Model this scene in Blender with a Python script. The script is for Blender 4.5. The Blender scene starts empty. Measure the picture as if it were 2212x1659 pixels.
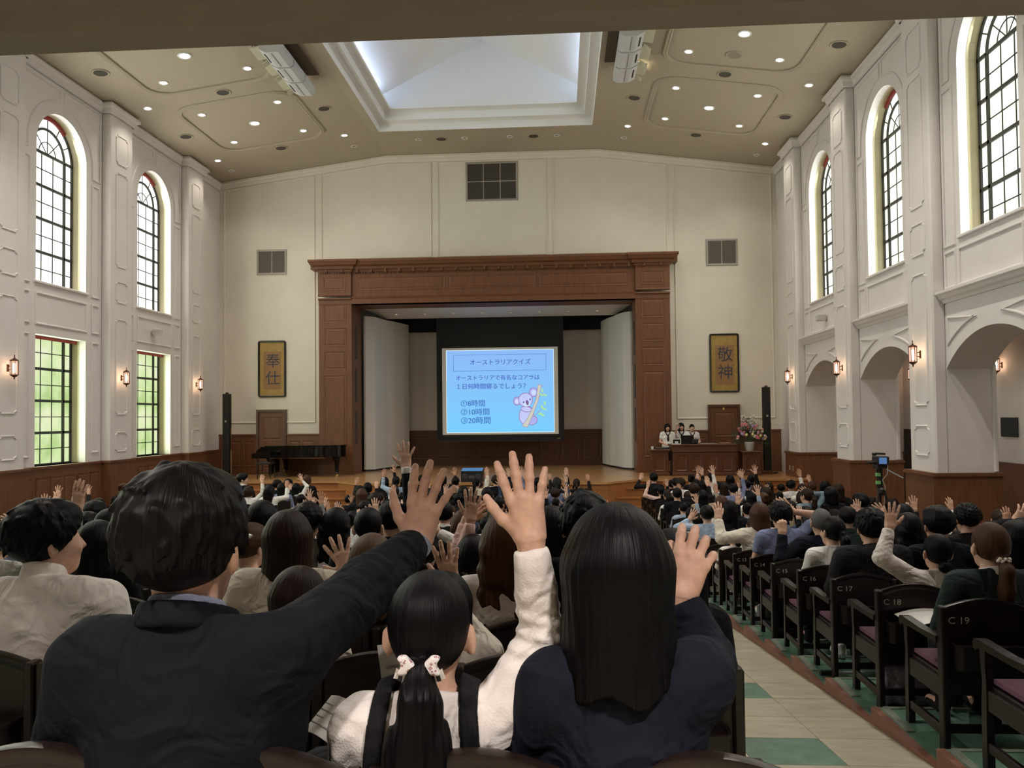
import bpy, math, random
import numpy as np
from mathutils import Vector, Matrix

SC = bpy.context.scene
COL = SC.collection
R = math.radians

# ------------------------------------------------------------------ camera
F_PX, W_PX, H_PX = 1661.0, 2212.0, 1659.0
CAM_Z = 2.74
YAW, PITCH, ROLL = math.atan(98 / F_PX), math.atan(45 / F_PX), 0.0105
fw = Vector((-math.sin(YAW) * math.cos(PITCH), math.cos(YAW) * math.cos(PITCH), math.sin(PITCH)))
r0 = fw.cross(Vector((0, 0, 1))).normalized()
u0 = r0.cross(fw)
rt = math.cos(ROLL) * r0 - math.sin(ROLL) * u0
up = math.cos(ROLL) * u0 + math.sin(ROLL) * r0
cam_data = bpy.data.cameras.new('camera')
cam = bpy.data.objects.new('camera', cam_data)
COL.objects.link(cam)
cam.matrix_world = Matrix(((rt.x, up.x, -fw.x, 0), (rt.y, up.y, -fw.y, 0), (rt.z, up.z, -fw.z, CAM_Z), (0, 0, 0, 1)))
cam_data.sensor_fit = 'HORIZONTAL'
cam_data.sensor_width = 36.0
cam_data.lens = F_PX / W_PX * 36.0
cam_data.shift_x = -7.5 / W_PX
cam_data.shift_y = 26.5 / W_PX
cam_data.clip_start = 0.05
cam_data.clip_end = 200
SC.camera = cam

# ------------------------------------------------------------------ world, exposure
world = bpy.data.worlds.new('world')
SC.world = world
world.use_nodes = True
world.node_tree.nodes['Background'].inputs['Color'].default_value = (0.85, 0.93, 1.0, 1)
world.node_tree.nodes['Background'].inputs['Strength'].default_value = 0.6
SC.view_settings.view_transform = 'Standard'
SC.view_settings.look = 'None'
SC.view_settings.gamma = 1.0
SC.view_settings.use_curve_mapping = False
SC.view_settings.exposure = 0.0
SC.cycles.max_bounces = 5
SC.cycles.diffuse_bounces = 3
SC.cycles.glossy_bounces = 2
SC.cycles.transmission_bounces = 2
SC.cycles.use_adaptive_sampling = True
SC.cycles.adaptive_threshold = 0.1
SC.cycles.adaptive_min_samples = 8
SC.cycles.use_denoising = True
SC.cycles.sample_clamp_indirect = 4.0
SC.cycles.caustics_reflective = False
SC.cycles.caustics_refractive = False

# light strengths (one place)
DOWNLIGHT_W = 75.0
LANTERN_W = 10.0
WINDOW_W = 70.0
SOFFIT_FILL_W = 310.0
CORRIDOR_FILL_W = 60.0
PANE_E = 1.6
COVE_E = 20.0
STAGE_W = 10.0

# ------------------------------------------------------------------ hall dimensions (metres)
XM = -2.17                       # centre line of the hall
WL, WR = XM - 9.1, XM + 9.1      # wall planes
YB = 24.8                        # proscenium wall
ZE, ZF, HF = 10.62, 11.37, 3.46  # eaves height, flat ceiling height, half width of flat ceiling
FLOOR = 0.05
RAMP_Y, RAMP_S = 11.28, 0.12
STAGE = 0.95
PIL = [10.77, 14.75, 18.73, 22.71]   # pilaster centres
BAYS = [8.78, 12.76, 16.74, 20.72]   # window bay centres
ROW_P = 0.84
SEAT_P = 0.49
def row_y(n): return (24.25 - n) * ROW_P if n < 22 else 1.5355
def ramp_z(y): return FLOOR + RAMP_S * max(0.0, RAMP_Y - y)
# ------------------------------------------------------------------ materials
MAT = {}
def nodes_of(m):
    nt = m.node_tree
    return nt, nt.nodes, nt.links, nt.nodes['Principled BSDF']
def mat(name, color, rough=0.5, metal=0.0, noise=0.0, nscale=8.0, bump=0.0, bscale=60.0, stretch=(1, 1, 1), coat=0.0, emit=None, estr=0.0, spec=0.5, sheen=0.0, color2=None, sub=0.0):
    if name in MAT: return MAT[name]
    m = bpy.data.materials.new(name)
    m.use_nodes = True
    nt, N, L, B = nodes_of(m)
    B.inputs['Base Color'].default_value = (*color, 1)
    B.inputs['Roughness'].default_value = rough
    B.inputs['Metallic'].default_value = metal
    B.inputs['Specular IOR Level'].default_value = spec
    if coat: B.inputs['Coat Weight'].default_value = coat; B.inputs['Coat Roughness'].default_value = 0.08
    if sheen: B.inputs['Sheen Weight'].default_value = sheen
    if sub:
        B.inputs['Subsurface Weight'].default_value = sub
        B.inputs['Subsurface Radius'].default_value = (0.012, 0.004, 0.002)
    if emit is not None:
        B.inputs['Emission Color'].default_value = (*emit, 1)
        B.inputs['Emission Strength'].default_value = estr
    if noise or bump:
        tc = N.new('ShaderNodeTexCoord')
        mp = N.new('ShaderNodeMapping'); mp.inputs['Scale'].default_value = stretch
        L.new(tc.outputs['Object'], mp.inputs['Vector'])
    if noise:
        nz = N.new('ShaderNodeTexNoise'); nz.inputs['Scale'].default_value = nscale; nz.inputs['Detail'].default_value = 3
        L.new(mp.outputs['Vector'], nz.inputs['Vector'])
        mx = N.new('ShaderNodeMix'); mx.data_type = 'RGBA'
        c2 = color2 or tuple(max(0, c * (1 - noise)) for c in color)
        c1 = color if color2 else tuple(min(1, c * (1 + noise)) for c in color)
        mx.inputs['A'].default_value = (*c2, 1); mx.inputs['B'].default_value = (*c1, 1)
        rp = N.new('ShaderNodeMapRange'); rp.inputs['From Min'].default_value = 0.32; rp.inputs['From Max'].default_value = 0.68
        L.new(nz.outputs['Fac'], rp.inputs['Value'])
        L.new(rp.outputs['Result'], mx.inputs['Factor'])
        L.new(mx.outputs['Result'], B.inputs['Base Color'])
    if bump:
        nb = N.new('ShaderNodeTexNoise'); nb.inputs['Scale'].default_value = bscale; nb.inputs['Detail'].default_value = 1
        L.new(mp.outputs['Vector'], nb.inputs['Vector'])
        bp = N.new('ShaderNodeBump'); bp.inputs['Strength'].default_value = bump; bp.inputs['Distance'].default_value = 0.01
        L.new(nb.outputs['Fac'], bp.inputs['Height'])
        L.new(bp.outputs['Normal'], B.inputs['Normal'])
    MAT[name] = m
    return m
def emis(name, color, strength):
    if name in MAT: return MAT[name]
    m = bpy.data.materials.new(name); m.use_nodes = True
    nt = m.node_tree; nt.nodes.clear()
    e = nt.nodes.new('ShaderNodeEmission'); o = nt.nodes.new('ShaderNodeOutputMaterial')
    e.inputs['Color'].default_value = (*color, 1); e.inputs['Strength'].default_value = strength
    nt.links.new(e.outputs[0], o.inputs['Surface'])
    if name != 'cove_light': m.cycles.emission_sampling = 'NONE'
    MAT[name] = m
    return m

PLASTER = mat('plaster', (0.80, 0.758, 0.728), 0.7, noise=0.015, nscale=3)
WARMWALL = mat('stage_wall_paint', (0.79, 0.735, 0.62), 0.75, noise=0.02, nscale=2)
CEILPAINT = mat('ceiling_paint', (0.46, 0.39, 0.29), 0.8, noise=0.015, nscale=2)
WELLPAINT = mat('skylight_paint', (0.88, 0.87, 0.85), 0.8)
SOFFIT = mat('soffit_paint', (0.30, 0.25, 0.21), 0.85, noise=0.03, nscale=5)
WOOD = mat('brown_wood', (0.170, 0.070, 0.031), 0.42, noise=0.16, nscale=3.0, stretch=(9, 9, 0.7), spec=0.4)
WOODD = mat('dark_brown_wood', (0.105, 0.040, 0.018), 0.38, noise=0.18, nscale=3.0, stretch=(9, 9, 0.7))
STAGEWOOD = mat('stage_floor_wood', (0.46, 0.245, 0.10), 0.28, noise=0.14, nscale=2.2, stretch=(0.6, 7, 7), coat=0.3)
STEPWOOD = mat('step_wood', (0.33, 0.135, 0.045), 0.35, noise=0.12, nscale=2.2, stretch=(0.6, 7, 7))
CHAIRWOOD = mat('dark_chair_wood', (0.0135, 0.0082, 0.0068), 0.32, noise=0.25, nscale=4, stretch=(6, 6, 1), spec=.32)
CUSHION = mat('purple_cushion', (0.075, 0.02, 0.038), 0.8, bump=0.2, bscale=300)
LINO = mat('cream_linoleum', (0.47, 0.43, 0.315), 0.3, noise=1, color2=(0.36, 0.325, 0.235), nscale=5, stretch=(1, 3, 1))
GREENLINO = mat('green_linoleum', (0.105, 0.195, 0.14), 0.35, noise=0.22, nscale=9)
KERB = mat('kerb_brown', (0.20, 0.082, 0.048), 0.5, noise=0.12, nscale=8)
ALU = mat('ribbed_nosing', (0.26, 0.29, 0.235), 0.4, metal=0.3, bump=0.5, bscale=160, stretch=(1, 0.02, 1))
BLACK = mat('black_plastic', (0.012, 0.012, 0.013), 0.45)
GRILLE = mat('dark_grille', (0.075, 0.065, 0.055), 0.7, bump=0.4, bscale=220)
MUNTIN = mat('window_iron', (0.035, 0.037, 0.03), 0.5)
REDFELT = mat('red_blind', (0.30, 0.035, 0.03), 0.7)
GOLD = mat('brass', (0.75, 0.52, 0.18), 0.25, metal=1.0)
BRONZE = mat('bronze', (0.09, 0.035, 0.022), 0.45, metal=0.6)
WHITE = mat('white_enamel', (0.82, 0.82, 0.80), 0.4)
PIANO = mat('piano_lacquer', (0.004, 0.004, 0.0045), 0.06, coat=0.6)
SHELLW = mat('acoustic_panel_white', (0.74, 0.73, 0.68), 0.6)
STAGEBLACK = mat('stage_black_cloth', (0.010, 0.010, 0.011), 0.9)

# ------------------------------------------------------------------ mesh builder
class MB:
    def __init__(s): s.v = []; s.f = []
    def add(s, verts, faces):
        o = len(s.v); s.v.extend([tuple(map(float, p)) for p in verts]); s.f.extend([tuple(i + o for i in f) for f in faces]); return s
    def box(s, x0, x1, y0, y1, z0, z1):
        return s.add([(x0, y0, z0), (x1, y0, z0), (x1, y1, z0), (x0, y1, z0), (x0, y0, z1), (x1, y0, z1), (x1, y1, z1), (x0, y1, z1)],
                     [(0, 3, 2, 1), (4, 5, 6, 7), (0, 1, 5, 4), (1, 2, 6, 5), (2, 3, 7, 6), (3, 0, 4, 7)])
    def cbox(s, x0, x1, y0, y1, z0, z1, c=0.006):
        # box with chamfered edges
        c = min(c, (x1 - x0) / 2.01, (y1 - y0) / 2.01, (z1 - z0) / 2.01)
        import itertools
        P = []; idx = {}
        for sx, sy, sz in itertools.product((0, 1), repeat=3):
            x = (x0, x1)[sx]; y = (y0, y1)[sy]; z = (z0, z1)[sz]
            ix = x + (c if sx == 0 else -c); iy = y + (c if sy == 0 else -c); iz = z + (c if sz == 0 else -c)
            for a, p in enumerate(((x, iy, iz), (ix, y, iz), (ix, iy, z))):
                idx[(sx, sy, sz, a)] = len(P); P.append(p)
        Fc = []
        for a in range(3):
            o1, o2 = [k for k in range(3) if k != a]
            for sgn in (0, 1):
                q = []
                for b1, b2 in ((0, 0), (1, 0), (1, 1), (0, 1)):
                    k = [0, 0, 0]; k[a] = sgn; k[o1] = b1; k[o2] = b2
                    q.append(idx[(*k, a)])
                Fc.append(tuple(q))
        for a in range(3):
            o1, o2 = [k for k in range(3) if k != a]
            for b1 in (0, 1):
                for b2 in (0, 1):
                    k0 = [0, 0, 0]; k1 = [0, 0, 0]; k0[o1] = k1[o1] = b1; k0[o2] = k1[o2] = b2; k0[a] = 0; k1[a] = 1
                    Fc.append((idx[(*k0, o1)], idx[(*k1, o1)], idx[(*k1, o2)], idx[(*k0, o2)]))
        for k in itertools.product((0, 1), repeat=3):
            Fc.append((idx[(*k, 0)], idx[(*k, 1)], idx[(*k, 2)]))
        return s.add(P, Fc)
    def prism(s, poly, h0, h1, fn):
        # poly: 2D points; fn(a,b,h)->3D
        n = len(poly)
        vs = [fn(a, b, h0) for a, b in poly] + [fn(a, b, h1) for a, b in poly]
        fs = [tuple(range(n))[::-1], tuple(range(n, 2 * n))] + [(i, (i + 1) % n, n + (i + 1) % n, n + i) for i in range(n)]
        return s.add(vs, fs)
    def lathe(s, prof, c=(0, 0, 0), n=16, axis='z', cap=True):
        # prof: [(r,h)...]
        vs = []; fs = []
        for r, h in prof:
            for i in range(n):
                a = 2 * math.pi * i / n; x, y = r * math.cos(a), r * math.sin(a)
                p = (x, y, h) if axis == 'z' else ((x, h, y) if axis == 'y' else (h, x, y))
                vs.append((p[0] + c[0], p[1] + c[1], p[2] + c[2]))
        m = len(prof)
        for k in range(m - 1):
            for i in range(n):
                j = (i + 1) % n
                fs.append((k * n + i, k * n + j, (k + 1) * n + j, (k + 1) * n + i))
        if cap:
            fs.append(tuple(range(n))[::-1]); fs.append(tuple((m - 1) * n + i for i in range(n)))
        return s.add(vs, fs)
    def tube(s, pts, rad, n=8, cap=True):
        pts = [Vector(p) for p in pts]
        rad = rad if isinstance(rad, (list, tuple)) else [rad] * len(pts)
        vs = []; fs = []; prev = None
        for k, p in enumerate(pts):
            d = (pts[min(k + 1, len(pts) - 1)] - pts[max(k - 1, 0)]).normalized()
            if prev is None:
                a = d.orthogonal().normalized()
            else:
                a = (prev - d * prev.dot(d)).normalized()
            prev = a; b = d.cross(a)
            for i in range(n):
                t = 2 * math.pi * i / n
                vs.append(p + rad[k] * (math.cos(t) * a + math.sin(t) * b))
        for k in range(len(pts) - 1):
            for i in range(n):
                j = (i + 1) % n
                fs.append((k * n + i, k * n + j, (k + 1) * n + j, (k + 1) * n + i))
        if cap:
            fs.append(tuple(range(n))[::-1]); fs.append(tuple((len(pts) - 1) * n + i for i in range(n)))
        return s.add(vs, fs)
    def ball(s, c, r, n=10, m=7):
        r = r if isinstance(r, (list, tuple)) else (r, r, r)
        vs = [(c[0], c[1], c[2] - r[2])]; fs = []
        for k in range(1, m):
            t = math.pi * k / m
            for i in range(n):
                a = 2 * math.pi * i / n
                vs.append((c[0] + r[0] * math.sin(t) * math.cos(a), c[1] + r[1] * math.sin(t) * math.sin(a), c[2] - r[2] * math.cos(t)))
        vs.append((c[0], c[1], c[2] + r[2]))
        for i in range(n):
            j = (i + 1) % n
            fs.append((0, 1 + j, 1 + i))
            for k in range(m - 2):
                fs.append((1 + k * n + i, 1 + k * n + j, 1 + (k + 1) * n + j, 1 + (k + 1) * n + i))
            fs.append((1 + (m - 2) * n + i, 1 + (m - 2) * n + j, len(vs) - 1))
        return s.add(vs, fs)
    def sweep(s, path, normal, prof, closed=False):
        # profile (a: to the left of travel inside the plane, b: along normal), mitred
        n = Vector(normal).normalized()
        P = [Vector(p) for p in path]; m = len(P); k = len(prof); vs = []
        for i in range(m):
            if closed: d0 = P[i] - P[i - 1]; d1 = P[(i + 1) % m] - P[i]
            else:
                d0 = P[i] - P[max(i - 1, 0)] if i > 0 else P[1] - P[0]
                d1 = P[min(i + 1, m - 1)] - P[i] if i < m - 1 else P[-1] - P[-2]
            d0.normalize(); d1.normalize()
            l0 = n.cross(d0); l1 = n.cross(d1); l = l0 + l1
            if l.length < 1e-4: l = l0
            l.normalize(); sc = 1 / max(0.3, l.dot(l0))
            for a, b in prof: vs.append(P[i] + l * (a * sc) + n * b)
        fs = []
        for i in range(m if closed else m - 1):
            j = (i + 1) % m
            for q in range(k - 1):
                fs.append((i * k + q, j * k + q, j * k + q + 1, i * k + q + 1))
        if not closed:
            fs.append(tuple(range(k))); fs.append(tuple((m - 1) * k + q for q in range(k))[::-1])
        return s.add(vs, fs)
    def mesh(s, name):
        me = bpy.data.meshes.new(name); me.from_pydata(s.v, [], s.f); me.update(); return me
    def build(s, name, material=None, parent=None, smooth=False, **kw):
        me = s.mesh(name)
        return obj(name, me, material, parent, smooth, **kw)

def obj(name, me, material=None, parent=None, smooth=False, loc=None, rot=None, scale=None, label=None, category=None, group=None, kind=None):
    o = bpy.data.objects.new(name, me)
    COL.objects.link(o)
    if material is not None and me is not None:
        if not me.materials: me.materials.append(material)
        elif me.materials[0] is not material:
            o.material_slots[0].link = 'OBJECT'; o.material_slots[0].material = material
    if smooth is True: me.shade_smooth()
    elif smooth:
        me.shade_smooth()
        try: me.set_sharp_from_angle(angle=smooth)
        except Exception: pass
    if parent is not None: o.parent = parent
    if loc is not None: o.location = loc
    if rot is not None: o.rotation_euler = rot
    if scale is not None: o.scale = scale
    tag(o, label, category, group, kind)
    return o
def tag(o, label=None, category=None, group=None, kind=None):
    if label: o['label'] = label
    if category: o['category'] = category
    if group: o['group'] = group
    if kind: o['kind'] = kind
    return o
def empty(name, loc=(0, 0, 0), rz=0.0, label=None, category=None, group=None, kind=None):
    o = bpy.data.objects.new(name, None); COL.objects.link(o)
    o.location = loc; o.rotation_euler = (0, 0, rz); o.empty_display_size = 0.1
    return tag(o, label, category, group, kind)
def struct(name, mb, material, parent=None, smooth=False, label=None):
    o = mb.build(name, material, parent, smooth)
    if parent is None: o['kind'] = 'structure'
    if label: o['label'] = label
    return o
def text_mesh(body, size=1.0, extrude=0.0, align='CENTER', bold=0.0, name='lettering'):
    cu = bpy.data.curves.new('lettering', 'FONT'); cu.body = body; cu.size = size; cu.align_x = align; cu.align_y = 'CENTER'
    cu.resolution_u = 3; cu.extrude = extrude; cu.offset = bold
    t = bpy.data.objects.new('lettering', cu); COL.objects.link(t)
    me = bpy.data.meshes.new_from_object(t.evaluated_get(bpy.context.evaluated_depsgraph_get()))
    bpy.data.objects.remove(t); bpy.data.curves.remove(cu)
    me.name = name; me.materials.clear()
    return me

MOULD = [(0, 0), (0, 0.018), (0.012, 0.03), (0.032, 0.03), (0.045, 0.012), (0.05, 0)]        # wall panel moulding
def arc(cx, cy, r, a0, a1, n):
    return [(cx + r * math.cos(R(a0 + (a1 - a0) * i / n)), cy + r * math.sin(R(a0 + (a1 - a0) * i / n))) for i in range(n + 1)]
# ================================================================== STRUCTURE
# ---- generic wall with (arched) openings in (u,v); P(u,v,d) -> 3D, d = depth behind the face
def arch_pts(ua, ub, vs, rise, n=20):
    c = (ua + ub) / 2; h = (ub - ua) / 2
    if rise <= 0: return [(ua, vs), (ub, vs)]
    r = (h * h + rise * rise) / (2 * rise); cy = vs + rise - r
    a1 = math.atan2(vs - cy, h)
    return [(c + r * math.cos(math.pi - a1 - (math.pi - 2 * a1) * i / n), cy + r * math.sin(math.pi - a1 - (math.pi - 2 * a1) * i / n)) for i in range(n + 1)]
def wall_mesh(mb, P, u0, u1, v0, v1, openings, depth, vtop=None):
    # openings: (ua,ub,va,vs,rise); vtop(u) optional sloping top
    top = vtop or (lambda u: v1)
    us = sorted({u0, u1, *[o[0] for o in openings], *[o[1] for o in openings]})
    for a, b in zip(us[:-1], us[1:]):
        ops = sorted([o for o in openings if o[0] <= a + 1e-6 and o[1] >= b - 1e-6], key=lambda o: o[2])
        lo = [(a, v0), (b, v0)]
        for o in ops:
            if o[2] > v0 + 1e-4:
                pl = lo + [(b, o[2]), (a, o[2])]
                if len(lo) == 2: mb.add([P(u, v, 0) for u, v in pl], [(0, 1, 2, 3)])
                else:
                    for q in range(len(lo) - 1):
                        (ua_, va_), (ub_, vb_) = lo[q], lo[q + 1]
                        mb.add([P(ua_, va_, 0), P(ub_, vb_, 0), P(ub_, o[2], 0), P(ua_, o[2], 0)], [(0, 1, 2, 3)])
            ap = arch_pts(o[0], o[1], o[3], o[4])
            outline = [(o[1], o[2]), (o[0], o[2])] + ap if o[2] > v0 + 1e-4 else ap
            if o[2] <= v0 + 1e-4: outline = [(o[0], o[2])] + ap + [(o[1], o[2])]
            closed = o[2] > v0 + 1e-4
            for q in range(len(outline) if closed else len(outline) - 1):
                A, B = outline[q], outline[(q + 1) % len(outline)]
                mb.add([P(*A, 0), P(*B, 0), P(*B, depth), P(*A, depth)], [(0, 1, 2, 3)])
            lo = ap
        for q in range(len(lo) - 1):
            (ua_, va_), (ub_, vb_) = lo[q], lo[q + 1]
            mb.add([P(ua_, va_, 0), P(ub_, vb_, 0), P(ub_, top(ub_), 0), P(ua_, top(ua_), 0)], [(0, 1, 2, 3)])
def PLeft(u, v, d=0): return (WL - d, u, v)
def PRight(u, v, d=0): return (WR + d, u, v)
def PBack(u, v, d=0): return (u, YB + d, v)
def moulding(parent, P, pts, nrm, material=PLASTER, closed=True, prof=MOULD, name='panel_moulding', off=0.0):
    path = [P(a, b, -off) for a, b in pts]
    mb = MB(); mb.sweep(path, nrm, prof, closed)
    return mb.build(name, material, parent)
def rect(a, b, c, d): return [(a, c), (b, c), (b, d), (a, d)]

DADO_L, DADO_R = 1.78, 1.66
SILL_U, SPRING, WIN_H = 5.80, 8.82, 0.88
LOW0, LOW1 = DADO_L, 4.65
YW0, YW1 = -4.0, YB
win_up = lambda c: (c - WIN_H, c + WIN_H, SILL_U, SPRING, WIN_H)
win_lo = lambda c: (c - WIN_H, c + WIN_H, LOW0, LOW1, 0)

# ---- left wall
mb = MB()
wall_mesh(mb, PLeft, YW0, YW1, -0.4, ZE + 0.05, [f(c) for c in BAYS for f in (win_up, win_lo)], 0.40)
wall_left = struct('wall_left', mb, PLASTER, label='white plaster side wall with tall arched windows over square-headed ones')
# ---- right wall: arcade below, windows above
ARCH = [(c - 1.49, c + 1.49, 0.0, 3.52, 0.63) for c in BAYS]
mb = MB()
wall_mesh(mb, PRight, YW0, YW1, 0.0, 4.9, ARCH, 0.80)
wall_mesh(mb, PRight, YW0, YW1, 4.9, ZE + 0.05, [win_up(c) for c in BAYS], 0.40)
wall_right = struct('wall_right', mb, PLASTER, label='white plaster side wall with an arcade below arched windows')
# corridor behind the arcade
mb = MB()
mb.box(10.6, 10.75, YW0, YW1, -0.3, 4.6)
mb.box(WR + 0.80, 10.75, YB - 0.3, YB, -0.3, 4.6)
mb.box(WR + 0.80, WR + 0.86, YW0, YB, 4.15, 4.6)
wall_corridor = struct('wall_corridor', mb, PLASTER, label='pale plaster corridor wall behind the arcade')
mb = MB(); mb.box(WR + 0.80, 10.75, YW0, YB, 4.6, 4.7)
struct('ceiling_corridor', mb, CEILPAINT, label='flat corridor ceiling behind the arcade')
mb = MB(); mb.box(10.55, 10.6, YW0, YB - 0.3, -0.2, 1.5); mb.box(10.53, 10.6, YW0, YB - 0.3, 1.5, 1.54)
struct('trim_corridor', mb, WOOD, label='brown wooden dado along the corridor wall')
# ---- back (proscenium) wall
OPW = 4.57
mb = MB()
def gable(u):
    d = abs(u - XM)
    return ZF if d <= HF else ZF - (d - HF) * (ZF - ZE) / (9.1 - HF)
us = [WL, XM - HF, XM - OPW, XM, XM + OPW, XM + HF, WR]
def gwall(u0, u1, v0):
    brk = sorted({u0, u1, *[x for x in (XM - HF, XM + HF) if u0 < x < u1]})
    for a, b in zip(brk[:-1], brk[1:]):
        mb.add([PBack(a, v0), PBack(b, v0), PBack(b, gable(b) + .02), PBack(a, gable(a) + .02)], [(0, 1, 2, 3)])
gwall(WL, XM - OPW, 0.0); gwall(XM - OPW, XM + OPW, 6.46); gwall(XM + OPW, WR, 0.0)
wall_back = struct('wall_back', mb, WARMWALL, label='cream gabled wall around the stage opening')
# ---- rear wall and balcony soffit over the camera
mb = MB(); mb.box(WL - .2, 10.75, YW0 - .2, YW0, -0.3, 11.6)
struct('wall_rear', mb, PLASTER)
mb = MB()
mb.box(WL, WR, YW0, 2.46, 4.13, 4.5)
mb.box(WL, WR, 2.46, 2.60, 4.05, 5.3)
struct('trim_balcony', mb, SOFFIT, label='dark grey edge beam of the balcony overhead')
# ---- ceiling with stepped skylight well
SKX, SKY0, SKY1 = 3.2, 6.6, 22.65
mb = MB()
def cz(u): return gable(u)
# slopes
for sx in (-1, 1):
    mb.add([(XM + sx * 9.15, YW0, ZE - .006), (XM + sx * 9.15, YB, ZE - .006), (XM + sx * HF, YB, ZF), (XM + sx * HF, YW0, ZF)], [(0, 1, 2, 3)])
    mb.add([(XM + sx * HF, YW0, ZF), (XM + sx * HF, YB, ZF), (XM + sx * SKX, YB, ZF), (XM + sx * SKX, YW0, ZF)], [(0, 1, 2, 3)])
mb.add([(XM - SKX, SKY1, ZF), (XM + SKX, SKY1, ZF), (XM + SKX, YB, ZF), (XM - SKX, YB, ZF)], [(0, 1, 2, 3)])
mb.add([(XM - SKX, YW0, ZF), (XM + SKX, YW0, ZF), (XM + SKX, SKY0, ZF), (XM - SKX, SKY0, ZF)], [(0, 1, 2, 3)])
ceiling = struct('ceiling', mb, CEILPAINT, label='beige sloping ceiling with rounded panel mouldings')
# skylight frame: two steps
mb = MB()
def ring(x0, ya, yb, z0, z1):   # vertical faces
    p = [(XM - x0, ya), (XM + x0, ya), (XM + x0, yb), (XM - x0, yb)]
    for i in range(4):
        a, b = p[i], p[(i + 1) % 4]
        mb.add([(*a, z0), (*b, z0), (*b, z1), (*a, z1)], [(0, 1, 2, 3)])
def ledge(x0, ya, yb, x1, yc, yd, z):
    o = [(XM - x0, ya), (XM + x0, ya), (XM + x0, yb), (XM - x0, yb)]; i_ = [(XM - x1, yc), (XM + x1, yc), (XM + x1, yd), (XM - x1, yd)]
    for k in range(4):
        j = (k + 1) % 4
        mb.add([(*o[k], z), (*o[j], z), (*i_[j], z), (*i_[k], z)], [(0, 1, 2, 3)])
ring(SKX, SKY0, SKY1, ZF, ZF + .22)
ledge(SKX, SKY0, SKY1, SKX - .24, SKY0 + .3, SKY1 - .3, ZF + .22)
ring(SKX - .24, SKY0 + .3, SKY1 - .3, ZF + .22, ZF + .44)
ledge(SKX - .24, SKY0 + .3, SKY1 - .3, SKX - .47, SKY0 + .6, SKY1 - .6, ZF + .44)
ring(SKX - .47, SKY0 + .6, SKY1 - .6, ZF + .44, ZF + .50)
struct('trim_skylight', mb, WELLPAINT, label='white stepped frame of the skylight well')
# upper well: gabled dome, wider than the opening so the cove lamps hide on its ledges
mb = MB()
WX, WY1, WZ0, WZE, WZA = SKX + .15, SKY1 - .58, ZF + .50, 12.05, 13.75
ledge(SKX - .47, SKY0 + .6, SKY1 - .6, WX, SKY0 + .2, WY1, WZ0)
for y in (SKY0 + .2, WY1):
    mb.add([(XM - WX, y, WZ0), (XM + WX, y, WZ0), (XM + WX, y, WZE), (XM, y, WZA), (XM - WX, y, WZE)], [(0, 1, 2, 3, 4)])
for sx in (-1, 1):
    mb.add([(XM + sx * WX, SKY0 + .2, WZ0), (XM + sx * WX, WY1, WZ0), (XM + sx * WX, WY1, WZE), (XM + sx * WX, SKY0 + .2, WZE)], [(0, 1, 2, 3)])
    mb.add([(XM + sx * WX, SKY0 + .2, WZE), (XM + sx * WX, WY1, WZE), (XM, WY1, WZA), (XM, SKY0 + .2, WZA)], [(0, 1, 2, 3)])
struct('ceiling_skylight', mb, WELLPAINT, label='white gabled inside of the skylight well')
for sx in (-1, 1):
    t = empty('cove_lamp', (XM + sx * (WX - .28), 14.4, WZ0 + .005), label='bluish strip lamp along the %s edge of the skylight' % ('left' if sx < 0 else 'right'), category='lamp')
    m_ = MB(); m_.box(-.05, .05, -7.3, 7.3, 0, .05); m_.build('housing', WHITE, t)
    m_ = MB(); m_.box(-.04, .04, -7.25, 7.25, .05, .075); m_.build('tube', emis('cove_light', (0.55, 0.70, 1.0), COVE_E), t)
# ---- eaves cornices
CORN = [(0, 0), (0, .16), (-.05, .16), (-.08, .12), (-.16, .10), (-.22, .04), (-.28, .03), (-.28, 0)]
for nm, X, n, s in (('trim_cornice_left', WL, (1, 0, 0), 1), ('trim_cornice_right', WR, (-1, 0, 0), -1)):
    mb = MB()
    ys = [YW0]
    path = []
    for k, c in enumerate(PIL):
        path += [(0, c - .52), (1, c - .52), (1, c + .52), (0, c + .52)]
    path = [(0, YW0)] + path + [(0, YB)]
    pr = [(0.02, 0), (.10, 0), (.13, -.05), (.13, -.10), (.07, -.14), (.05, -.24), (.02, -.26)]
    pts = [Vector((X + s * (.22 * f), y, ZE)) for f, y in path]
    # cornice swept as offset outline: profile (outward, dz)
    k = len(pr); vs = []; fs = []
    for i, p in enumerate(pts):
        f, y = path[i]
        for o_, dz in pr:
            yy = y
            if 0 < i < len(path) - 1:
                # widen around pilasters
                kk = (i - 1) % 4
                yy = y - o_ if kk in (0, 1) else y + o_
            vs.append((p.x + s * o_, yy, p.z + dz))
    for i in range(len(pts) - 1):
        for q in range(k - 1): fs.append((i * k + q, (i + 1) * k + q, (i + 1) * k + q + 1, i * k + q + 1))
    mb.add(vs, fs)
    struct(nm, mb, PLASTER, label='white stepped cornice under the ceiling')
# back wall cornice strip
mb = MB(); gp = [(WL, gable(WL) - .01), (XM - HF, ZF - .01), (XM + HF, ZF - .01), (WR, gable(WR) - .01)]
mb.sweep([PBack(a, b) for a, b in gp], (0, -1, 0), [(0, 0), (0, .10), (.0 - .06, .10), (-.10, .05), (-.16, .04), (-.20, 0)])
struct('trim_cornice_back', mb, WARMWALL)

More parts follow.
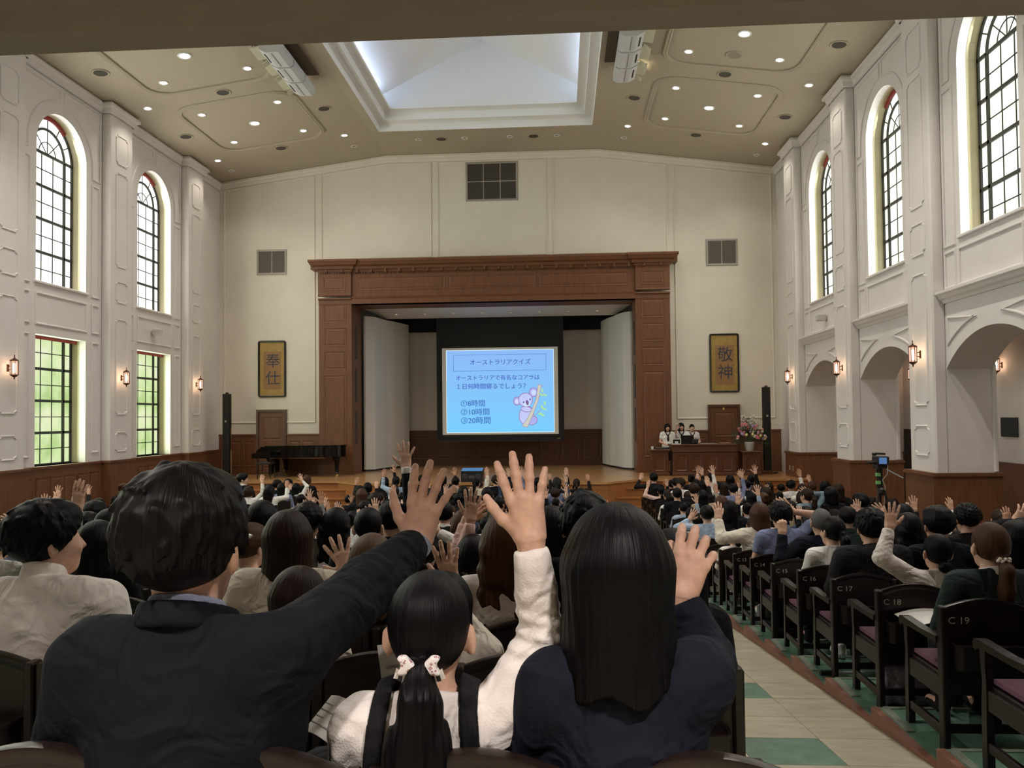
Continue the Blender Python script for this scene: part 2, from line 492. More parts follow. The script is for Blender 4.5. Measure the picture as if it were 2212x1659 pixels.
# ---- pilasters
PILW, PILD = 0.5, 0.22
def notched(a, b, c, d, k=.07):
    return [(a + k, c), (b - k, c), (b - k, c + k * .5), (b, c + k), (b, d - k), (b - k, d - k * .5), (b - k, d), (a + k, d), (a + k, d - k * .5), (a, d - k), (a, c + k), (a + k, c + k * .5)]
THIN = [(0, 0), (0.004, 0.016), (0.02, 0.02), (0.034, 0.008), (0.036, 0)]
for side, P, s, nrm in (('left', PLeft, 1, (1, 0, 0)), ('right', PRight, -1, (-1, 0, 0))):
    z0 = (DADO_L if side == 'left' else DADO_R)
    for c in PIL:
        X0 = WL if side == 'left' else WR
        xa, xb = sorted((X0 - .01 * s, X0 + s * PILD))
        mb = MB(); mb.cbox(xa, xb, c - PILW, c + PILW, 0.0, ZE - .1, .03)
        p = struct('trim_pilaster', mb, PLASTER, label='white pilaster with notched panel mouldings')
        p['kind'] = 'structure'
        for a, b in ((1.97, 2.48), (2.9, 5.3), (5.7, 6.25), (6.6, 9.0), (9.2, 9.95)):
            moulding(p, lambda u, v, d=0: (X0 + s * (PILD + .0 - d), u, v), notched(c - .27, c + .27, a, b)[::(1 if s > 0 else 1)], nrm, prof=THIN)
# right side: mass of the columns behind the pilasters + wooden bases
for c in PIL:
    mb = MB(); mb.box(WR - .08 - PILD, WR + .9, c - PILW - .07, c + PILW + .07, -.2, DADO_R - .06)
    mb.box(WR - .12 - PILD, WR + .93, c - PILW - .10, c + PILW + .10, DADO_R - .06, DADO_R - .03)
    mb.box(WR - .10 - PILD, WR + .92, c - PILW - .085, c + PILW + .085, DADO_R - .03, DADO_R)
    mb.box(WR - .095 - PILD, WR + .92, c - PILW - .085, c + PILW + .085, -.2, .22)
    struct('trim_column_base', mb, WOOD, label='brown wooden casing around the foot of a column')
    mb = MB(); mb.cbox(WR + .78, WR + .86, c - PILW - .03, c + PILW + .03, DADO_R, 3.6, .02)
    struct('trim_column_return', mb, PLASTER)
# ---- bay mouldings
def bay_mouldings(parent, P, c, nrm, lower):
    e = 1.49
    M = lambda pts: moulding(parent, P, pts, nrm)
    for sg in (-1, 1):
        # spandrel panel around the arch
        pts = [(c + sg * .07, 10.28), (c + sg * (e - .1), 10.28), (c + sg * (e - .1), 8.62), (c + sg * 1.14, 8.62)]
        r = 1.14
        for i in range(1, 13):
            a = R(0 + 86.5 * i / 12); pts.append((c + sg * r * math.cos(a), SPRING + r * math.sin(a)))
        M(pts)
        a, b = sorted((c + sg * 1.08, c + sg * (e - .1)))
        M(rect(a, b, 5.72, 8.46)); M(rect(a, b, 4.98 if not lower else 4.85, 5.56))
        if lower: M(rect(a, b, 1.98, 4.65))
    M(rect(c - .9, c + .9, 4.98 if not lower else 4.85, 5.56))
for c in BAYS[1:]:
    bay_mouldings(wall_left, PLeft, c, (1, 0, 0), True)
    bay_mouldings(wall_right, PRight, c, (-1, 0, 0), False)
    # band cornice over each arch and spandrel triangles
    mb = MB()
    mb.sweep([PRight(c - 1.49, 4.68), PRight(c + 1.49, 4.68)], (-1, 0, 0), [(-.02, 0), (-.02, .03), (-.07, .06), (-.10, .10), (-.15, .13), (-.18, .17), (-.22, .17), (-.22, 0)])
    mb.build('band_cornice', PLASTER, wall_right)
    r = 2.08; h = 1.49; cy = 4.15 - (h * h + .63 * .63) / (2 * .63); rr = (h * h + .63 * .63) / (2 * .63) + .24
    for sg in (-1, 1):
        pts = [(c + sg * 1.40, 4.46)]
        xs = [1.40 - (1.40 - .42) * i / 10 for i in range(11)]
        pts += [(c + sg * x, min(4.46, cy + math.sqrt(rr * rr - x * x))) for x in xs]
        moulding(wall_right, PRight, pts, (-1, 0, 0), prof=MOULD)
# ---- sills of upper windows
for X, s, nm in ((WL, 1, 'left'), (WR, -1, 'right')):
    for c in BAYS[1:]:
        mb = MB(); xa, xb = sorted((X - s * .38, X + s * .05)); mb.cbox(xa, xb, c - WIN_H - .06, c + WIN_H + .06, SILL_U - .05, SILL_U + .005, .01)
        struct('trim_sill', mb, PLASTER)
# ---- left dado
dado = MB()
dado.box(WL, WL + .06, YW0, YB, -.3, DADO_L - .05)
dado.box(WL - .38, WL + .09, YW0, YB, DADO_L - .05, DADO_L)
dado.box(WL, WL + .075, YW0, YB, -.3, .25)
for c in PIL:
    dado.box(WL, WL + PILD + .06, c - PILW - .05, c + PILW + .05, -.3, DADO_L - .05)
    dado.box(WL, WL + PILD + .09, c - PILW - .08, c + PILW + .08, DADO_L - .05, DADO_L + .002)
trim_dado = struct('trim_dado_left', dado, WOOD, label='brown panelled wooden dado below the left windows')
WPAN = [(0, 0), (0, .012), (.012, .012), (.03, .003), (.032, 0)]
def wood_panel(parent, P, a, b, c, d, nrm, material=WOOD, off=0.0, name='panel'):
    mb = MB()
    mb.sweep([P(u, v, -off) for u, v in rect(a, b, c, d)], nrm, WPAN, True)
    k = .06
    q = [P(u, v, -off - .001) for u, v in rect(a + k, b - k, c + k, d - k)]
    q2 = [P(u, v, -off - .010) for u, v in rect(a + k + .02, b - k - .02, c + k + .02, d - k - .02)]
    mb.add(q + q2, [(4, 5, 6, 7)] + [(i, (i + 1) % 4, 4 + (i + 1) % 4, 4 + i) for i in range(4)])
    return mb.build(name, material, parent)
for c in BAYS[1:]:
    for k in range(6):
        a = c - 1.40 + k * .473
        wood_panel(trim_dado, lambda u, v, d=0: (WL + .06 - d, u, v), a, a + .40, .42, 1.55, (1, 0, 0))
# ---- back wall dado and mouldings
for s in (-1, 1):
    u0, u1 = sorted((XM + s * 9.1, XM + s * 5.6))
    mb = MB(); dx0, dx1 = sorted((XM + s * 6.83, XM + s * 7.83))    # door position
    for a, b in ((u0, dx0), (dx1, u1)):
        mb.box(a, b, YB - .05, YB, STAGE, 2.22); mb.box(a, b, YB - .08, YB, 2.22, 2.27); mb.box(a, b, YB - .065, YB, STAGE, 1.13)
    d_ = struct('trim_dado_back', mb, WOOD)
    PB = lambda u, v, d=0: (u, YB - .05 + d, v)
    for a, b in ((dx0 - .92, dx0 - .50), (dx0 - .44, dx0 - .08), (dx1 + .10, dx1 + .46), (dx1 + .52, dx1 + .92)) :
        if a > u0 + .02 and b < u1 - .02: wood_panel(d_, PB, a, b, 1.22, 2.05, (0, -1, 0))
    # wall panel mouldings, outer field
    a, b = sorted((XM + s * 5.86, XM + s * 8.95))
    o, i_ = XM + s * 8.95, XM + s * 5.86
    pts = [(a, 2.62), (b, 2.62), (b, gable(b) - .25), (a, gable(a) - .25)]
    dd = [(o, 2.62), (o, gable(o) - .25), (i_, gable(i_) - .25), (i_, 2.62)]
    moulding(wall_back, PBack, pts, (0, -1, 0), WARMWALL, closed=True)
    a, b = sorted((XM + s * 1.98, XM + s * 5.66))
    k = XM + s * HF
    pts = [(a, 7.99), (b, 7.99), (b, gable(b) - .25)] + [(k, ZF - .25)] + [(a, gable(a) - .25)]
    moulding(wall_back, PBack, pts, (0, -1, 0), WARMWALL)
moulding(wall_back, PBack, rect(XM - 1.79, XM + 1.79, 7.99, ZF - .25), (0, -1, 0), WARMWALL)

# ---- doors on the proscenium wall
for k, s in enumerate((-1, 1)):
    cx = XM + s * 7.33
    mb = MB()
    for a, b in ((cx - .5, cx - .43), (cx + .43, cx + .5)): mb.box(a, b, YB - .09, YB, STAGE, 3.07)
    mb.box(cx - .43, cx + .43, YB - .09, YB, 3.0, 3.07)
    d = struct('door_%d' % (k + 1), mb, WOODD, label='panelled brown door %s' % ('behind the piano' if s < 0 else 'behind the desk'))
    mb = MB(); mb.box(cx - .43, cx + .43, YB - .035, YB - .005, STAGE, 3.0); leaf = mb.build('door_leaf', WOOD, d)
    PD = lambda u, v, d_=0: (u, YB - .035 + d_, v)
    wood_panel(leaf, PD, cx - .31, cx + .31, 2.05, 2.84, (0, -1, 0)); wood_panel(leaf, PD, cx - .31, cx + .31, 1.12, 1.88, (0, -1, 0))
    if s > 0:
        mb = MB(); mb.cbox(cx - .03, cx + .03, YB - .05, YB - .035, 2.9, 2.98, .01); mb.build('door_sign', GOLD, leaf)

# ---- proscenium frame
PF = YB - .32
pro = MB()
for s in (-1, 1):
    a, b = sorted((XM + s * OPW, XM + s * 5.65))
    pro.box(a, b, PF, YB + .9, STAGE, 6.62)
    pro.box(a - .03, b + .03, PF - .03, YB, STAGE, 1.22)          # plinth
    pro.box(a - .015, b + .015, PF - .015, YB, 1.22, 1.28)
    pro.box(a, b, PF - .06, YB, 6.78, 7.55)                       # frieze block
pro.box(XM - OPW, XM + OPW, PF + .02, YB + .9, 6.46, 7.6)
pro.box(XM - 5.65, XM + 5.65, PF - .02, YB, 6.46, 6.62)
pros = struct('trim_proscenium', pro, WOOD, label='brown wooden proscenium frame with dentil cornice')
for s in (-1, 1):
    a, b = sorted((XM + s * OPW, XM + s * 5.65))
    for z in (6.62, 6.74):
        mb = MB(); mb.sweep([(a - .0, PF - .02, z), (b, PF - .02, z)], (0, -1, 0), [(-.03, 0), (-.03, .03), (0, .06), (.035, .05), (.045, 0)]); mb.build('architrave_band', WOOD, pros)
mb = MB(); mb.sweep([(XM - OPW, PF + .02, 6.66), (XM + OPW, PF + .02, 6.66)], (0, -1, 0), [(-.04, 0), (-.04, .04), (0, .06), (.03, .03), (.04, 0)]); mb.build('architrave_band', WOOD, pros)
# cornice with breaks over the piers
pr = [(.0, 7.50), (.03, 7.50), (.05, 7.56), (.10, 7.58), (.12, 7.66), (.20, 7.70), (.24, 7.78), (.26, 7.80), (.26, 7.87), (0, 7.87)]
segs = [(XM - 5.65, .06), (XM - OPW, .06), (XM - OPW, -.02), (XM + OPW, -.02), (XM + OPW, .06), (XM + 5.65, .06)]
vs = []; fs = []
for i, (x, f) in enumerate(segs):
    for o_, z in pr:
        dx = {0: -o_, 5: o_, 1: o_, 2: o_, 3: -o_, 4: -o_}[i]
        vs.append((x + dx, PF - f - o_, z))
kk = len(pr)
for i in range(5):
    for q in range(kk - 1): fs.append((i * kk + q, (i + 1) * kk + q, (i + 1) * kk + q + 1, i * kk + q + 1))
mb = MB(); mb.add(vs, fs)
mb.box(XM - 5.9, XM + 5.9, PF - .05, YB, 7.6, 7.868)
for s in (-1, 1):
    a, b = sorted((XM + s * 5.65, XM + s * 5.91)); mb.box(a, b, PF - .06, YB, 7.78, 7.87)
mb.build('cornice', WOOD, pros)
dm = MB().box(-.035, .035, -.075, 0, -.05, .05).mesh('dentil_block')
ds = MB().box(-.014, .014, -.03, 0, -.025, .025).mesh('dentil')
def piece(me, loc, parent, material, name): return obj(name, me, material, parent, loc=loc)
x = XM - OPW + .2
while x < XM + OPW - .1:
    piece(dm, (x, PF + .0, 7.53), pros, WOOD, 'modillion'); x += .46
x = XM - OPW + .05
while x < XM + OPW:
    piece(ds, (x, PF + .01, 7.46), pros, WOOD, 'dentil'); x += .078
for s in (-1, 1):
    c = XM + s * (5.65 + OPW) / 2
    for k in (-.26, .26): piece(dm, (c + k, PF - .06, 7.53), pros, WOOD, 'modillion')
    for k in range(13): piece(ds, (c - .47 + k * .078, PF - .06, 7.46), pros, WOOD, 'dentil')
    PP = lambda u, v, d=0: (u, PF + d, v)
    for z0, z1 in ((1.45, 4.16), (4.33, 4.93), (5.10, 5.69), (5.85, 6.45)):
        wood_panel(pros, PP, c - .36, c + .36, z0, z1, (0, -1, 0))
    wood_panel(pros, lambda u, v, d=0: (u, PF - .06 + d, v), c - .36, c + .36, 6.90, 7.33, (0, -1, 0))
    # slotted dark grilles in the reveal of the opening
    xr = XM + s * (OPW - .002)
    for z0, z1 in ((1.9, 3.0), (3.3, 4.4), (4.7, 5.8)):
        mb = MB(); xa, xb = sorted((xr, xr - s * .015)); mb.box(xa, xb, YB + .12, YB + .34, z0, z1); mb.build('grille', GRILLE, pros)
for k in range(3):
    a = XM - OPW + .22 + k * 2.93
    wood_panel(pros, lambda u, v, d=0: (u, PF + .02 + d, v), a, a + 2.83, 6.90, 7.33, (0, -1, 0))

# ---- stage house
mb = MB()
SB = 28.7
mb.box(-8.5, 4.5, SB, SB + .1, STAGE, 8.2)
struct('wall_stage_back', mb, SHELLW, label='white wall at the back of the stage')
mb = MB(); mb.box(-6.0, 1.8, SB - .06, SB, STAGE, 2.22); mb.box(-6.0, 1.8, SB - .09, SB, 2.22, 2.27)
d_ = struct('trim_dado_stage', mb, WOODD, label='dark wooden dado behind the screen')
for k in range(9):
    a = -5.55 + k * .79; wood_panel(d_, lambda u, v, d=0: (u, SB - .06 + d, v), a, a + .68, 1.2, 2.05, (0, -1, 0), WOODD)
mb = MB(); mb.box(-8.6, -8.5, YB + .06, SB + .1, STAGE, 8.2); mb.box(4.4, 4.5, YB + .06, SB + .1, STAGE, 8.2); mb.box(-8.6, 4.5, YB + .9, SB + .1, 8.1, 8.2)
struct('wall_stage_sides', mb, STAGEBLACK, label='black masking walls of the stage house')
mb = MB(); mb.box(-6.6, 2.3, SB - .25, SB - .2, 5.95, 8.1); struct('trim_border_cloth', mb, STAGEBLACK, label='black border cloth above the stage wall')
# acoustic shell panels (tall white folding panels)
SHELL = {-1: [(-6.62, 25.78), (-6.35, 26.0), (-6.28, 26.35), (-6.14, 26.95), (-6.14, 26.95), (-5.98, 27.35), (-5.82, 27.9), (-5.66, 28.45)],
         1: [(2.34, 25.78), (2.10, 26.0), (2.0, 26.35), (1.86, 26.95), (1.86, 26.95), (1.72, 27.35), (1.60, 27.9), (1.50, 28.45)]}
for s, pts in SHELL.items():
    for a0, a1, nm in ((0, 3, 'near the proscenium'), (4, 7, 'at the back wall')):
        pp = pts[a0:a1 + 1]
        t = empty('acoustic_panel', (pp[0][0], pp[0][1], STAGE), label='tall white acoustic panel %s, %s of the screen' % (nm, 'left' if s < 0 else 'right'), category='panel')
        base = Vector((pp[0][0], pp[0][1], 0))
        mb = MB()
        for (x0, y0), (x1, y1) in zip(pp[:-1], pp[1:]):
            x0 -= base.x; x1 -= base.x; y0 -= base.y; y1 -= base.y; o = s * .06
            mb.add([(x0, y0, .06), (x1, y1, .06), (x1 + o, y1, .06), (x0 + o, y0, .06), (x0, y0, 5.28), (x1, y1, 5.28), (x1 + o, y1, 5.28), (x0 + o, y0, 5.28)],
                   [(0, 1, 2, 3), (4, 5, 6, 7), (0, 1, 5, 4), (2, 3, 7, 6), (1, 2, 6, 5), (0, 3, 7, 4)])
        mb.build('face', SHELLW, t)
        mb = MB()
        for (x0, y0), (x1, y1) in zip(pp[:-1], pp[1:]):
            x0 -= base.x; x1 -= base.x; y0 -= base.y; y1 -= base.y; o = s * .06
            mb.add([(x0, y0, 0), (x1, y1, 0), (x1 + o, y1, 0), (x0 + o, y0, 0), (x0, y0, .06), (x1, y1, .06), (x1 + o, y1, .06), (x0 + o, y0, .06)],
                   [(0, 1, 2, 3), (4, 5, 6, 7), (0, 1, 5, 4), (2, 3, 7, 6), (1, 2, 6, 5), (0, 3, 7, 4)])
        mb.build('base', BLACK, t)
mb = MB()
mb.add([(-6.7, 25.75, 6.50), (2.42, 25.75, 6.50), (1.95, 27.1, 6.29), (-6.2, 27.1, 6.29), (-6.7, 25.75, 6.60), (2.42, 25.75, 6.60), (1.95, 27.1, 6.39), (-6.2, 27.1, 6.39)],
       [(0, 1, 2, 3), (4, 5, 6, 7), (0, 1, 5, 4), (2, 3, 7, 6), (1, 2, 6, 5), (0, 3, 7, 4)])
scl = struct('ceiling_stage_reflector', mb, SHELLW, label='white reflector ceiling over the stage')
# ---- stage floor, fascia and steps
AP = [(WL, 21.86), (XM - 4.27, 21.86), (XM - 3.4, 21.0), (XM + 3.4, 21.0), (XM + 4.27, 21.86), (WR, 21.86), (WR, YB), (4.4, YB), (4.4, SB + .1), (-8.5, SB + .1), (-8.5, YB), (WL, YB)]
mb = MB(); mb.prism(AP, STAGE - .06, STAGE, lambda a, b, h: (a, b, h))
struct('floor_stage', mb, STAGEWOOD, label='polished light wooden stage floor')
mb = MB(); fp = [(WL, 21.90), (XM - 4.29, 21.90), (XM - 3.4, 21.04), (XM + 3.4, 21.04), (XM + 4.29, 21.90), (WR, 21.90), (WR, 22.1), (WL, 22.1)]
mb.prism(fp, -.1, STAGE - .06, lambda a, b, h: (a, b, h)); struct('wall_stage_front', mb, STEPWOOD, label='wooden fascia of the stage')
for s in (-1, 1):
    for k, (y, z, ins) in enumerate(((21.57, .725, 3.95), (21.25, .5, 3.35), (20.93, .275, 2.9))):
        a, b = sorted((XM + s * ins, XM + s * 9.1))
        mb = MB(); mb.box(a, b, y + .02, 22.0, -.1, z - .035); mb.box(a - .02, b, y, 22.0, z - .035, z)
        struct('floor_stage_step', mb, STEPWOOD, label='wooden step %s side of the stage' % ('left' if s < 0 else 'right'))
# ---- hall floor: flat front, ramp behind
mb = MB()
mb.add([(WL, YW0, ramp_z(YW0)), (11, YW0, ramp_z(YW0)), (11, RAMP_Y, FLOOR), (WL, RAMP_Y, FLOOR), (11, YB, FLOOR), (WL, YB, FLOOR)], [(0, 1, 2, 3), (3, 2, 4, 5)])
floor = struct('floor', mb, LINO, label='cream linoleum floor rising towards the rear')
# aisle tiles (cream, with a column of green ones)
def ramp_tile(name, x0, x1, y0, y1, material, lift):
    mb = MB(); g = .0018
    c = [(x0 + g, y0 + g), (x1 - g, y0 + g), (x1 - g, y1 - g), (x0 + g, y1 - g)]
    mb.add([(x, y, ramp_z(y) - .002) for x, y in c] + [(x, y, ramp_z(y) + lift) for x, y in c], [(4, 5, 6, 7), (0, 1, 5, 4), (1, 2, 6, 5), (2, 3, 7, 6), (3, 0, 4, 7)])
    return mb.build(name, material, floor)
TILE = .479
for j in range(41):
    y0 = 4.14 - 6 * TILE + j * TILE
    for i in range(3):
        x0 = .512 + i * TILE
        g = (i == 1 and j % 3 == 0)
        ramp_tile('floor_tile', x0, x0 + TILE, y0, y0 + TILE, GREENLINO if g else LINO, .004)
# ---- seating tiers (rows 1..23 of the blocks, flat treads on the ramp)
C_X0, B_X1, B_X0, A_X1 = 2.02, .60, -4.92, -6.36
for n in range(11, 23):
    y = row_y(n); ya, yb = y - .30, row_y(n - 1) - .30
    z = ramp_z(ya) + .006 if n < 22 else 1.30
    for nm, a, b in (('right', C_X0 - .10, 6.0), ('middle', B_X0, B_X1), ('left', -10.4, A_X1)):
        mb = MB(); mb.box(a, b, ya, yb - .002, -.2 if z < .4 else z - .4, z)
        t = struct('floor_tier', mb, GREENLINO, label='green tread of a seating tier')
        if nm == 'right':
            mb = MB(); mb.add([(a - .022, ya, ramp_z(ya) - .05), (a - .022, yb - .004, ramp_z(yb) - .05), (a - .022, yb - .004, z + .004), (a - .022, ya, z + .004),
                               (a + .02, ya, ramp_z(ya) - .05), (a + .02, yb - .004, ramp_z(yb) - .05), (a + .02, yb - .004, z + .004), (a + .02, ya, z + .004)],
                              [(0, 1, 2, 3), (4, 5, 6, 7), (0, 1, 5, 4), (1, 2, 6, 5), (2, 3, 7, 6), (3, 0, 4, 7)])
            mb.build('kerb', KERB, t)
            mb = MB(); mb.box(a + .03, a + .08, yb - .38, yb - .03, z, z + .006); mb.build('nosing', ALU, t)
            mb = MB(); mb.box(a + .05, b, yb - .035, yb - .002, z, z + .005); mb.build('nosing', ALU, t)
# ================================================================== WINDOWS
def pane_mat(name, stops, strength):
    m = bpy.data.materials.new(name); m.use_nodes = True
    nt = m.node_tree; N, L = nt.nodes, nt.links; N.clear()
    tc = N.new('ShaderNodeTexCoord'); nz = N.new('ShaderNodeTexNoise'); nz.inputs['Scale'].default_value = 0.9; nz.inputs['Detail'].default_value = 3
    L.new(tc.outputs['Object'], nz.inputs['Vector'])
    cr = N.new('ShaderNodeValToRGB'); el = cr.color_ramp.elements
    el[0].position, el[0].color = stops[0][0], (*stops[0][1], 1); el[1].position, el[1].color = stops[-1][0], (*stops[-1][1], 1)
    for p, c in stops[1:-1]: e_ = el.new(p); e_.color = (*c, 1)
    L.new(nz.outputs['Fac'], cr.inputs['Fac'])
    e = N.new('ShaderNodeEmission'); e.inputs['Strength'].default_value = strength; L.new(cr.outputs['Color'], e.inputs['Color'])
    g = N.new('ShaderNodeBsdfGlossy'); g.inputs['Roughness'].default_value = .3
    ms = N.new('ShaderNodeMixShader'); ms.inputs['Fac'].default_value = .06
    L.new(e.outputs[0], ms.inputs[1]); L.new(g.outputs[0], ms.inputs[2])
    o = N.new('ShaderNodeOutputMaterial'); L.new(ms.outputs[0], o.inputs['Surface'])
    m.cycles.emission_sampling = 'NONE'
    return m
PANE_UP = pane_mat('frosted_glass_sky', [(.35, (.95, .98, .86)), (.5, (1, 1, .97)), (.65, (.98, 1, .90))], PANE_E)
PANE_LO = pane_mat('frosted_glass_garden', [(.34, (.42, .62, .20)), (.45, (.66, .83, .40)), (.55, (.82, .92, .55)), (.66, (.96, .98, .80))], PANE_E * .62)
PANE_R = pane_mat('frosted_glass_pale', [(.35, (.93, .91, .72)), (.5, (.97, .97, .86)), (.65, (1, 1, .95))], PANE_E * .9)
REVEAL = mat('reveal_cream', (0.62, 0.56, 0.36), 0.6)
wn = 0
def window(P, c, nrm, upper, pane_material, side):
    global wn; wn += 1
    D = .37
    root = empty('window_%d' % wn, P(c, SILL_U if upper else LOW0, 0), kind='structure',
                 label='%s iron-framed window %s' % ('tall arched' if upper else 'square-headed', 'in the left wall' if side == 'left' else 'in the right wall'))
    o = Vector(root.location)
    Q = lambda u, v, d=0: tuple(Vector(P(u, v, d)) - o)
    z0, z1 = (SILL_U, SPRING) if upper else (LOW0, LOW1)
    def bar(mb, u0, u1, v0, v1, d0=D - .035, d1=D + .02):
        a, b = Q(u0, v0, d0), Q(u1, v1, d1)
        mb.box(min(a[0], b[0]), max(a[0], b[0]), min(a[1], b[1]), max(a[1], b[1]), min(a[2], b[2]), max(a[2], b[2]))
    H = WIN_H; cols = [-H, -.58, -.193, .193, .58, H]; nr = 8
    rows = [z0 + (z1 - z0) * i / nr for i in range(nr + 1)]
    fr = MB()
    for u in (-H + .02, -.58, .58, H - .02): bar(fr, c + u - .032, c + u + .032, z0, z1)
    for i in range(0, nr + 1, 2): bar(fr, c - H, c + H, rows[i] - .03, rows[i] + .03)
    fr.build('frame', MUNTIN, root)
    th = MB()
    for u in (-.193, .193): bar(th, c + u - .010, c + u + .010, z0, z1, D - .012, D + .012)
    for i in range(1, nr, 2): bar(th, c - H, c + H, rows[i] - .010, rows[i] + .010, D - .012, D + .012)
    th.build('glazing_bars', MUNTIN, root)
    # panes
    for i in range(nr):
        for k in range(5):
            a, b = c + cols[k], c + cols[k + 1]; g = .004
            pts = [Q(a + g, rows[i] + g, D), Q(b - g, rows[i] + g, D), Q(b - g, rows[i + 1] - g, D), Q(a + g, rows[i + 1] - g, D)]
            pts2 = [Q(a + g, rows[i] + g, D + .006), Q(b - g, rows[i] + g, D + .006), Q(b - g, rows[i + 1] - g, D + .006), Q(a + g, rows[i + 1] - g, D + .006)]
            m = MB().add(pts + pts2, [(0, 1, 2, 3), (7, 6, 5, 4)] + [(j, (j + 1) % 4, 4 + (j + 1) % 4, 4 + j) for j in range(4)])
            m.build('pane', pane_material, root)
    if upper:
        fa = MB()
        def arcbar(r, w, d0, d1, n=18):
            vs = []; fs = []
            for i in range(n + 1):
                a = math.pi * i / n
                for rr, dd in ((r - w, d0), (r + w, d0), (r + w, d1), (r - w, d1)):
                    vs.append(Q(c + rr * math.cos(a), SPRING + rr * math.sin(a), dd))
            for i in range(n):
                for q in range(4): fs.append((i * 4 + q, (i + 1) * 4 + q, (i + 1) * 4 + (q + 1) % 4, i * 4 + (q + 1) % 4))
            fa.add(vs, fs)
        def radial(r0, r1, a, w):
            ca, sa = math.cos(R(a)), math.sin(R(a))
            vs = []
            for dd in (D - .012, D + .012):
                for rr, t in ((r0, -w), (r1, -w), (r1, w), (r0, w)): vs.append(Q(c + rr * ca - t * sa, SPRING + rr * sa + t * ca, dd))
            fa.add(vs, [(0, 1, 2, 3), (7, 6, 5, 4)] + [(j, (j + 1) % 4, 4 + (j + 1) % 4, 4 + j) for j in range(4)])
        arcbar(H - .02, .028, D - .035, D + .02); arcbar(.58, .026, D - .03, D + .02); arcbar(.29, .009, D - .012, D + .012)
        for a in (30, 60, 90, 120, 150): radial(.58, H, a, .010)
        for a in (45, 90, 135): radial(0, .58, a, .008)
        fa.build('fanlight_bars', MUNTIN, root)
        def sector(r0, r1, a0, a1, n=6):
            A = [(c + r1 * math.cos(R(a0 + (a1 - a0) * i / n)), SPRING + r1 * math.sin(R(a0 + (a1 - a0) * i / n))) for i in range(n + 1)]
            B_ = [(c + r0 * math.cos(R(a1 - (a1 - a0) * i / n)), SPRING + r0 * math.sin(R(a1 - (a1 - a0) * i / n))) for i in range(n + 1)] if r0 > 0 else [(c, SPRING)]
            pl = A + B_
            MB().prism(pl, D, D + .006, lambda u, v, h: Q(u, v, h)).build('pane', pane_material, root)
        for i in range(6): sector(.584, H, 30 * i + .3, 30 * i + 29.7)
        for i in range(4): sector(.293, .577, 45 * i + .3, 45 * i + 44.7)
        for i in range(4): sector(0, .287, 45 * i + .5, 45 * i + 44.5)
        # red blind edge inside the head of the arch
        rb = MB(); vs = []; fs = []
        for i in range(13):
            a = R(52 + 76 * i / 12)
            for rr, dd in ((H - .10, D - .09), (H - .005, D - .09), (H - .005, D - .05), (H - .10, D - .05)): vs.append(Q(c + rr * math.cos(a), SPRING + rr * math.sin(a), dd))
        for i in range(12):
            for q in range(4): fs.append((i * 4 + q, (i + 1) * 4 + q, (i + 1) * 4 + (q + 1) % 4, i * 4 + (q + 1) % 4))
        rb.add(vs, fs); rb.build('red_blind', REDFELT, root)
    else:
        rb = MB(); bar(rb, c - H + .01, c + H - .01, z1 - .07, z1 - .004, D - .16, D - .10); rb.build('red_blind', REDFELT, root)
    # daylight entering through this window
    ld = bpy.data.lights.new('window_daylight', 'AREA'); ld.shape = 'RECTANGLE'; ld.size = 1.6; ld.size_y = (z1 - z0) * (1.15 if upper else .95)
    ld.energy = WINDOW_W * (1.0 if upper else .6) * (1.25 if side == 'left' else .8); ld.color = (.97, 1.0, .90) if upper else (.86, 1.0, .74)
    lo = bpy.data.objects.new('window_daylight', ld); COL.objects.link(lo); lo.parent = root
    lo.location = Q(c, (z0 + z1) / 2 + (.3 if upper else 0), .21); lo.rotation_euler = (R(90), 0, R(-90) if side == 'left' else R(90))
    # cream inner lining of the reveal, nearest the glass
    ln = MB()
    for sg in (-1, 1):
        u = c + sg * (H - .006); bar(ln, min(u, u + sg * .005), max(u, u + sg * .005), z0, z1, .16, D - .03)
    if upper:
        vs = []; fs = []
        for i in range(19):
            a = math.pi * i / 18
            for dd in (.16, D - .03): vs.append(Q(c + (H - .006) * math.cos(a), SPRING + (H - .006) * math.sin(a), dd))
        for i in range(18): fs.append((2 * i, 2 * i + 1, 2 * i + 3, 2 * i + 2))
        ln.add(vs, fs)
    ln.build('reveal_lining', REVEAL, root)
for c in BAYS:
    window(PLeft, c, (1, 0, 0), True, PANE_UP, 'left')
    window(PLeft, c, (1, 0, 0), False, PANE_LO, 'left')
    window(PRight, c, (-1, 0, 0), True, PANE_R, 'right')

# ================================================================== CEILING FIXTURES
LAMP_ON = emis('lamp_white', (1.0, 0.97, 0.93), 40.0)
LAMP_MID = emis('lamp_warm', (1.0, 0.90, 0.78), 14.0)
def ceil_n(x):
    d = x - XM
    if abs(d) <= HF: return Vector((0, 0, -1))
    k = (ZF - ZE) / (9.1 - HF); s = 1 if d > 0 else -1
    return Vector((-s * k, 0, -1)).normalized()
ring_me = MB().lathe([(.085, 0), (.135, 0), (.135, .012), (.115, .022), (.095, .016), (.085, .0)], n=20, cap=False).mesh('trim_ring')
lens_me = MB().lathe([(.0, .008), (.088, .008)], n=20, cap=False).mesh('lens')
def fixture_root(name, x, y, label, cat, group=None):
    t = empty(name, (x, y, gable(x)), label=label, category=cat, group=group)
    q = ceil_n(x).to_track_quat('Z', 'Y'); t.rotation_mode = 'QUATERNION'; t.rotation_quaternion = q
    return t
ORD = ['first', 'second', 'third', 'fourth', 'fifth', 'sixth', 'seventh', 'eighth', 'ninth', 'tenth', 'eleventh', 'twelfth', 'thirteenth', 'fourteenth', 'fifteenth']
CXL, CXR = XM - 6.24, XM + 6.24
def where(x, y):
    side = 'left' if x < XM else 'right'
    return side
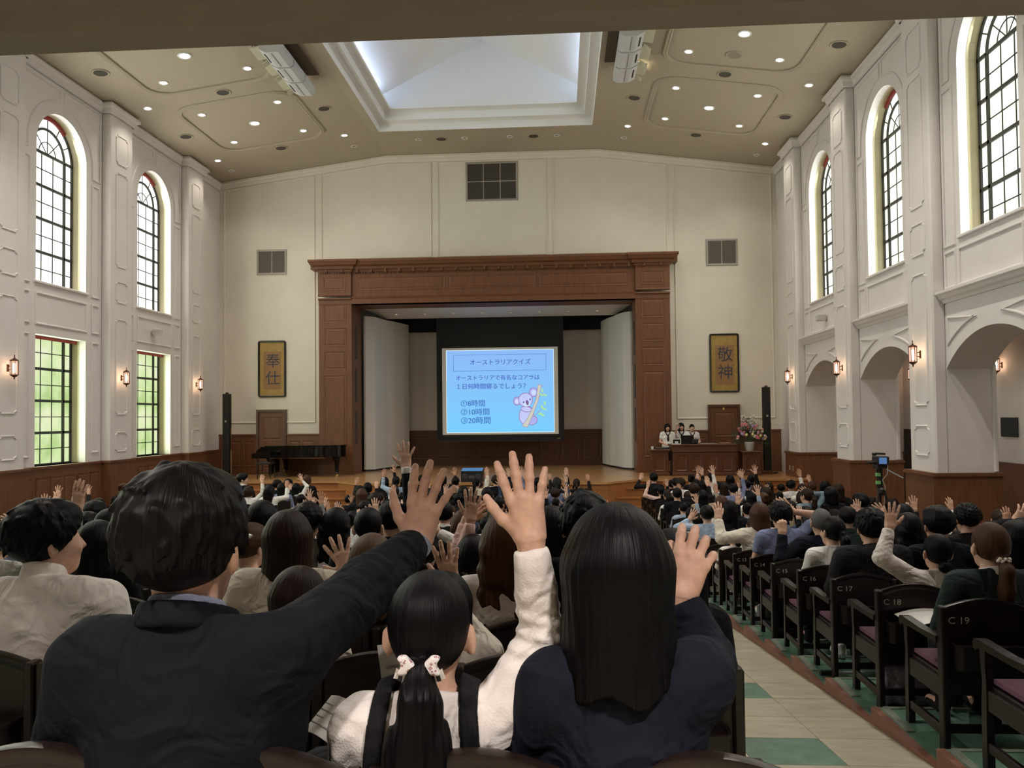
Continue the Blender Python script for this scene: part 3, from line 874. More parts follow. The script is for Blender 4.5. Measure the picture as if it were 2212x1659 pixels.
def downlight(x, y, on, label, scale=1.0):
    t = fixture_root('downlight', x, y, label, 'ceiling light', 'round downlights in the ceiling')
    t.scale = (scale,) * 3
    obj('trim_ring', ring_me, WHITE, t, smooth=True)
    if on:
        obj('lens', lens_me, LAMP_ON if on >= 2 else LAMP_MID, t)
        ld = bpy.data.lights.new('downlight_beam', 'SPOT'); ld.energy = DOWNLIGHT_W * {1: 1.0, 2: 1.6, 3: 10.0}[on]; ld.spot_size = R(125); ld.spot_blend = .6
        ld.color = (1.0, .90, .78) if on == 1 else (1, .93, .85); ld.shadow_soft_size = .09
        lo = bpy.data.objects.new('downlight_beam', ld); COL.objects.link(lo); lo.parent = t; lo.location = (0, 0, .03); lo.rotation_euler = (math.pi, 0, 0)
    else:
        m_ = obj('lens', lens_me, mat('lamp_off', (.30, .27, .22), .3), t)
    return t
for s in (-1, 1):
    sd = 'left' if s < 0 else 'right'
    wall = sd
    for yc, pn in ((16.72, 'near'), (20.73, 'far')):
        c = XM + s * 6.24
        downlight(c, yc, 2, 'bright white downlight in the middle of the %s %s ceiling panel' % (pn, sd), 1.15)
        for dx in (-1.03, 1.03):
            for dy in (-1.02, 1.02):
                if pn == 'near' and dy < 0: 
                    pass
                pos = ('window' if (dx * s > 0) else 'skylight'); fb = 'stage' if dy > 0 else 'balcony'
                downlight(c + dx, yc + dy, 1, 'warm downlight at the %s-side %s-end corner of the %s %s ceiling panel' % (pos, fb, pn, sd), .85)
    for y, nm in ((18.86, 'middle'), (22.88, 'last')):
        downlight(XM + s * 8.28, y, 1, 'warm downlight beside the %s cornice, level with the %s pilaster' % (sd, nm), .85)
    for y, nm in ((18.6, 'level with the gap between the panels'), (22.56, 'near the stage')):
        downlight(XM + s * 4.23, y, 1, 'warm downlight beside the skylight on the %s, %s' % (sd, nm), .85)
    downlight(XM + s * 8.28, 23.86, 0, 'unlit downlight in the %s corner above the stage wall' % sd, .75)
    downlight(XM + s * 4.20, 23.52, 0, 'unlit downlight above the stage wall, %s of the skylight' % sd, .75)
    downlight(XM + s * 2.14, 23.40, 0, 'unlit downlight beyond the skylight, outer one on the %s' % sd, .75)
    downlight(XM + s * .70, 23.38, 0, 'unlit downlight beyond the skylight, inner one on the %s' % sd, .75)
    for y, nm in ((12.71, 'third'), (8.70, 'fourth'), (4.70, 'fifth')):
        downlight(XM + s * 6.24, y, 3, 'bright white downlight in the middle of the %s %s ceiling panel from the stage' % (nm, sd), 1.15)
# round speaker grilles
sp_ring = MB().lathe([(.15, 0), (.20, 0), (.20, .012), (.175, .02), (.15, .006)], n=24, cap=False).mesh('rim')
sp_disc = MB().lathe([(.0, .004), (.155, .004)], n=24, cap=False).mesh('grille')
def speaker(x, y, label, pale=False):
    t = fixture_root('ceiling_speaker', x, y, label, 'speaker', 'round ceiling speakers')
    obj('rim', sp_ring, CEILPAINT, t, smooth=True); obj('grille', sp_disc, mat('speaker_grille_pale', (.30, .26, .21), .7) if pale else GRILLE, t)
for s in (-1, 1):
    sd = 'left' if s < 0 else 'right'
    speaker(XM + s * 8.28, 16.84, 'round dark ceiling speaker nearest the %s cornice and the balcony' % sd)
    speaker(XM + s * 8.28, 20.86, 'round dark ceiling speaker by the %s cornice, nearer the stage' % sd)
    speaker(XM + s * 6.24, 18.71, 'round dark ceiling speaker between the two %s panels' % sd)
    speaker(XM + s * 6.24, 22.74, 'round dark ceiling speaker between the %s far panel and stage wall' % sd)
    speaker(XM + s * 4.23, 20.56, 'round dark ceiling speaker beside the skylight on the %s' % sd)
    speaker(XM + s * 1.43, 23.41, 'round dark ceiling speaker beyond the skylight, %s one' % sd)
speaker(XM + 6.24, 17.72, 'pale round ceiling speaker inside the near right panel', True)
# rounded-rectangle ceiling mouldings
def rrect(cx, cy, hx, hy, r, n=6):
    pts = []
    for sx, sy, a0 in ((1, 1, 0), (-1, 1, 90), (-1, -1, 180), (1, -1, 270)):
        pts += [(cx + sx * (hx - r) + r * math.cos(R(a0 + 90 * i / n)), cy + sy * (hy - r) + r * math.sin(R(a0 + 90 * i / n))) for i in range(n + 1)]
    return pts
for s in (-1, 1):
    for yc, hy in ((16.72, 1.55), (20.73, 1.55)):
        mb = MB(); cx = XM + s * 6.24
        mb.sweep([(x, y, gable(x)) for x, y in rrect(cx, yc, 1.5, hy, .5)], ceil_n(cx), [(0, 0), (.0, .03), (.03, .045), (.06, .03), (.09, .04), (.12, .02), (.12, 0)], True)
        mb.build('ceiling_moulding', CEILPAINT, ceiling)
# air/service slots over the light racks
# ---- stage light racks hanging below the ceiling
def light_rack(x, s):
    t = empty('light_rack', (x, 17.75, gable(x)), label='white rack of three box floodlights hanging %s of the skylight' % ('left' if s < 0 else 'right'), category='stage light')
    mb = MB()
    for yy in (-1.05, .0, .95): mb.tube([(0, yy, 0), (0, yy, -.12)], .018)
    mb.tube([(0, -1.25, -.09), (0, 1.2, -.09)], .03); mb.build('hanger', WHITE, t)
    mb = MB(); mb.box(-.20 + s * -.30, .20 + s * -.30, -1.15, .75, -.02, .0); mb.build('ceiling_slot', mat('slot_dark', (.09, .06, .035), .8), t)
    for k in range(3):
        y0 = -1.2 + k * .80
        b = MB()
        pr = [(-.26, -.10), (.24, -.10), (.27, -.16), (.27, -.30), (.18, -.36), (-.10, -.36), (-.26, -.28)]
        b.prism(pr, y0, y0 + .74, lambda a, h, l: (a * -s, l, h))
        body = b.build('floodlight_body', mat('rack_grey', (.62, .62, .63), .4), t)
        b = MB(); b.prism([(-.27, -.17), (-.50, -.21), (-.50, -.24), (-.27, -.20)], y0 + .06, y0 + .62, lambda a, h, l: (a * -s, l, h)); b.build('flap', mat('rack_cream', (.68, .66, .50), .5), t)
        b = MB(); b.prism([(-.30, -.24), (-.42, -.32), (-.41, -.34), (-.29, -.26)], y0 + .60, y0 + .76, lambda a, h, l: (a * -s, l, h)); b.build('barndoor', mat('rack_cream', (.68, .66, .50), .5), t)
        b = MB(); b.prism([(-.20, -.318), (-.17, -.331), (-.17, -.338), (-.20, -.325)], y0 + .15, y0 + .55, lambda a, h, l: (a * -s, l, h)); b.build('slot', BLACK, body)
        b = MB(); b.prism([(.0, -.362), (.012, -.362), (.012, -.370), (.0, -.370)], y0 + .05, y0 + .68, lambda a, h, l: (a * -s, l, h)); b.build('rib', mat('rack_dark_grey', (.25, .25, .25), .5), body)  # darker grey rib along the underside of each floodlight
    mb = MB(); mb.tube([(.1 * s, .4, 0), (.16 * s, .35, -.2), (.05 * s, .3, -.35)], .008, 6); mb.build('cable', WHITE, t)
light_rack(XM - 4.20, -1)
light_rack(XM + 3.82, 1)

# ================================================================== WALL LANTERNS
LANT = emis('lantern_glow', (1.0, .72, .50), 9.0)
def lantern_glass():
    m = emis('lantern_glass', (1.0, .66, .48), 1.1); nt = m.node_tree
    e = [n for n in nt.nodes if n.bl_idname == 'ShaderNodeEmission'][0]; o = [n for n in nt.nodes if n.bl_idname == 'ShaderNodeOutputMaterial'][0]
    tr = nt.nodes.new('ShaderNodeBsdfTransparent'); tr.inputs[0].default_value = (1, .92, .85, 1); mx = nt.nodes.new('ShaderNodeMixShader'); mx.inputs[0].default_value = .55
    nt.links.new(tr.outputs[0], mx.inputs[1]); nt.links.new(e.outputs[0], mx.inputs[2]); nt.links.new(mx.outputs[0], o.inputs['Surface'])
    return m
def lantern_proto():
    t = empty('wall_lantern', (0, 0, 0), category='lantern', label='bronze')
    mb = MB().cbox(-.045, .045, -.02, 0, -.11, .11, .008); mb.build('wall_plate', BRONZE, t)
    mb = MB().tube([(0, -.01, .06), (0, -.10, .05), (0, -.13, .02)], .014); mb.tube([(0, -.01, -.06), (0, -.10, -.05), (0, -.13, -.02)], .014); mb.build('bracket', BRONZE, t)
    cy = -.21
    mb = MB().lathe([(.012, .40), (.016, .36), (.010, .33), (.03, .29), (.12, .235), (.125, .215), (.105, .20)], (0, cy, 0), 8); mb.build('cap', BRONZE, t)
    mb = MB().lathe([(.105, -.20), (.12, -.215), (.10, -.24), (.045, -.275), (.018, -.29), (.02, -.32), (.004, -.36)], (0, cy, 0), 8); mb.build('finial', BRONZE, t)
    mb = MB()
    for i in range(8):
        a = R(45 * i + 0); mb.tube([(.112 * math.cos(a), cy + .112 * math.sin(a), -.21), (.112 * math.cos(a), cy + .112 * math.sin(a), .22)], .0085, 5)
    mb.build('cage', BRONZE, t)
    mb = MB().lathe([(.100, -.205), (.100, .205)], (0, cy, 0), 8, cap=False); mb.build('glass', lantern_glass(), t)
    mb = MB().lathe([(.035, -.15), (.045, -.05), (.045, .08), (.03, .14)], (0, cy, 0), 10); mb.build('bulb', LANT, t)
    return t
LANT_PROTO = lantern_proto()
def copy_tree(root, loc, rz=0.0, label=None, group=None):
    r = root.copy(); COL.objects.link(r); r.location = loc; r.rotation_euler = (0, 0, rz)
    if label: r['label'] = label
    if group: r['group'] = group
    for ch in list(root.children):
        c = ch.copy(); COL.objects.link(c); c.parent = r
        for g in ch.children:
            d = g.copy(); COL.objects.link(d); d.parent = c
    return r
first = True
for loc, rz, lab in [((WL + PILD, PIL[1], 3.83), 1.5708, 'lit bronze lantern on the left wall, at the picture edge'), ((WL + PILD, PIL[2], 3.83), 1.5708, 'lit bronze lantern between the two left windows'),
                     ((WL + PILD, PIL[3], 3.83), 1.5708, 'lit bronze lantern on the left pilaster by the stage'),
                     ((WR - PILD, PIL[1], 3.83), -1.5708, 'lit bronze lantern on the nearest arcade column'), ((WR - PILD, PIL[2], 3.83), -1.5708, 'lit bronze lantern on the middle arcade column'),
                     ((WR - PILD, PIL[3], 3.83), -1.5708, 'lit bronze lantern on the arcade column by the stage'),
                     ((10.6, 19.12, 3.87), -1.5708, 'lit lantern on the corridor wall inside the nearest arch'), ((10.6, 23.66, 3.90), -1.5708, 'lit lantern on the corridor wall inside the second arch')]:
    if first:
        t = LANT_PROTO; t.scale = (.66,) * 3; t.location = loc; t.rotation_euler = (0, 0, rz); t['label'] = lab; t['group'] = 'bronze wall lanterns'; first = False
    else: t = copy_tree(LANT_PROTO, loc, rz, lab, 'bronze wall lanterns')
    ld = bpy.data.lights.new('lantern_light', 'POINT'); ld.energy = LANTERN_W; ld.color = (1, .66, .42); ld.shadow_soft_size = .09
    lo = bpy.data.objects.new('lantern_light', ld); COL.objects.link(lo); lo.parent = t; lo.location = (0, -.21, 0)
for k, y in enumerate((12.8, 16.8, 20.8)):  # unseen ceiling lamps added to brighten the corridor behind the arcade
    t = empty('corridor_fill_lamp', (9.2, y, 4.6), label='added fill lamp in the corridor behind the %s arch' % ('nearest', 'second', 'third')[k], category='ceiling light', group='added fill lamps in the corridor')
    MB().lathe([(.09, 0), (.14, 0), (.14, -.015), (.09, -.01)], n=18, cap=False).build('trim_ring', WHITE, t)
    MB().lathe([(.0, -.004), (.09, -.004)], n=18, cap=False).build('lens', LAMP_MID, t)
    ld = bpy.data.lights.new('corridor_fill_beam', 'SPOT'); ld.energy = CORRIDOR_FILL_W; ld.spot_size = R(150); ld.spot_blend = .5; ld.color = (1, .9, .76); ld.shadow_soft_size = .1
    lo = bpy.data.objects.new('corridor_fill_beam', ld); COL.objects.link(lo); lo.parent = t; lo.location = (0, 0, -.03)
# ---- small things on the walls
def wall_speaker(X, y, z, s, lab):
    t = empty('wall_speaker', (X, y, z), label=lab, category='speaker')
    MB().cbox(0 if s > 0 else -.04, .04 if s > 0 else 0, -.03, .03, -.05, .05, .005).build('bracket', WHITE, t)
    MB().cbox(.04 if s > 0 else -.26, .26 if s > 0 else -.04, -.10, .10, -.09, .08, .02).build('body', mat('speaker_white', (.62, .60, .55), .5), t)
wall_speaker(WL, 20.6, 5.2, 1, 'small white speaker box between the left windows by the stage')
wall_speaker(WR, 20.4, 5.25, -1, 'small white speaker box above the last arch')
def vent(x0, x1, z0, z1, nx, nz, lab):
    t = empty('air_grille', ((x0 + x1) / 2, YB, (z0 + z1) / 2), label=lab, category='vent')
    hx, hz = (x1 - x0) / 2, (z1 - z0) / 2
    MB().sweep([(a, -.0, b) for a, b in rect(-hx, hx, -hz, hz)], (0, -1, 0), [(-.03, 0), (-.03, .02), (.0, .03), (.035, .02), (.035, 0)], True).build('frame', mat('vent_frame', (.40, .37, .32), .5, metal=.3), t)
    gm = mat('vent_panel', (.065, .054, .044), .8, bump=.3, bscale=200)
    for i in range(nx):
        for j in range(nz):
            MB().box(-hx + 2 * hx * i / nx + .012, -hx + 2 * hx * (i + 1) / nx - .012, -.012, 0, -hz + 2 * hz * j / nz + .012, -hz + 2 * hz * (j + 1) / nz - .012).build('grille_panel', gm if nx == 3 else mat('vent_panel_grey', (.13, .115, .095), .8, bump=.3, bscale=200), t)
vent(-2.99, -1.34, 9.82, 11.05, 3, 2, 'large dark six-panel grille high above the stage')
vent(-9.97, -9.02, 7.56, 8.34, 2, 1, 'grey two-panel grille above the left scroll')
vent(4.72, 5.66, 7.54, 8.34, 2, 1, 'grey two-panel grille above the right scroll')
def scroll(x0, x1, z0, z1, chars, lab, seal):
    t = empty('framed_scroll', ((x0 + x1) / 2, YB - .0, (z0 + z1) / 2), label=lab, category='calligraphy')
    hx, hz = (x1 - x0) / 2, (z1 - z0) / 2
    MB().sweep([(a, -.01, b) for a, b in rrect(0, 0, hx, hz, .07)], (0, -1, 0), [(.0, 0), (.0, .04), (.02, .05), (.05, .04), (.055, 0)], True).build('frame', mat('frame_black', (.012, .010, .012), .3), t)
    MB().box(-hx + .03, hx - .03, -.02, 0, -hz + .03, hz - .03).build('gold_mount', mat('gold_silk', (.40, .265, .065), .5, noise=.12, nscale=12), t)
    pp = MB().box(-hx * .62, hx * .66, -.024, -.019, -hz * .73, hz * .62).build('paper', mat('scroll_paper', (.33, .18, .075), .7, noise=.06, nscale=6), t)
    ink = mat('ink', (.045, .05, .075), .6)
    for ch, zc in zip(chars, (.24, -.33)):
        o = obj('character', text_mesh(ch, .50, .001), ink, pp, loc=(.03, -.028, zc), rot=(R(90), 0, 0))
    if seal:
        o = obj('signature', text_mesh('学園長書', .065, .001, bold=.0), ink, pp, loc=(-hx * .52, -.027, -.3), rot=(R(90), R(90), 0)); o.hide_render = False
    MB().add([(-hx + .05, -.03, -hz + .05), (hx - .05, -.03, -hz + .05), (hx - .05, -.03, hz - .05), (-hx + .05, -.03, hz - .05)], [(0, 1, 2, 3)])
scroll(-9.95, -9.02, 3.48, 5.34, '奉仕', 'framed gold scroll with two black characters above the piano', False)
scroll(4.74, 5.67, 3.46, 5.33, '敬神', 'framed gold scroll with two black characters above the desk', False)
# socket plates
for X, s, lab in ((WL + PILD + .06, 1, 'left'), (WR - PILD - .08, -1, 'right')):
    for k, y in enumerate((22.55, 22.85)):
        MB().cbox(min(X, X + s * .012), max(X, X + s * .012), y - .04, y + .04, 1.12, 1.26, .004).build('socket_plate', mat('plate_metal', (.55, .50, .42), .4, metal=.4), label='small metal socket plate on the %s pilaster base, %s' % (lab, ('nearer the seats', 'nearer the stage')[k]), category='socket')
# plaque in the corridor
t = empty('wall_plaque', (10.595, 18.85, 2.38), label='dark square plaque on the corridor wall', category='plaque')
MB().cbox(-.04, .0, -.33, .33, -.23, .23, .008).build('plate', mat('plaque_dark', (.02, .022, .022), .5), t)
# service doorway in the corridor (dark)
mb = MB(); mb.box(10.50, 10.56, 23.1, 24.3, -.05, 2.25)
d = struct('door_3', mb, mat('dark_doorway', (.025, .016, .012), .6), label='dark doorway in the corridor behind the arcade')
# ================================================================== STAGE FURNITURE
# ---- projection screen
t = empty('projection_screen', (-2.16, 27.3, 1.94), label='black-masked projection screen showing a blue quiz slide', category='screen')
MB().box(-2.27, 2.27, 0, .03, 0, 4.5).build('masking', mat('screen_black', (.010, .011, .012), .8), t)
MB().box(-2.30, 2.30, -.03, .06, -.06, .0).build('bottom_bar', BLACK, t)
MB().box(2.02, 2.14, -.035, -.03, .02, .05).build('maker_plate', GOLD, t)
MB().box(-2.07, 2.07, -.006, 0, .19, 3.29).build('screen_fabric', mat('screen_white', (.84, .83, .80), .8), t)
def slide_mat():
    m = bpy.data.materials.new('slide_blue'); m.use_nodes = True
    N, L = m.node_tree.nodes, m.node_tree.links; N.clear()
    tc = N.new('ShaderNodeTexCoord'); sx = N.new('ShaderNodeSeparateXYZ'); L.new(tc.outputs['Generated'], sx.inputs[0])
    cr = N.new('ShaderNodeValToRGB'); cr.color_ramp.elements[0].color = (.20, .62, 1.0, 1); cr.color_ramp.elements[1].color = (.27, .50, .93, 1)
    L.new(sx.outputs['Z'], cr.inputs['Fac'])
    e = N.new('ShaderNodeEmission'); e.inputs['Strength'].default_value = 1.0; L.new(cr.outputs[0], e.inputs['Color'])
    o = N.new('ShaderNodeOutputMaterial'); L.new(e.outputs[0], o.inputs['Surface'])
    return m
SW, SZ0, SZ1 = 1.905, .275, 3.19
slide = MB().box(-SW, SW, -.010, -.006, SZ0, SZ1).build('slide', slide_mat(), t)
edge = MB()
for a, b, c, d in ((-SW - .02, SW + .02, SZ0 - .02, SZ0), (-SW - .02, SW + .02, SZ1, SZ1 + .02), (-SW - .02, -SW, SZ0, SZ1), (SW, SW + .02, SZ0, SZ1)): edge.box(a, b, -.010, -.006, c, d)
edge.build('slide_edge', emis('slide_edge', (.75, .93, 1.0), 1.0), slide)
TXT = emis('slide_text', (.10, .16, .62), .9); TXT2 = emis('slide_text_blue', (.07, .20, .60), .9)
# slide coordinates taken as fractions of its width and height
def sl(fx, fy): return (-SW + 2 * SW * fx, SZ1 - (SZ1 - SZ0) * fy)
def slide_text(body, fx, fy, size, material, width):
    me = text_mesh(body, size, 0, 'LEFT', bold=0)
    v = np.array([p.co[:] for p in me.vertices]); w = v[:, 0].max() - v[:, 0].min()
    x, z = sl(fx, fy)
    k = width * 2 * SW / w
    for dx, dy in ((0, 0), (.008, .0006), (.004, .0012)):
        o = obj('lettering', me, material, slide, loc=(x + dx, -.013 - dy, z + dx * .4), rot=(R(90), 0, 0)); o.scale = (k, k, 1)
slide_text('オーストラリアクイズ', .216, .150, .22, TXT, .565)
slide_text('オーストラリアで有名なコアラは', .080, .340, .20, TXT, .785)
slide_text('１日何時間寝るでしょう？', .080, .445, .20, TXT, .645)
slide_text('①8時間', .125, .652, .22, TXT2, .225)
slide_text('②10時間', .125, .757, .22, TXT2, .265)
slide_text('③20時間', .125, .862, .22, TXT2, .275)
bx = MB(); a, z1_ = sl(.065, .055); b, z0_ = sl(.932, .247); w_ = .012
for q in ((a, b, z0_ - w_, z0_), (a, b, z1_, z1_ + w_), (a - w_, a, z0_, z1_), (b, b + w_, z0_, z1_)): bx.box(q[0], q[1], -.014, -.011, q[2], q[3])
bx.build('title_box', TXT2, slide)
# the drawn koala on its branch (flat picture on the slide)
def blob(name, pts, color, lift, parent=None):
    n = len(pts); mb = MB(); mb.prism([sl(*p) for p in pts], -.011 - lift, -.0105 - lift, lambda u, v, h: (u, h, v)); return mb.build(name, emis('slide_' + name, color, 1.0), slide)
def ell(cx, cy, rx, ry, rot=0, n=22):
    c, s_ = math.cos(R(rot)), math.sin(R(rot)); asp = 2 * SW / (SZ1 - SZ0)
    out = []
    for i in range(n):
        t_ = 2 * math.pi * i / n; u, v = rx * math.cos(t_), ry * math.sin(t_)
        out.append((cx + u * c - v * s_, cy + (u * s_ + v * c) * asp))
    return out
FUR, FUR2, LINE = (.42, .45, .86), (.55, .60, .95), (.34, .20, .42)
def outlined(name, cx, cy, rx, ry, rot, col, lift, lw=.006):
    blob('koala_outline', ell(cx, cy, rx + lw, ry + lw, rot), LINE, lift); blob(name, ell(cx, cy, rx, ry, rot), col, lift + .0006)
outlined('koala_body', .745, .80, .065, .085, 10, FUR2, .001)
outlined('koala_leg', .80, .865, .045, .035, -25, FUR, .003)
outlined('koala_ear', .812, .52, .036, .040, 0, FUR, .003); blob('koala_ear_inside', ell(.815, .522, .022, .027), (.62, .72, 1.0), .005)
outlined('koala_ear', .660, .625, .032, .036, 0, FUR, .003); blob('koala_ear_inside', ell(.658, .63, .019, .022), (.62, .72, 1.0), .005)
outlined('koala_head', .738, .61, .062, .060, -15, FUR2, .006)
outlined('koala_arm', .745, .725, .048, .022, 8, FUR2, .007)
blob('koala_cheek', ell(.75, .665, .035, .02, -10), (.66, .78, 1.0), .008)
blob('koala_nose', ell(.754, .645, .014, .024, -12), (.20, .13, .28), .009)
blob('koala_eye', ell(.720, .64, .007, .008), (.12, .08, .2), .009); blob('koala_eye', ell(.781, .605, .007, .008), (.12, .08, .2), .009)
blob('branch_edge', [(.855, .425), (.888, .43), (.868, .56), (.86, .62), (.805, .80), (.755, .95), (.70, .93), (.74, .86), (.79, .74), (.835, .60)], (.42, .33, .40), .010)
blob('branch', [(.859, .432), (.884, .436), (.864, .56), (.855, .62), (.80, .80), (.751, .942), (.707, .925), (.746, .86), (.795, .74), (.84, .60)], (.62, .62, .55), .0112)
for cx, cy, r_ in ((.895, .50, 70), (.885, .55, 40), (.92, .555, 20), (.917, .655, 80), (.892, .70, 60), (.915, .725, 15), (.875, .78, -10), (.895, .80, 30)):
    blob('leaf', ell(cx, cy, .020, .009, r_), (.42, .78, .36), .0125)
blob('twig', [(.86, .58), (.90, .53), (.902, .536), (.862, .59)], (.4, .34, .4), .012); blob('twig', [(.82, .80), (.90, .70), (.903, .705), (.822, .81)], (.4, .34, .4), .012); blob('twig', [(.88, .45), (.907, .428), (.908, .434), (.882, .458)], (.4, .34, .4), .012)

# ---- grand piano (tail towards the centre)
def grand_piano():
    # local: x along the length (0 = keyboard end), y depth towards the wall
    t = empty('grand_piano', (-9.55, 23.25, STAGE), rz=R(-2), label='black lacquered grand piano with closed lid', category='piano')
    L_ = 2.78
    rim = [(.28, .02), (1.0, .0), (2.3, .10), (2.62, .25), (2.76, .50), (2.74, .78), (2.55, 1.0), (2.1, 1.12), (1.5, 1.30), (.9, 1.48), (.28, 1.50)]
    # straight (bass) side nearest us
    MB().prism(rim, .62, .955, lambda a, b, h: (a, b, h)).build('case', PIANO, t, smooth=.6)
    lid = [(.42, -.02), (1.0, -.03), (2.3, .08), (2.65, .23), (2.79, .50), (2.77, .79), (2.57, 1.02), (2.1, 1.14), (1.5, 1.32), (.9, 1.50), (.42, 1.52)]
    MB().prism(lid, .96, .985, lambda a, b, h: (a, b, h)).build('lid', PIANO, t, smooth=.6)
    MB().prism([(.28, .60), (.0, .60), (.0, .74), (.12, .76), (.17, .84), (.30, .93), (.42, .955), (.42, .60)], .0, 1.50, lambda a, b, h: (a, h, b)).build('keyboard_cheeks', PIANO, t)
    MB().box(.05, .25, .10, 1.40, .742, .755).build('key_lid', PIANO, t)
    MB().box(.55, 2.3, .07, .10, .585, .605).build('soundboard_rail', WOOD, t)
    def leg(x, y):
        l = MB().prism([(-.14, .62), (.14, .62), (.10, .52), (.055, .44), (.05, .10), (-.05, .10), (-.055, .44), (-.10, .52)], -.055, .055, lambda a, b, h: (x + a, y + h, b)).build('leg', PIANO, t)
        MB().lathe([(.03, .10), (.045, .08), (.02, .06)], (x, y, 0), 10).build('caster_cup', GOLD, l)
        MB().lathe([(.05, 0), (.05, .03), (.03, .06)], (x, y, 0), 12, cap=True).build('caster', GOLD, l)
    leg(.55, .16); leg(.55, 1.34); leg(2.52, .55)
    MB().box(.42, .50, .55, .95, .12, .62).build('pedal_lyre', PIANO, t)
    for k in range(3): MB().box(.30, .44, .64 + k * .10, .69 + k * .10, .05, .075).build('pedal', GOLD, t)
    MB().tube([(.55, .75, .6), (.75, .75, .12)], .01).build('lyre_rod', GOLD, t)
    MB().box(.33, .37, .25, .60, .845, .85).build('brand_line', GOLD, t)
grand_piano()
t = empty('piano_chair', (-8.98, 22.98, STAGE), label='black wooden piano chair in front of the keyboard', category='chair')
MB().cbox(-.20, .20, -.19, .19, .44, .50, .02).build('seat', BLACK, t)
for x in (-.18, .18):
    for y in (-.17, .17): MB().tube([(x * 1.12, y * 1.12, 0), (x, y, .44)], .018, 6).build('leg', PIANO, t)
for x in (-.18, .18): MB().tube([(x, -.17, .5), (x, -.2, .82)], .015, 6).build('back_post', PIANO, t)
MB().box(-.19, .19, -.21, -.18, .66, .80).build('back_slat', PIANO, t)
MB().tube([(-.2, -.19, .2), (.2, -.19, .2)], .012, 6).build('stretcher', PIANO, t)
# ---- tall line-array speakers on stands
def line_speaker(x, y, lab):
    t = empty('column_speaker', (x, y, STAGE), label=lab, category='speaker')
    MB().cbox(-.105, .105, -.10, .10, .10, 2.62, .01).build('cabinet', mat('speaker_cab', (.006, .0065, .006), .7), t)
    MB().box(-.10, .10, -.105, -.10, 1.10, 1.12).build('joint', BLACK, t)
    MB().box(-.03, .03, -.108, -.10, 1.72, 1.78).build('badge', mat('badge_silver', (.35, .36, .33), .4), t)
    MB().lathe([(.05, 2.62), (.05, 2.66), (.02, 2.67)], n=10).build('top_knob', BLACK, t)
    MB().box(-.20, .20, -.16, .22, 0, .04).build('base_plate', WOODD, t)
    for s in (-1, 1):
        MB().box(s * .14 - .018, s * .14 + .018, -.03, .03, .04, .85).build('stand_post', mat('stand_wood', (.20, .11, .05), .5), t)
        MB().box(s * .125 - .008, s * .125 + .008, -.012, .012, .85, 1.55).build('stand_rod', GOLD, t)
    MB().tube([(-.2, .1, .02), (-.34, .1, .02)], .02).build('foot', BLACK, t); MB().tube([(.2, .1, .02), (.34, .1, .02)], .02).build('foot', BLACK, t)
line_speaker(-10.55, 23.75, 'tall thin black column speaker left of the piano')
line_speaker(6.22, 23.75, 'tall thin black column speaker right of the flowers')
# ---- speaker's desk, side table and flower stand with arched panels
def arched_panel(parent, x0, x1, z0, z1, y, material):
    c = (x0 + x1) / 2; r = (x1 - x0) / 2
    pts = [(x0, z0), (x1, z0)] + [(c + r * math.cos(R(a)), z1 - r * .75 + r * .75 * math.sin(R(a))) for a in range(0, 181, 20)]
    MB().sweep([(a, y, b) for a, b in pts], (0, -1, 0), [(0, 0), (0, .016), (.015, .016), (.032, .004), (.034, 0)], True).build('arched_panel', material, parent)
def desk(name, x0, x1, y0, y1, h, panels, lab, cat):
    t = empty(name, ((x0 + x1) / 2, (y0 + y1) / 2, STAGE), label=lab, category=cat)
    hx, hy = (x1 - x0) / 2, (y1 - y0) / 2
    MB().cbox(-hx + .05, hx - .05, -hy + .05, hy - .05, .06, h - .06, .008).build('body', WOODD, t)
    MB().cbox(-hx + .02, hx - .02, -hy + .02, hy - .02, 0, .09, .008).build('plinth', WOODD, t)
    top = MB(); top.cbox(-hx, hx, -hy, hy, h - .035, h, .008); top.cbox(-hx + .02, hx - .02, -hy + .02, hy - .02, h - .07, h - .035, .008)
    if name == 'speaking_desk': top.cbox(-hx + .03, hx - .03, -hy + .03, hy - .03, h - .20, h - .07, .008); top.cbox(-hx + .015, hx - .015, -hy + .015, hy - .015, h - .225, h - .195, .006)
    top.build('top', WOODD, t)
    w = (2 * hx - .16) / panels
    for k in range(panels):
        a = -hx + .08 + k * w + .07; arched_panel(t, a, a + w - .14, .14, h - (.30 if name == 'speaking_desk' else .14), -hy + .048, WOODD)
    return t
desk('speaking_desk', 3.24, 5.18, 23.0, 23.75, .93, 4, 'long dark wooden desk with four arched panels', 'desk')
desk('side_table', 2.61, 3.22, 23.05, 23.6, .78, 1, 'small dark wooden side table left of the long desk', 'table')
desk('flower_stand', 5.28, 5.88, 23.0, 23.6, .71, 1, 'dark wooden stand under the flower arrangement', 'stand')
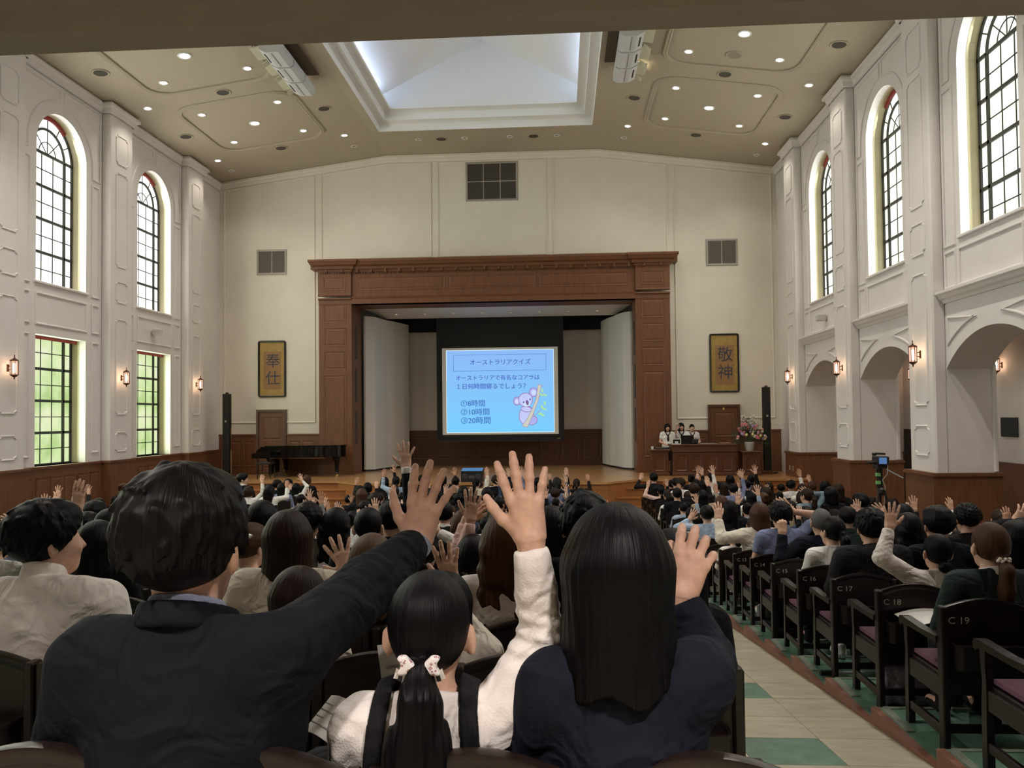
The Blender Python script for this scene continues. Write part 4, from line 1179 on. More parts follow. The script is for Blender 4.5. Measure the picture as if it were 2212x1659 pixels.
# desk things
dz = STAGE + .93
t = empty('laptop', (3.74, 23.22, dz), label='black laptop open on the long desk', category='laptop')
MB().cbox(-.19, .19, .0, .26, 0, .018, .004).build('keyboard_base', BLACK, t)
o = MB().cbox(-.19, .19, -.008, .008, 0, .25, .004).build('screen', BLACK, t); o.location = (0, -.0, .018); o.rotation_euler = (R(12), 0, 0)
t = empty('desk_sign', (3.42, 23.15, dz), label='small framed white sign on the long desk', category='sign')
MB().sweep([(a, 0, b) for a, b in rect(-.13, .13, .0, .17)], (0, -1, 0), [(0, 0), (0, .02), (.025, .02), (.025, 0)], True).build('frame', WHITE, t)
MB().box(-.11, .11, -.005, .0, .02, .15).build('face', BLACK, t); MB().box(-.05, .05, -.012, -.005, .03, .09).build('card', WHITE, t)
t = empty('desk_bag', (3.98, 23.25, dz), label='small black pouch beside the laptop', category='bag'); MB().cbox(-.09, .09, -.08, .08, 0, .16, .03).build('pouch', BLACK, t); MB().tube([(-.05, 0, .15), (0, 0, .2), (.05, 0, .15)], .008, 6).build('strap', BLACK, t)
t = empty('paper_pad', (4.36, 23.2, dz), label='flat grey folder lying on the long desk', category='folder'); MB().cbox(-.26, .26, -.12, .12, 0, .015, .003).build('cover', mat('folder_grey', (.25, .22, .19), .6), t); MB().box(-.25, .25, -.11, .11, .015, .02).build('sheet', mat('folder_sheet', (.4, .38, .34), .7), t)
t = empty('wooden_tray', (4.85, 23.2, dz), label='pale wooden tray at the end of the long desk', category='tray'); MB().lathe([(.12, 0), (.17, .02), (.165, .03), (.11, .012)], n=20).build('dish', mat('tray_wood', (.62, .36, .2), .5), t); MB().lathe([(.168, .02), (.175, .026), (.168, .032)], n=20, cap=False).build('rim', mat('tray_rim', (.7, .45, .28), .5), t)
t = empty('console', (2.98, 23.28, STAGE + .78), label='black mixing console on the side table', category='console'); MB().prism([(-.14, 0), (.14, 0), (.14, .06), (-.14, .03)], -.18, .18, lambda a, b, h: (h, a, b)).build('body', BLACK, t)
for k in range(5): MB().box(-.14 + k * .06, -.12 + k * .06, -.08, .06, .045, .06).build('fader', mat('fader_grey', (.3, .3, .3), .5), t)
t = empty('paper_cup', (2.72, 23.28, STAGE + .78), label='white paper cup on the side table', category='cup'); MB().lathe([(.03, 0), (.04, .09), (.036, .09), (.028, .01)], n=14).build('cup', WHITE, t)
# ---- stage monitor wedge
t = empty('stage_monitor', (-2.50, 21.55, STAGE), label='black stage monitor wedge with a blue top at the stage edge', category='speaker')
MB().prism([(-.25, 0), (.25, 0), (.25, .28), (.12, .36), (-.25, .30)], -.30, .30, lambda a, b, h: (h, a, b)).build('cabinet', BLACK, t)
MB().prism([(-.24, .302), (.13, .362), (.13, .368), (-.24, .308)], -.295, .295, lambda a, b, h: (h, a, b)).build('top_panel', mat('blue_top', (.07, .22, .55), .35), t)  # top panel is plainly coloured blue
for x in (-.18, .18): MB().lathe([(.07, -.262), (.08, -.255), (.08, -.25)], (x, 0, .15), 14, axis='y').build('cone', mat('cone_dark', (.03, .03, .035), .6), t)
MB().box(-.08, .08, -.256, -.25, .10, .18).build('connector_plate', mat('plate_dark', (.08, .08, .085), .4), t)
# ---- flower arrangement
def flowers():
    rnd = random.Random(5)
    t = empty('flower_arrangement', (5.58, 23.3, STAGE + .71), label='large pink and white flower arrangement in a pale vase', category='flowers')
    MB().lathe([(.0, 0), (.115, 0), (.135, .10), (.15, .26), (.138, .27), (.13, .2)], n=20).build('vase', mat('vase', (.50, .50, .46), .4), t, smooth=.7)
    green = mat('leaf_green', (.035, .07, .025), .6); gr2 = mat('leaf_grey_green', (.10, .13, .08), .6)
    def flower(p, r, m):
        mb = MB()
        n = 9
        for k in range(n):
            a = 2 * math.pi * k / n; d = Vector((math.cos(a), rnd.uniform(-.5, .2), math.sin(a))) * r * .55
            mb.ball(Vector(p) + d, (r * .42, r * .42, r * .42), 6, 4)
        mb.ball(p, r * .62, 7, 5); mb.build('flower', m, t, smooth=True)
    cols = [mat('bloom_pink', (.75, .22, .28), .6), mat('bloom_coral', (.80, .32, .32), .6), mat('bloom_lilac', (.45, .32, .60), .6), mat('bloom_white', (.78, .76, .68), .6), mat('bloom_yellow', (.78, .76, .32), .6), mat('bloom_rose', (.62, .30, .30), .6)]
    for k in range(46):
        a = rnd.uniform(0, math.pi); rr = .12 + .38 * math.sqrt(rnd.random())
        p = (rr * math.cos(a) * .95, -.18 * rnd.random() - .04, .34 + 1.05 * rr * math.sin(a) + rnd.uniform(-.03, .03))
        flower(p, rnd.uniform(.032, .052), cols[k % 6] if k % 7 else cols[0])
    # foliage and tall sprays
    for k in range(70):
        a = rnd.uniform(-.25, math.pi + .25); l = rnd.uniform(.35, .60)
        tip = Vector((l * math.cos(a) * .9, rnd.uniform(-.18, .15), .34 + l * math.sin(a) * 1.15))
        base = Vector((0, 0, .25)); mid = (base + tip) / 2 + Vector((0, 0, .05))
        mb = MB(); mb.tube([base, mid, tip], [.006, .005, .002], 4)
        for q in range(7):
            f = .45 + .55 * q / 6; p = base.lerp(tip, f); d = (tip - base).normalized(); o = Vector((-d.z, rnd.uniform(-.4, .4), d.x)).normalized() * rnd.choice((-1, 1))
            w = .014
            mb.add([p, p + o * .05 + d * .03 + Vector((0, w, 0)), p + o * .09 + d * .07, p + o * .05 + d * .03 - Vector((0, w, 0))], [(0, 1, 2, 3)])
        mb.build('leaf_spray', green if k % 4 else gr2, t)
    for k in range(9):
        x = rnd.uniform(-.34, .26); h = rnd.uniform(.98, 1.15) - abs(x) * .5
        mb = MB(); mb.tube([(x * .4, 0, .4), (x * .8, -.03, h * .75), (x, -.04, h)], .005, 4)
        for q in range(14):
            z = h * (.62 + .38 * q / 13); mb.ball((x * (.7 + .3 * q / 13) + rnd.uniform(-.035, .035), -.05 + rnd.uniform(-.03, .03), z), rnd.uniform(.014, .026), 5, 4)
        mb.build('blossom_spray', cols[3] if k % 3 else mat('bloom_dusky', (.45, .25, .22), .6), t)
flowers()
# ---- stage reflector lamps
for k in range(8):
    x = -5.7 + k * 1.0
    t = empty('stage_downlight', (x, 26.5, 6.383), label='small round lamp in the stage reflector ceiling, %s from the left' % ORD[k], category='ceiling light', group='lamps in the stage reflector')
    MB().lathe([(.05, 0), (.10, 0), (.10, -.02), (.07, -.025), (.05, -.006)], n=16, cap=False).build('trim_ring', mat('ring_cream', (.7, .66, .55), .4), t)
    MB().lathe([(.0, -.012), (.055, -.012)], n=16, cap=False).build('lens', emis('stage_lamp', (1, .9, .75), 1.5), t)
# ---- video camera on a tripod
t = empty('video_camera', (5.72, 14.2, FLOOR), label='video camera with blue screen on a black tripod before the columns', category='camera')
apex = Vector((0, 0, 1.30))
for k, a in enumerate((200, 320, 80)):
    f = Vector((.42 * math.cos(R(a)), .42 * math.sin(R(a)), 0)); l = MB(); d = (f - apex)
    l.tube([apex + Vector((.05 * math.cos(R(a)), .05 * math.sin(R(a)), 0)), apex + d * .5], .022, 8); l.tube([apex + d * .45, f], .015, 8); o = l.build('leg', BLACK, t)
    MB().ball(f + Vector((0, 0, .015)), .018, 8, 5).build('rubber_foot', BLACK, o)
MB().tube([apex - Vector((0, 0, .05)), apex + Vector((0, 0, .42))], .03, 10).build('centre_column', BLACK, t)
MB().lathe([(.05, 1.22), (.07, 1.27), (.07, 1.32), (.04, 1.36)], n=12).build('spider', BLACK, t)
MB().tube([apex + Vector((-.06, 0, .05)), apex + Vector((-.06, 0, .40))], .02, 8).build('side_rod', BLACK, t)
for z in (1.42, 1.56): MB().cbox(-.09, -.02, -.04, .03, z, z + .06, .004).build('green_tape', mat('green_tape', (.20, .50, .17), .6), t)
MB().tube([apex + Vector((.05, -.05, .40)), apex + Vector((.24, -.35, .25))], .012, 8).build('pan_handle', mat('handle_grey', (.2, .21, .21), .5), t)
MB().cbox(-.10, .10, -.08, .12, 1.70, 1.76, .01).build('head', BLACK, t)
body = MB().cbox(-.08, .10, -.14, .20, 1.77, 1.92, .015).build('camera_body', mat('camera_black', (.02, .018, .022), .4), t)
MB().box(-.085, .045, -.155, -.145, 1.79, 1.90).build('view_screen', emis('view_screen', (.10, .20, .42), .9), body)
MB().tube([(-.10, -.02, 1.97), (.08, .0, 1.96)], .018, 8).build('microphone', BLACK, body)
MB().tube([(-.14, .0, 1.955), (-.08, 0, 1.96)], .028, 8).build('mic_foam', BLACK, body)
MB().tube([(-.24, .02, 1.80), (-.08, .02, 1.81)], .022, 8).build('grip', BLACK, body)
MB().tube([(.09, -.1, 1.85), (.06, -.12, 1.6), (0, -.06, 1.5), (.05, -.05, 1.38), (.02, -.04, 1.0), (-.02, -.1, .5), (-.3, -.2, .05)], .006, 6).build('cable', mat('cable_grey', (.5, .5, .48), .5), t)
# ================================================================== CHAIRS
# local frame: backrest plane at y = 0, facing +y, floor at z = 0
def back_outline(hw, z0, ze, zc, n=10):
    return [(-hw, z0), (hw, z0)] + [(hw - 2 * hw * i / n, ze + (zc - ze) * math.sin(math.pi * i / n)) for i in range(n + 1)]
HWC = .2175
def chair_parts():
    P = {}
    P['backrest'] = MB().prism(back_outline(HWC - .034, .30, .762, .806), 0, .022, lambda a, b, h: (a, h, b)).mesh('backrest')
    pts = [(HWC - .034 - 2 * (HWC - .034) * i / 12, .762 + .044 * math.sin(math.pi * i / 12)) for i in range(13)]
    P['top_rail'] = MB().sweep([(a, .011, b) for a, b in pts], (0, -1, 0), [(0.02, -.012), (.02, .012), (.0, .019), (-.012, .016), (-.016, .0), (-.012, -.016), (0, -.019)]).mesh('top_rail')
    P['post'] = MB().cbox(-.0165, .0165, -.025, .035, 0, .778, .006).mesh('post')
    P['leg'] = MB().prism([(.395, 0), (.440, 0), (.437, .30), (.425, .42), (.440, .52), (.445, .575), (.395, .575), (.398, .50), (.390, .40), (.395, .2)], -.0165, .0165, lambda a, b, h: (h, a, b)).mesh('leg')
    P['armrest'] = MB().prism([(.03, .575), (.44, .575), (.468, .555), (.485, .565), (.492, .59), (.478, .61), (.44, .615), (.2, .605), (.03, .612)], -.024, .024, lambda a, b, h: (h, a, b)).mesh('armrest')
    P['side_rail'] = MB().cbox(-.012, .012, .03, .40, .285, .385, .004).mesh('side_rail')
    P['stretcher'] = MB().cbox(-.012, .012, .03, .40, .085, .135, .004).mesh('stretcher')
    P['seat'] = MB().cbox(-.195, .195, .03, .435, .375, .405, .006).mesh('seat')
    P['cushion'] = MB().cbox(-.185, .185, .05, .43, .405, .432, .014).mesh('cushion')
    # rounded book tray on the rear of the back
    pl = [(-.165, 0)] + [(-.165 + .03 - .03 * math.cos(R(a)), -.055 - .03 * math.sin(R(a))) for a in range(0, 91, 30)] + [(.165 - .03 + .03 * math.sin(R(a)), -.055 - .03 * math.cos(R(a))) for a in range(0, 91, 30)] + [(.165, 0)]
    P['book_rack'] = MB().prism(pl, .455, .575, lambda a, b, h: (a, b, h)).mesh('book_rack')
    P['rack_lip'] = MB().sweep([(a, b, .578) for a, b in pl], (0, 0, 1), [(-.006, -.006), (-.006, .008), (.006, .008), (.006, -.006)]).mesh('rack_lip')
    P['rear_rail'] = MB().box(-.2, .2, .0, .03, .10, .14).mesh('rear_rail')
    return P
CP = chair_parts()
for m_ in CP.values(): m_.materials.append(CUSHION if m_.name.startswith('cushion') else CHAIRWOOD)
for k in ('top_rail', 'book_rack', 'rack_lip'): CP[k].shade_smooth(); CP[k].set_sharp_from_angle(angle=.7)
NUMMAT = mat('chair_number', (.62, .58, .52), .6)
far_mb = MB()
far_mb.prism(back_outline(HWC - .034, .30, .762, .806, 8), 0, .022, lambda a, b, h: (a, h, b))
for s in (-1, 1):
    far_mb.box(s * .2 - .0165, s * .2 + .0165, -.025, .035, 0, .778); far_mb.box(s * .2 - .0165, s * .2 + .0165, .395, .44, 0, .575); far_mb.box(s * .2 - .022, s * .2 + .022, .03, .49, .575, .612); far_mb.box(s * .2 - .012, s * .2 + .012, .03, .40, .285, .385)
far_mb.box(-.195, .195, .03, .435, .375, .43); far_mb.box(-.16, .16, -.08, 0, .455, .575)
FAR_CHAIR = far_mb.mesh('auditorium_chair'); FAR_CHAIR.materials.append(CHAIRWOOD)
SEATS = {}   # (block, row, k) -> (x, y, z)
def seat_pos(block, n, k):
    y = row_y(n) - .10
    z = 1.30 if n == 22 else (FLOOR if n < 11 else ramp_z(row_y(n) - .30) + .006)
    SP = SEAT_P if n < 22 else .425; HW = .242 if n < 22 else .21
    if block == 'C': x = C_X0 + HW + .003 + k * SP
    elif block == 'B': x = B_X1 - HW - .003 - k * SP - (.13 if n == 22 else 0)
    else: x = A_X1 - HW - .003 - k * SP
    return x, y, z
BLK = {'A': 'left', 'B': 'middle', 'C': 'right'}
NTH = ['at', 'second from', 'third from', 'fourth from', 'fifth from', 'sixth from', 'seventh from', 'eighth from', 'ninth from', 'tenth from', 'eleventh from', 'twelfth from', 'thirteenth from']
ROWW = [''] + ORD + ['sixteenth', 'seventeenth', 'eighteenth', 'nineteenth', 'twentieth', 'twenty-first', 'twenty-second']
chair_made = set()
def chair(block, n, k, full=False, number=None):
    if (block, n, k) in chair_made: return
    chair_made.add((block, n, k))
    x, y, z = seat_pos(block, n, k)
    if number and k == 0 and block == 'C': lab = 'dark wooden chair at the aisle in the %s row, %s on its back' % (ROWW[n], number.replace(' ', ''))
    else: lab = 'dark wooden chair, %s block, %s row from the stage, %s the aisle' % (BLK[block], ROWW[n], NTH[k])
    if not full:
        return obj('auditorium_chair', FAR_CHAIR, CHAIRWOOD, loc=(x, y, z), scale=(1.11, 1, 1), label=lab, category='chair', group='dark wooden auditorium chairs')
    t = empty('auditorium_chair', (x, y, z), label=lab, category='chair', group='dark wooden auditorium chairs')
    t.scale = (1.11 if n < 22 else .96, 1, 1)
    for nm in ('backrest', 'seat', 'cushion', 'book_rack', 'rear_rail'):
        o = obj(nm, CP[nm], None, t)
        if nm == 'backrest':
            obj('top_rail', CP['top_rail'], None, o)
            if number: obj('seat_number', text_mesh(number, .052, .0005, 'CENTER', name='seat_number'), NUMMAT, o, loc=(-.125 if block != 'B' else .13, -.0015, .70), rot=(R(90), 0, 0))
        if nm == 'book_rack': obj('rack_lip', CP['rack_lip'], None, o)
    for s in (-1, 1):
        for nm in ('post', 'leg', 'armrest', 'side_rail', 'stretcher'): obj(nm, CP[nm], None, t, loc=(s * .2, 0, 0))
    return t
# ================================================================== PEOPLE: implicit surfaces meshed with surface nets
def smin(a, b, k):
    h = np.clip(.5 + .5 * (b - a) / k, 0, 1)
    return b + (a - b) * h - k * h * (1 - h)
def smax(a, b, k): return -smin(-a, -b, k)
def ellip(P, c, r, rot=None):
    q = P - np.asarray(c, np.float32)
    if rot is not None: q = q @ rot
    r = np.asarray(r, np.float32)
    k0 = np.sqrt(((q / r) ** 2).sum(1)) + 1e-9; k1 = np.sqrt(((q / (r * r)) ** 2).sum(1)) + 1e-9
    return k0 * (k0 - 1) / k1
def rcone(P, a, b, ra, rb):
    a = np.asarray(a, np.float32); b = np.asarray(b, np.float32); d = b - a
    q = P - a; t = np.clip((q @ d) / max(1e-9, float(d @ d)), 0, 1)
    return np.sqrt(((q - t[:, None] * d) ** 2).sum(1)) - (ra + (rb - ra) * t)
def rbox(P, c, h, r, rot=None):
    q = P - np.asarray(c, np.float32)
    if rot is not None: q = q @ rot
    q = np.abs(q) - (np.asarray(h, np.float32) - r)
    return np.sqrt((np.maximum(q, 0) ** 2).sum(1)) + np.minimum(q.max(1), 0) - r
def rz(a): c, s = math.cos(a), math.sin(a); return np.array([[c, -s, 0], [s, c, 0], [0, 0, 1]], np.float32)
def rx(a): c, s = math.cos(a), math.sin(a); return np.array([[1, 0, 0], [0, c, -s], [0, s, c]], np.float32)
def ry(a): c, s = math.cos(a), math.sin(a); return np.array([[c, 0, s], [0, 1, 0], [-s, 0, c]], np.float32)
def wob(P, amp, freq, seed):
    rs = np.random.RandomState(seed); o = np.zeros(len(P), np.float32)
    for i in range(5):
        v = rs.normal(size=3); v /= np.linalg.norm(v)
        o += np.sin(P @ (v * freq * (1 + .35 * i)).astype(np.float32) + rs.uniform(0, 6.3)).astype(np.float32) / (1 + .35 * i)
    return amp * o / 2.2
def net(f, lo, hi, h, it=2):
    lo = np.asarray(lo, np.float32); nb = np.ceil((np.asarray(hi) - lo) / (4 * h)).astype(int) + 1
    I = np.stack(np.meshgrid(*[np.arange(k) for k in nb], indexing='ij'), -1).reshape(-1, 3)
    d = f((lo + (I * 4 + 1.5) * h).astype(np.float32))
    act = np.abs(d) < 5.2 * h
    V = np.repeat(np.repeat(np.repeat(np.where(d > 0, 1., -1.).astype(np.float32).reshape(nb), 4, 0), 4, 1), 4, 2)
    A = I[act]; off = np.stack(np.meshgrid(*[np.arange(4)] * 3, indexing='ij'), -1).reshape(-1, 3)
    G = (A[:, None] * 4 + off[None]).reshape(-1, 3)
    V[G[:, 0], G[:, 1], G[:, 2]] = f((lo + G * h).astype(np.float32))
    S = V < 0
    cnt = np.zeros(np.array(V.shape) - 1, np.int8)
    for a in (0, 1):
        for b in (0, 1):
            for c in (0, 1): cnt += S[a:a + cnt.shape[0], b:b + cnt.shape[1], c:c + cnt.shape[2]]
    C = np.argwhere((cnt > 0) & (cnt < 8))
    idx = -np.ones(cnt.shape, np.int32); idx[C[:, 0], C[:, 1], C[:, 2]] = np.arange(len(C))
    acc = np.zeros((len(C), 3), np.float32); num = np.zeros(len(C), np.float32)
    corners = [(a, b, c) for a in (0, 1) for b in (0, 1) for c in (0, 1)]
    for p in corners:
        for ax in range(3):
            if p[ax]: continue
            q = list(p); q[ax] = 1
            v0 = V[C[:, 0] + p[0], C[:, 1] + p[1], C[:, 2] + p[2]]; v1 = V[C[:, 0] + q[0], C[:, 1] + q[1], C[:, 2] + q[2]]
            m = (v0 < 0) != (v1 < 0); t = np.where(m, v0 / np.where(m, v0 - v1, 1), 0)
            pos = np.tile(np.array(p, np.float32), (len(C), 1)); pos[:, ax] += t
            acc[m] += pos[m]; num[m] += 1
    vert = lo + (C + acc / num[:, None]) * h
    quads = []
    for ax in range(3):
        o1, o2 = (ax + 1) % 3, (ax + 2) % 3
        sl0 = [slice(None)] * 3; sl1 = [slice(None)] * 3; sl0[ax] = slice(0, -1); sl1[ax] = slice(1, None)
        a, b = S[tuple(sl0)], S[tuple(sl1)]
        E_ = np.argwhere(a != b)
        E_ = E_[(E_[:, o1] > 0) & (E_[:, o2] > 0) & (E_[:, o1] < cnt.shape[o1]) & (E_[:, o2] < cnt.shape[o2])]
        flip = a[E_[:, 0], E_[:, 1], E_[:, 2]]
        def cell(d1, d2):
            q = E_.copy(); q[:, o1] -= d1; q[:, o2] -= d2; return idx[q[:, 0], q[:, 1], q[:, 2]]
        Q = np.stack([cell(1, 1), cell(0, 1), cell(0, 0), cell(1, 0)], 1)
        Q[~flip] = Q[~flip][:, ::-1]
        quads.append(Q)
    Q = np.concatenate(quads); Q = Q[(Q >= 0).all(1)]
    for _ in range(it):
        s = np.zeros_like(vert); n = np.zeros(len(vert), np.float32)
        for i in range(4):
            np.add.at(s, Q[:, i], vert[Q[:, (i + 1) % 4]]); np.add.at(n, Q[:, i], 1)
            np.add.at(s, Q[:, (i + 1) % 4], vert[Q[:, i]]); np.add.at(n, Q[:, (i + 1) % 4], 1)
        vert = vert * .45 + .55 * s / np.maximum(n, 1)[:, None]
    return vert, Q
def np_mesh(name, parts):
    vs = []; qs = []; o = 0
    for v, q in parts: vs.append(v); qs.append(q + o); o += len(v)
    v = np.concatenate(vs).astype(np.float32); q = np.concatenate(qs).astype(np.int32)
    me = bpy.data.meshes.new(name)
    me.vertices.add(len(v)); me.vertices.foreach_set('co', v.ravel())
    me.loops.add(q.size); me.loops.foreach_set('vertex_index', q.ravel())
    me.polygons.add(len(q)); me.polygons.foreach_set('loop_start', np.arange(0, q.size, 4, dtype=np.int32))
    me.polygons.foreach_set('use_smooth', np.ones(len(q), bool))
    me.update(calc_edges=True)
    return me

# ---- hands: wrist at the origin, fingers along +z, palm towards +y, thumb at -x (right hand)
HANDS = {
    'manopen': dict(f=[(-11, 6, 10, 6), (-2, 5, 9, 6), (7, 7, 10, 6), (18, 12, 14, 8)], t=(-50, 12), s=1.0),
    'spread': dict(f=[(-14, 4, 6, 4), (-3, 2, 5, 3), (6, 3, 5, 3), (17, 6, 6, 4)], t=(-48, 12), s=1.0),
    'open': dict(f=[(-10, 8, 14, 8), (-2, 6, 12, 8), (5, 9, 14, 8), (14, 14, 18, 10)], t=(-34, 18), s=1.0),
    'wide': dict(f=[(-18, 0, 4, 2), (-3, 0, 3, 2), (10, 0, 4, 2), (30, 2, 5, 3)], t=(-58, 6), s=1.0),
    'flat': dict(f=[(-4, 4, 8, 5), (-1, 4, 8, 5), (2, 5, 9, 5), (6, 8, 10, 6)], t=(-22, 20), s=1.0),
    'cup': dict(f=[(-9, 22, 26, 14), (-2, 26, 28, 14), (5, 30, 30, 16), (16, 34, 34, 18)], t=(-30, 40), s=1.0),
    'fist': dict(f=[(-4, 70, 85, 50), (0, 72, 88, 50), (3, 74, 88, 50), (6, 76, 88, 50)], t=(-12, 60), s=1.0),
}
HCACHE = {}
def hand_geo(kind, h):
    if (kind, h) in HCACHE: return HCACHE[(kind, h)]
    sp = HANDS[kind]
    base = [(-.031, .0, .088), (-.0105, -.001, .094), (.0105, .0, .090), (.030, .003, .080)]
    lens = [(.040, .025, .019), (.044, .028, .020), (.041, .026, .019), (.032, .020, .017)]
    rad = [.0101, .0104, .0099, .0087]
    chains = []
    for (spread, c1, c2, c3), b, L_, r in zip(sp['f'], base, lens, rad):
        p = np.array(b); pts = [p]; cur = 0
        sa = math.sin(R(spread)); ca = math.cos(R(spread))
        for ang, l in zip((c1, c2, c3), L_):
            cur += R(ang); d = np.array([sa * math.cos(cur), math.sin(cur), ca * math.cos(cur)]); p = p + d * l; pts.append(p)
        chains.append((pts, [r * 1.08, r * 1.0, r * .92, r * .80]))
    ta, tc = sp['t']
    p = np.array([-.024, .008, .022]); pts = [p]; ang = R(ta)
    for l, da, cu in ((.040, 0, tc * .5), (.034, 14, tc), (.026, 20, tc * 1.4)):
        a_ = ang + R(da); d = np.array([math.sin(a_) * math.cos(R(cu)), math.sin(R(cu)) * .8, math.cos(a_) * math.cos(R(cu) * .5)]); d /= np.linalg.norm(d); p = p + d * l; pts.append(p)
    thumb = (pts, [.016, .0125, .011, .0088])
    def f(P):
        d = rcone(P, (-.010, 0, -.24), (-.009, 0, .0), .036, .0205)
        d = smin(d, rcone(P, (.010, 0, -.24), (.009, 0, .0), .036, .0205), .02)
        pal = rcone(P, (-.011, .002, .005), (-.027, .001, .082), .018, .0125)
        pal = smin(pal, rcone(P, (-.003, .001, .005), (-.009, -.001, .088), .018, .0130), .014)
        pal = smin(pal, rcone(P, (.006, .001, .005), (.010, .0, .085), .018, .0128), .014)
        pal = smin(pal, rcone(P, (.013, .003, .005), (.027, .003, .076), .017, .0118), .014)
        pal = smin(pal, ellip(P, (.018, .010, .035), (.016, .012, .034)), .015)
        pal = smin(pal, ellip(P, (-.026, .011, .032), (.015, .013, .028), ry(R(-18))), .016)
        d = smin(d, pal, .02)
        fing = None
        for pts, rr in chains:
            g = None
            for i in range(3):
                e = rcone(P, pts[i], pts[i + 1], rr[i], rr[i + 1]); g = e if g is None else smin(g, e, .004)
            e = ellip(P, pts[1], (rr[1] * 1.1,) * 3); g = smin(g, e, .003)
            fing = g if fing is None else np.minimum(fing, g)
        d = smin(d, fing, .009)
        pts, rr = thumb; g = None
        for i in range(3):
            e = rcone(P, pts[i], pts[i + 1], rr[i], rr[i + 1]); g = e if g is None else smin(g, e, .006)
        return smin(d, g, .012)
    HCACHE[(kind, h)] = net(f, (-.13, -.06, -.27), (.12, .15, .22), h, 1)
    return HCACHE[(kind, h)]
def frame_from(zdir, ydir):
    z = np.asarray(zdir, float); z = z / np.linalg.norm(z); y = np.asarray(ydir, float); y = y - z * (y @ z); y /= np.linalg.norm(y); x = np.cross(y, z)
    return np.stack([x, y, z], 1)

# ---- head (centred), skin
def head_sdf(P):
    d = ellip(P, (0, -.014, .026), (.076, .097, .092))
    d = smin(d, ellip(P, (0, .036, -.040), (.058, .062, .078)), .045)
    d = smin(d, ellip(P, (0, .058, -.088), (.034, .034, .026)), .03)
    d = smin(d, rcone(P, (0, .090, .012), (0, .112, -.026), .007, .0125), .012)
    for s in (-1, 1):
        d = smin(d, ellip(P, (s * .036, .076, -.028), (.022, .02, .024)), .02)
        d = smax(d, -ellip(P, (s * .031, .100, .004), (.017, .012, .011)), .012)
        ear = ellip(P, (s * .086, -.010, -.012), (.014, .022, .036), rz(s * .5))
        ear = smax(ear, -ellip(P, (s * .099, -.002, -.008), (.009, .012, .022), rz(s * .5)), .006)
        d = smin(d, ear, .008)
    d = smin(d, ellip(P, (0, .091, -.062), (.022, .012, .008)), .010)
    return d
# ---- body joints
def pose(arm_r=None, arm_l=None, hand_r='open', hand_l='open', head=(0, 0, 0), w=1.0, lean=0.0, twist_r=0, twist_l=0, sleeve=.92, low=False, hs=1.0, dir_r=None, dir_l=None, hx=0.0):
    return dict(hx=hx, hs=hs, dr=dir_r, dl=dir_l, r=arm_r, l=arm_l, hr=hand_r, hl=hand_l, head=head, w=w, lean=lean, tr=twist_r, tl=twist_l, sl=sleeve, st=low)
HEADC = np.array((0, .175, 1.095), np.float32)
def head_rot(p): yaw, tilt, nod = p['head']; return rz(R(yaw)) @ ry(R(tilt)) @ rx(R(nod))
def arm_joints(p):
    out = {}
    for k, s in (('r', 1), ('l', -1)):
        sh = np.array((s * .185 * p['w'], .145, .885))
        a = p[k]
        if a is None: el, wr = np.array((s * .245 * p['w'], .17, .64)), np.array((s * .13, .37, .58))
        else:
            el, wr = np.array(a[0], float), np.array(a[1], float)
            # let the shoulder follow a raised arm
            if el[2] > .88: sh = sh + np.array((-s * .01, 0, .035))
        out[k] = (sh, el, wr)
    return out
def torso_sdf(P, p, g=0.0):
    w = p['w']
    d = ellip(P, (0, .17, .50), (.175 * w + g, .13 + g, .13 + g))
    d = smin(d, ellip(P, (0, .155, .63), (.150 * w + g, .105 + g, .16 + g)), .08)
    d = smin(d, ellip(P, (0, .150, .775), (.172 * w + g, .112 + g, .150 + g)), .08)
    d = smin(d, rcone(P, (-.135 * w, .145, .885), (.135 * w, .145, .885), .062 + g, .062 + g), .05)
    for s in (-1, 1): d = smin(d, rcone(P, (s * .03, .15, .955), (s * .15 * w, .145, .905), (.045 if g else .030) + g, .045 + g), .05)
    return d
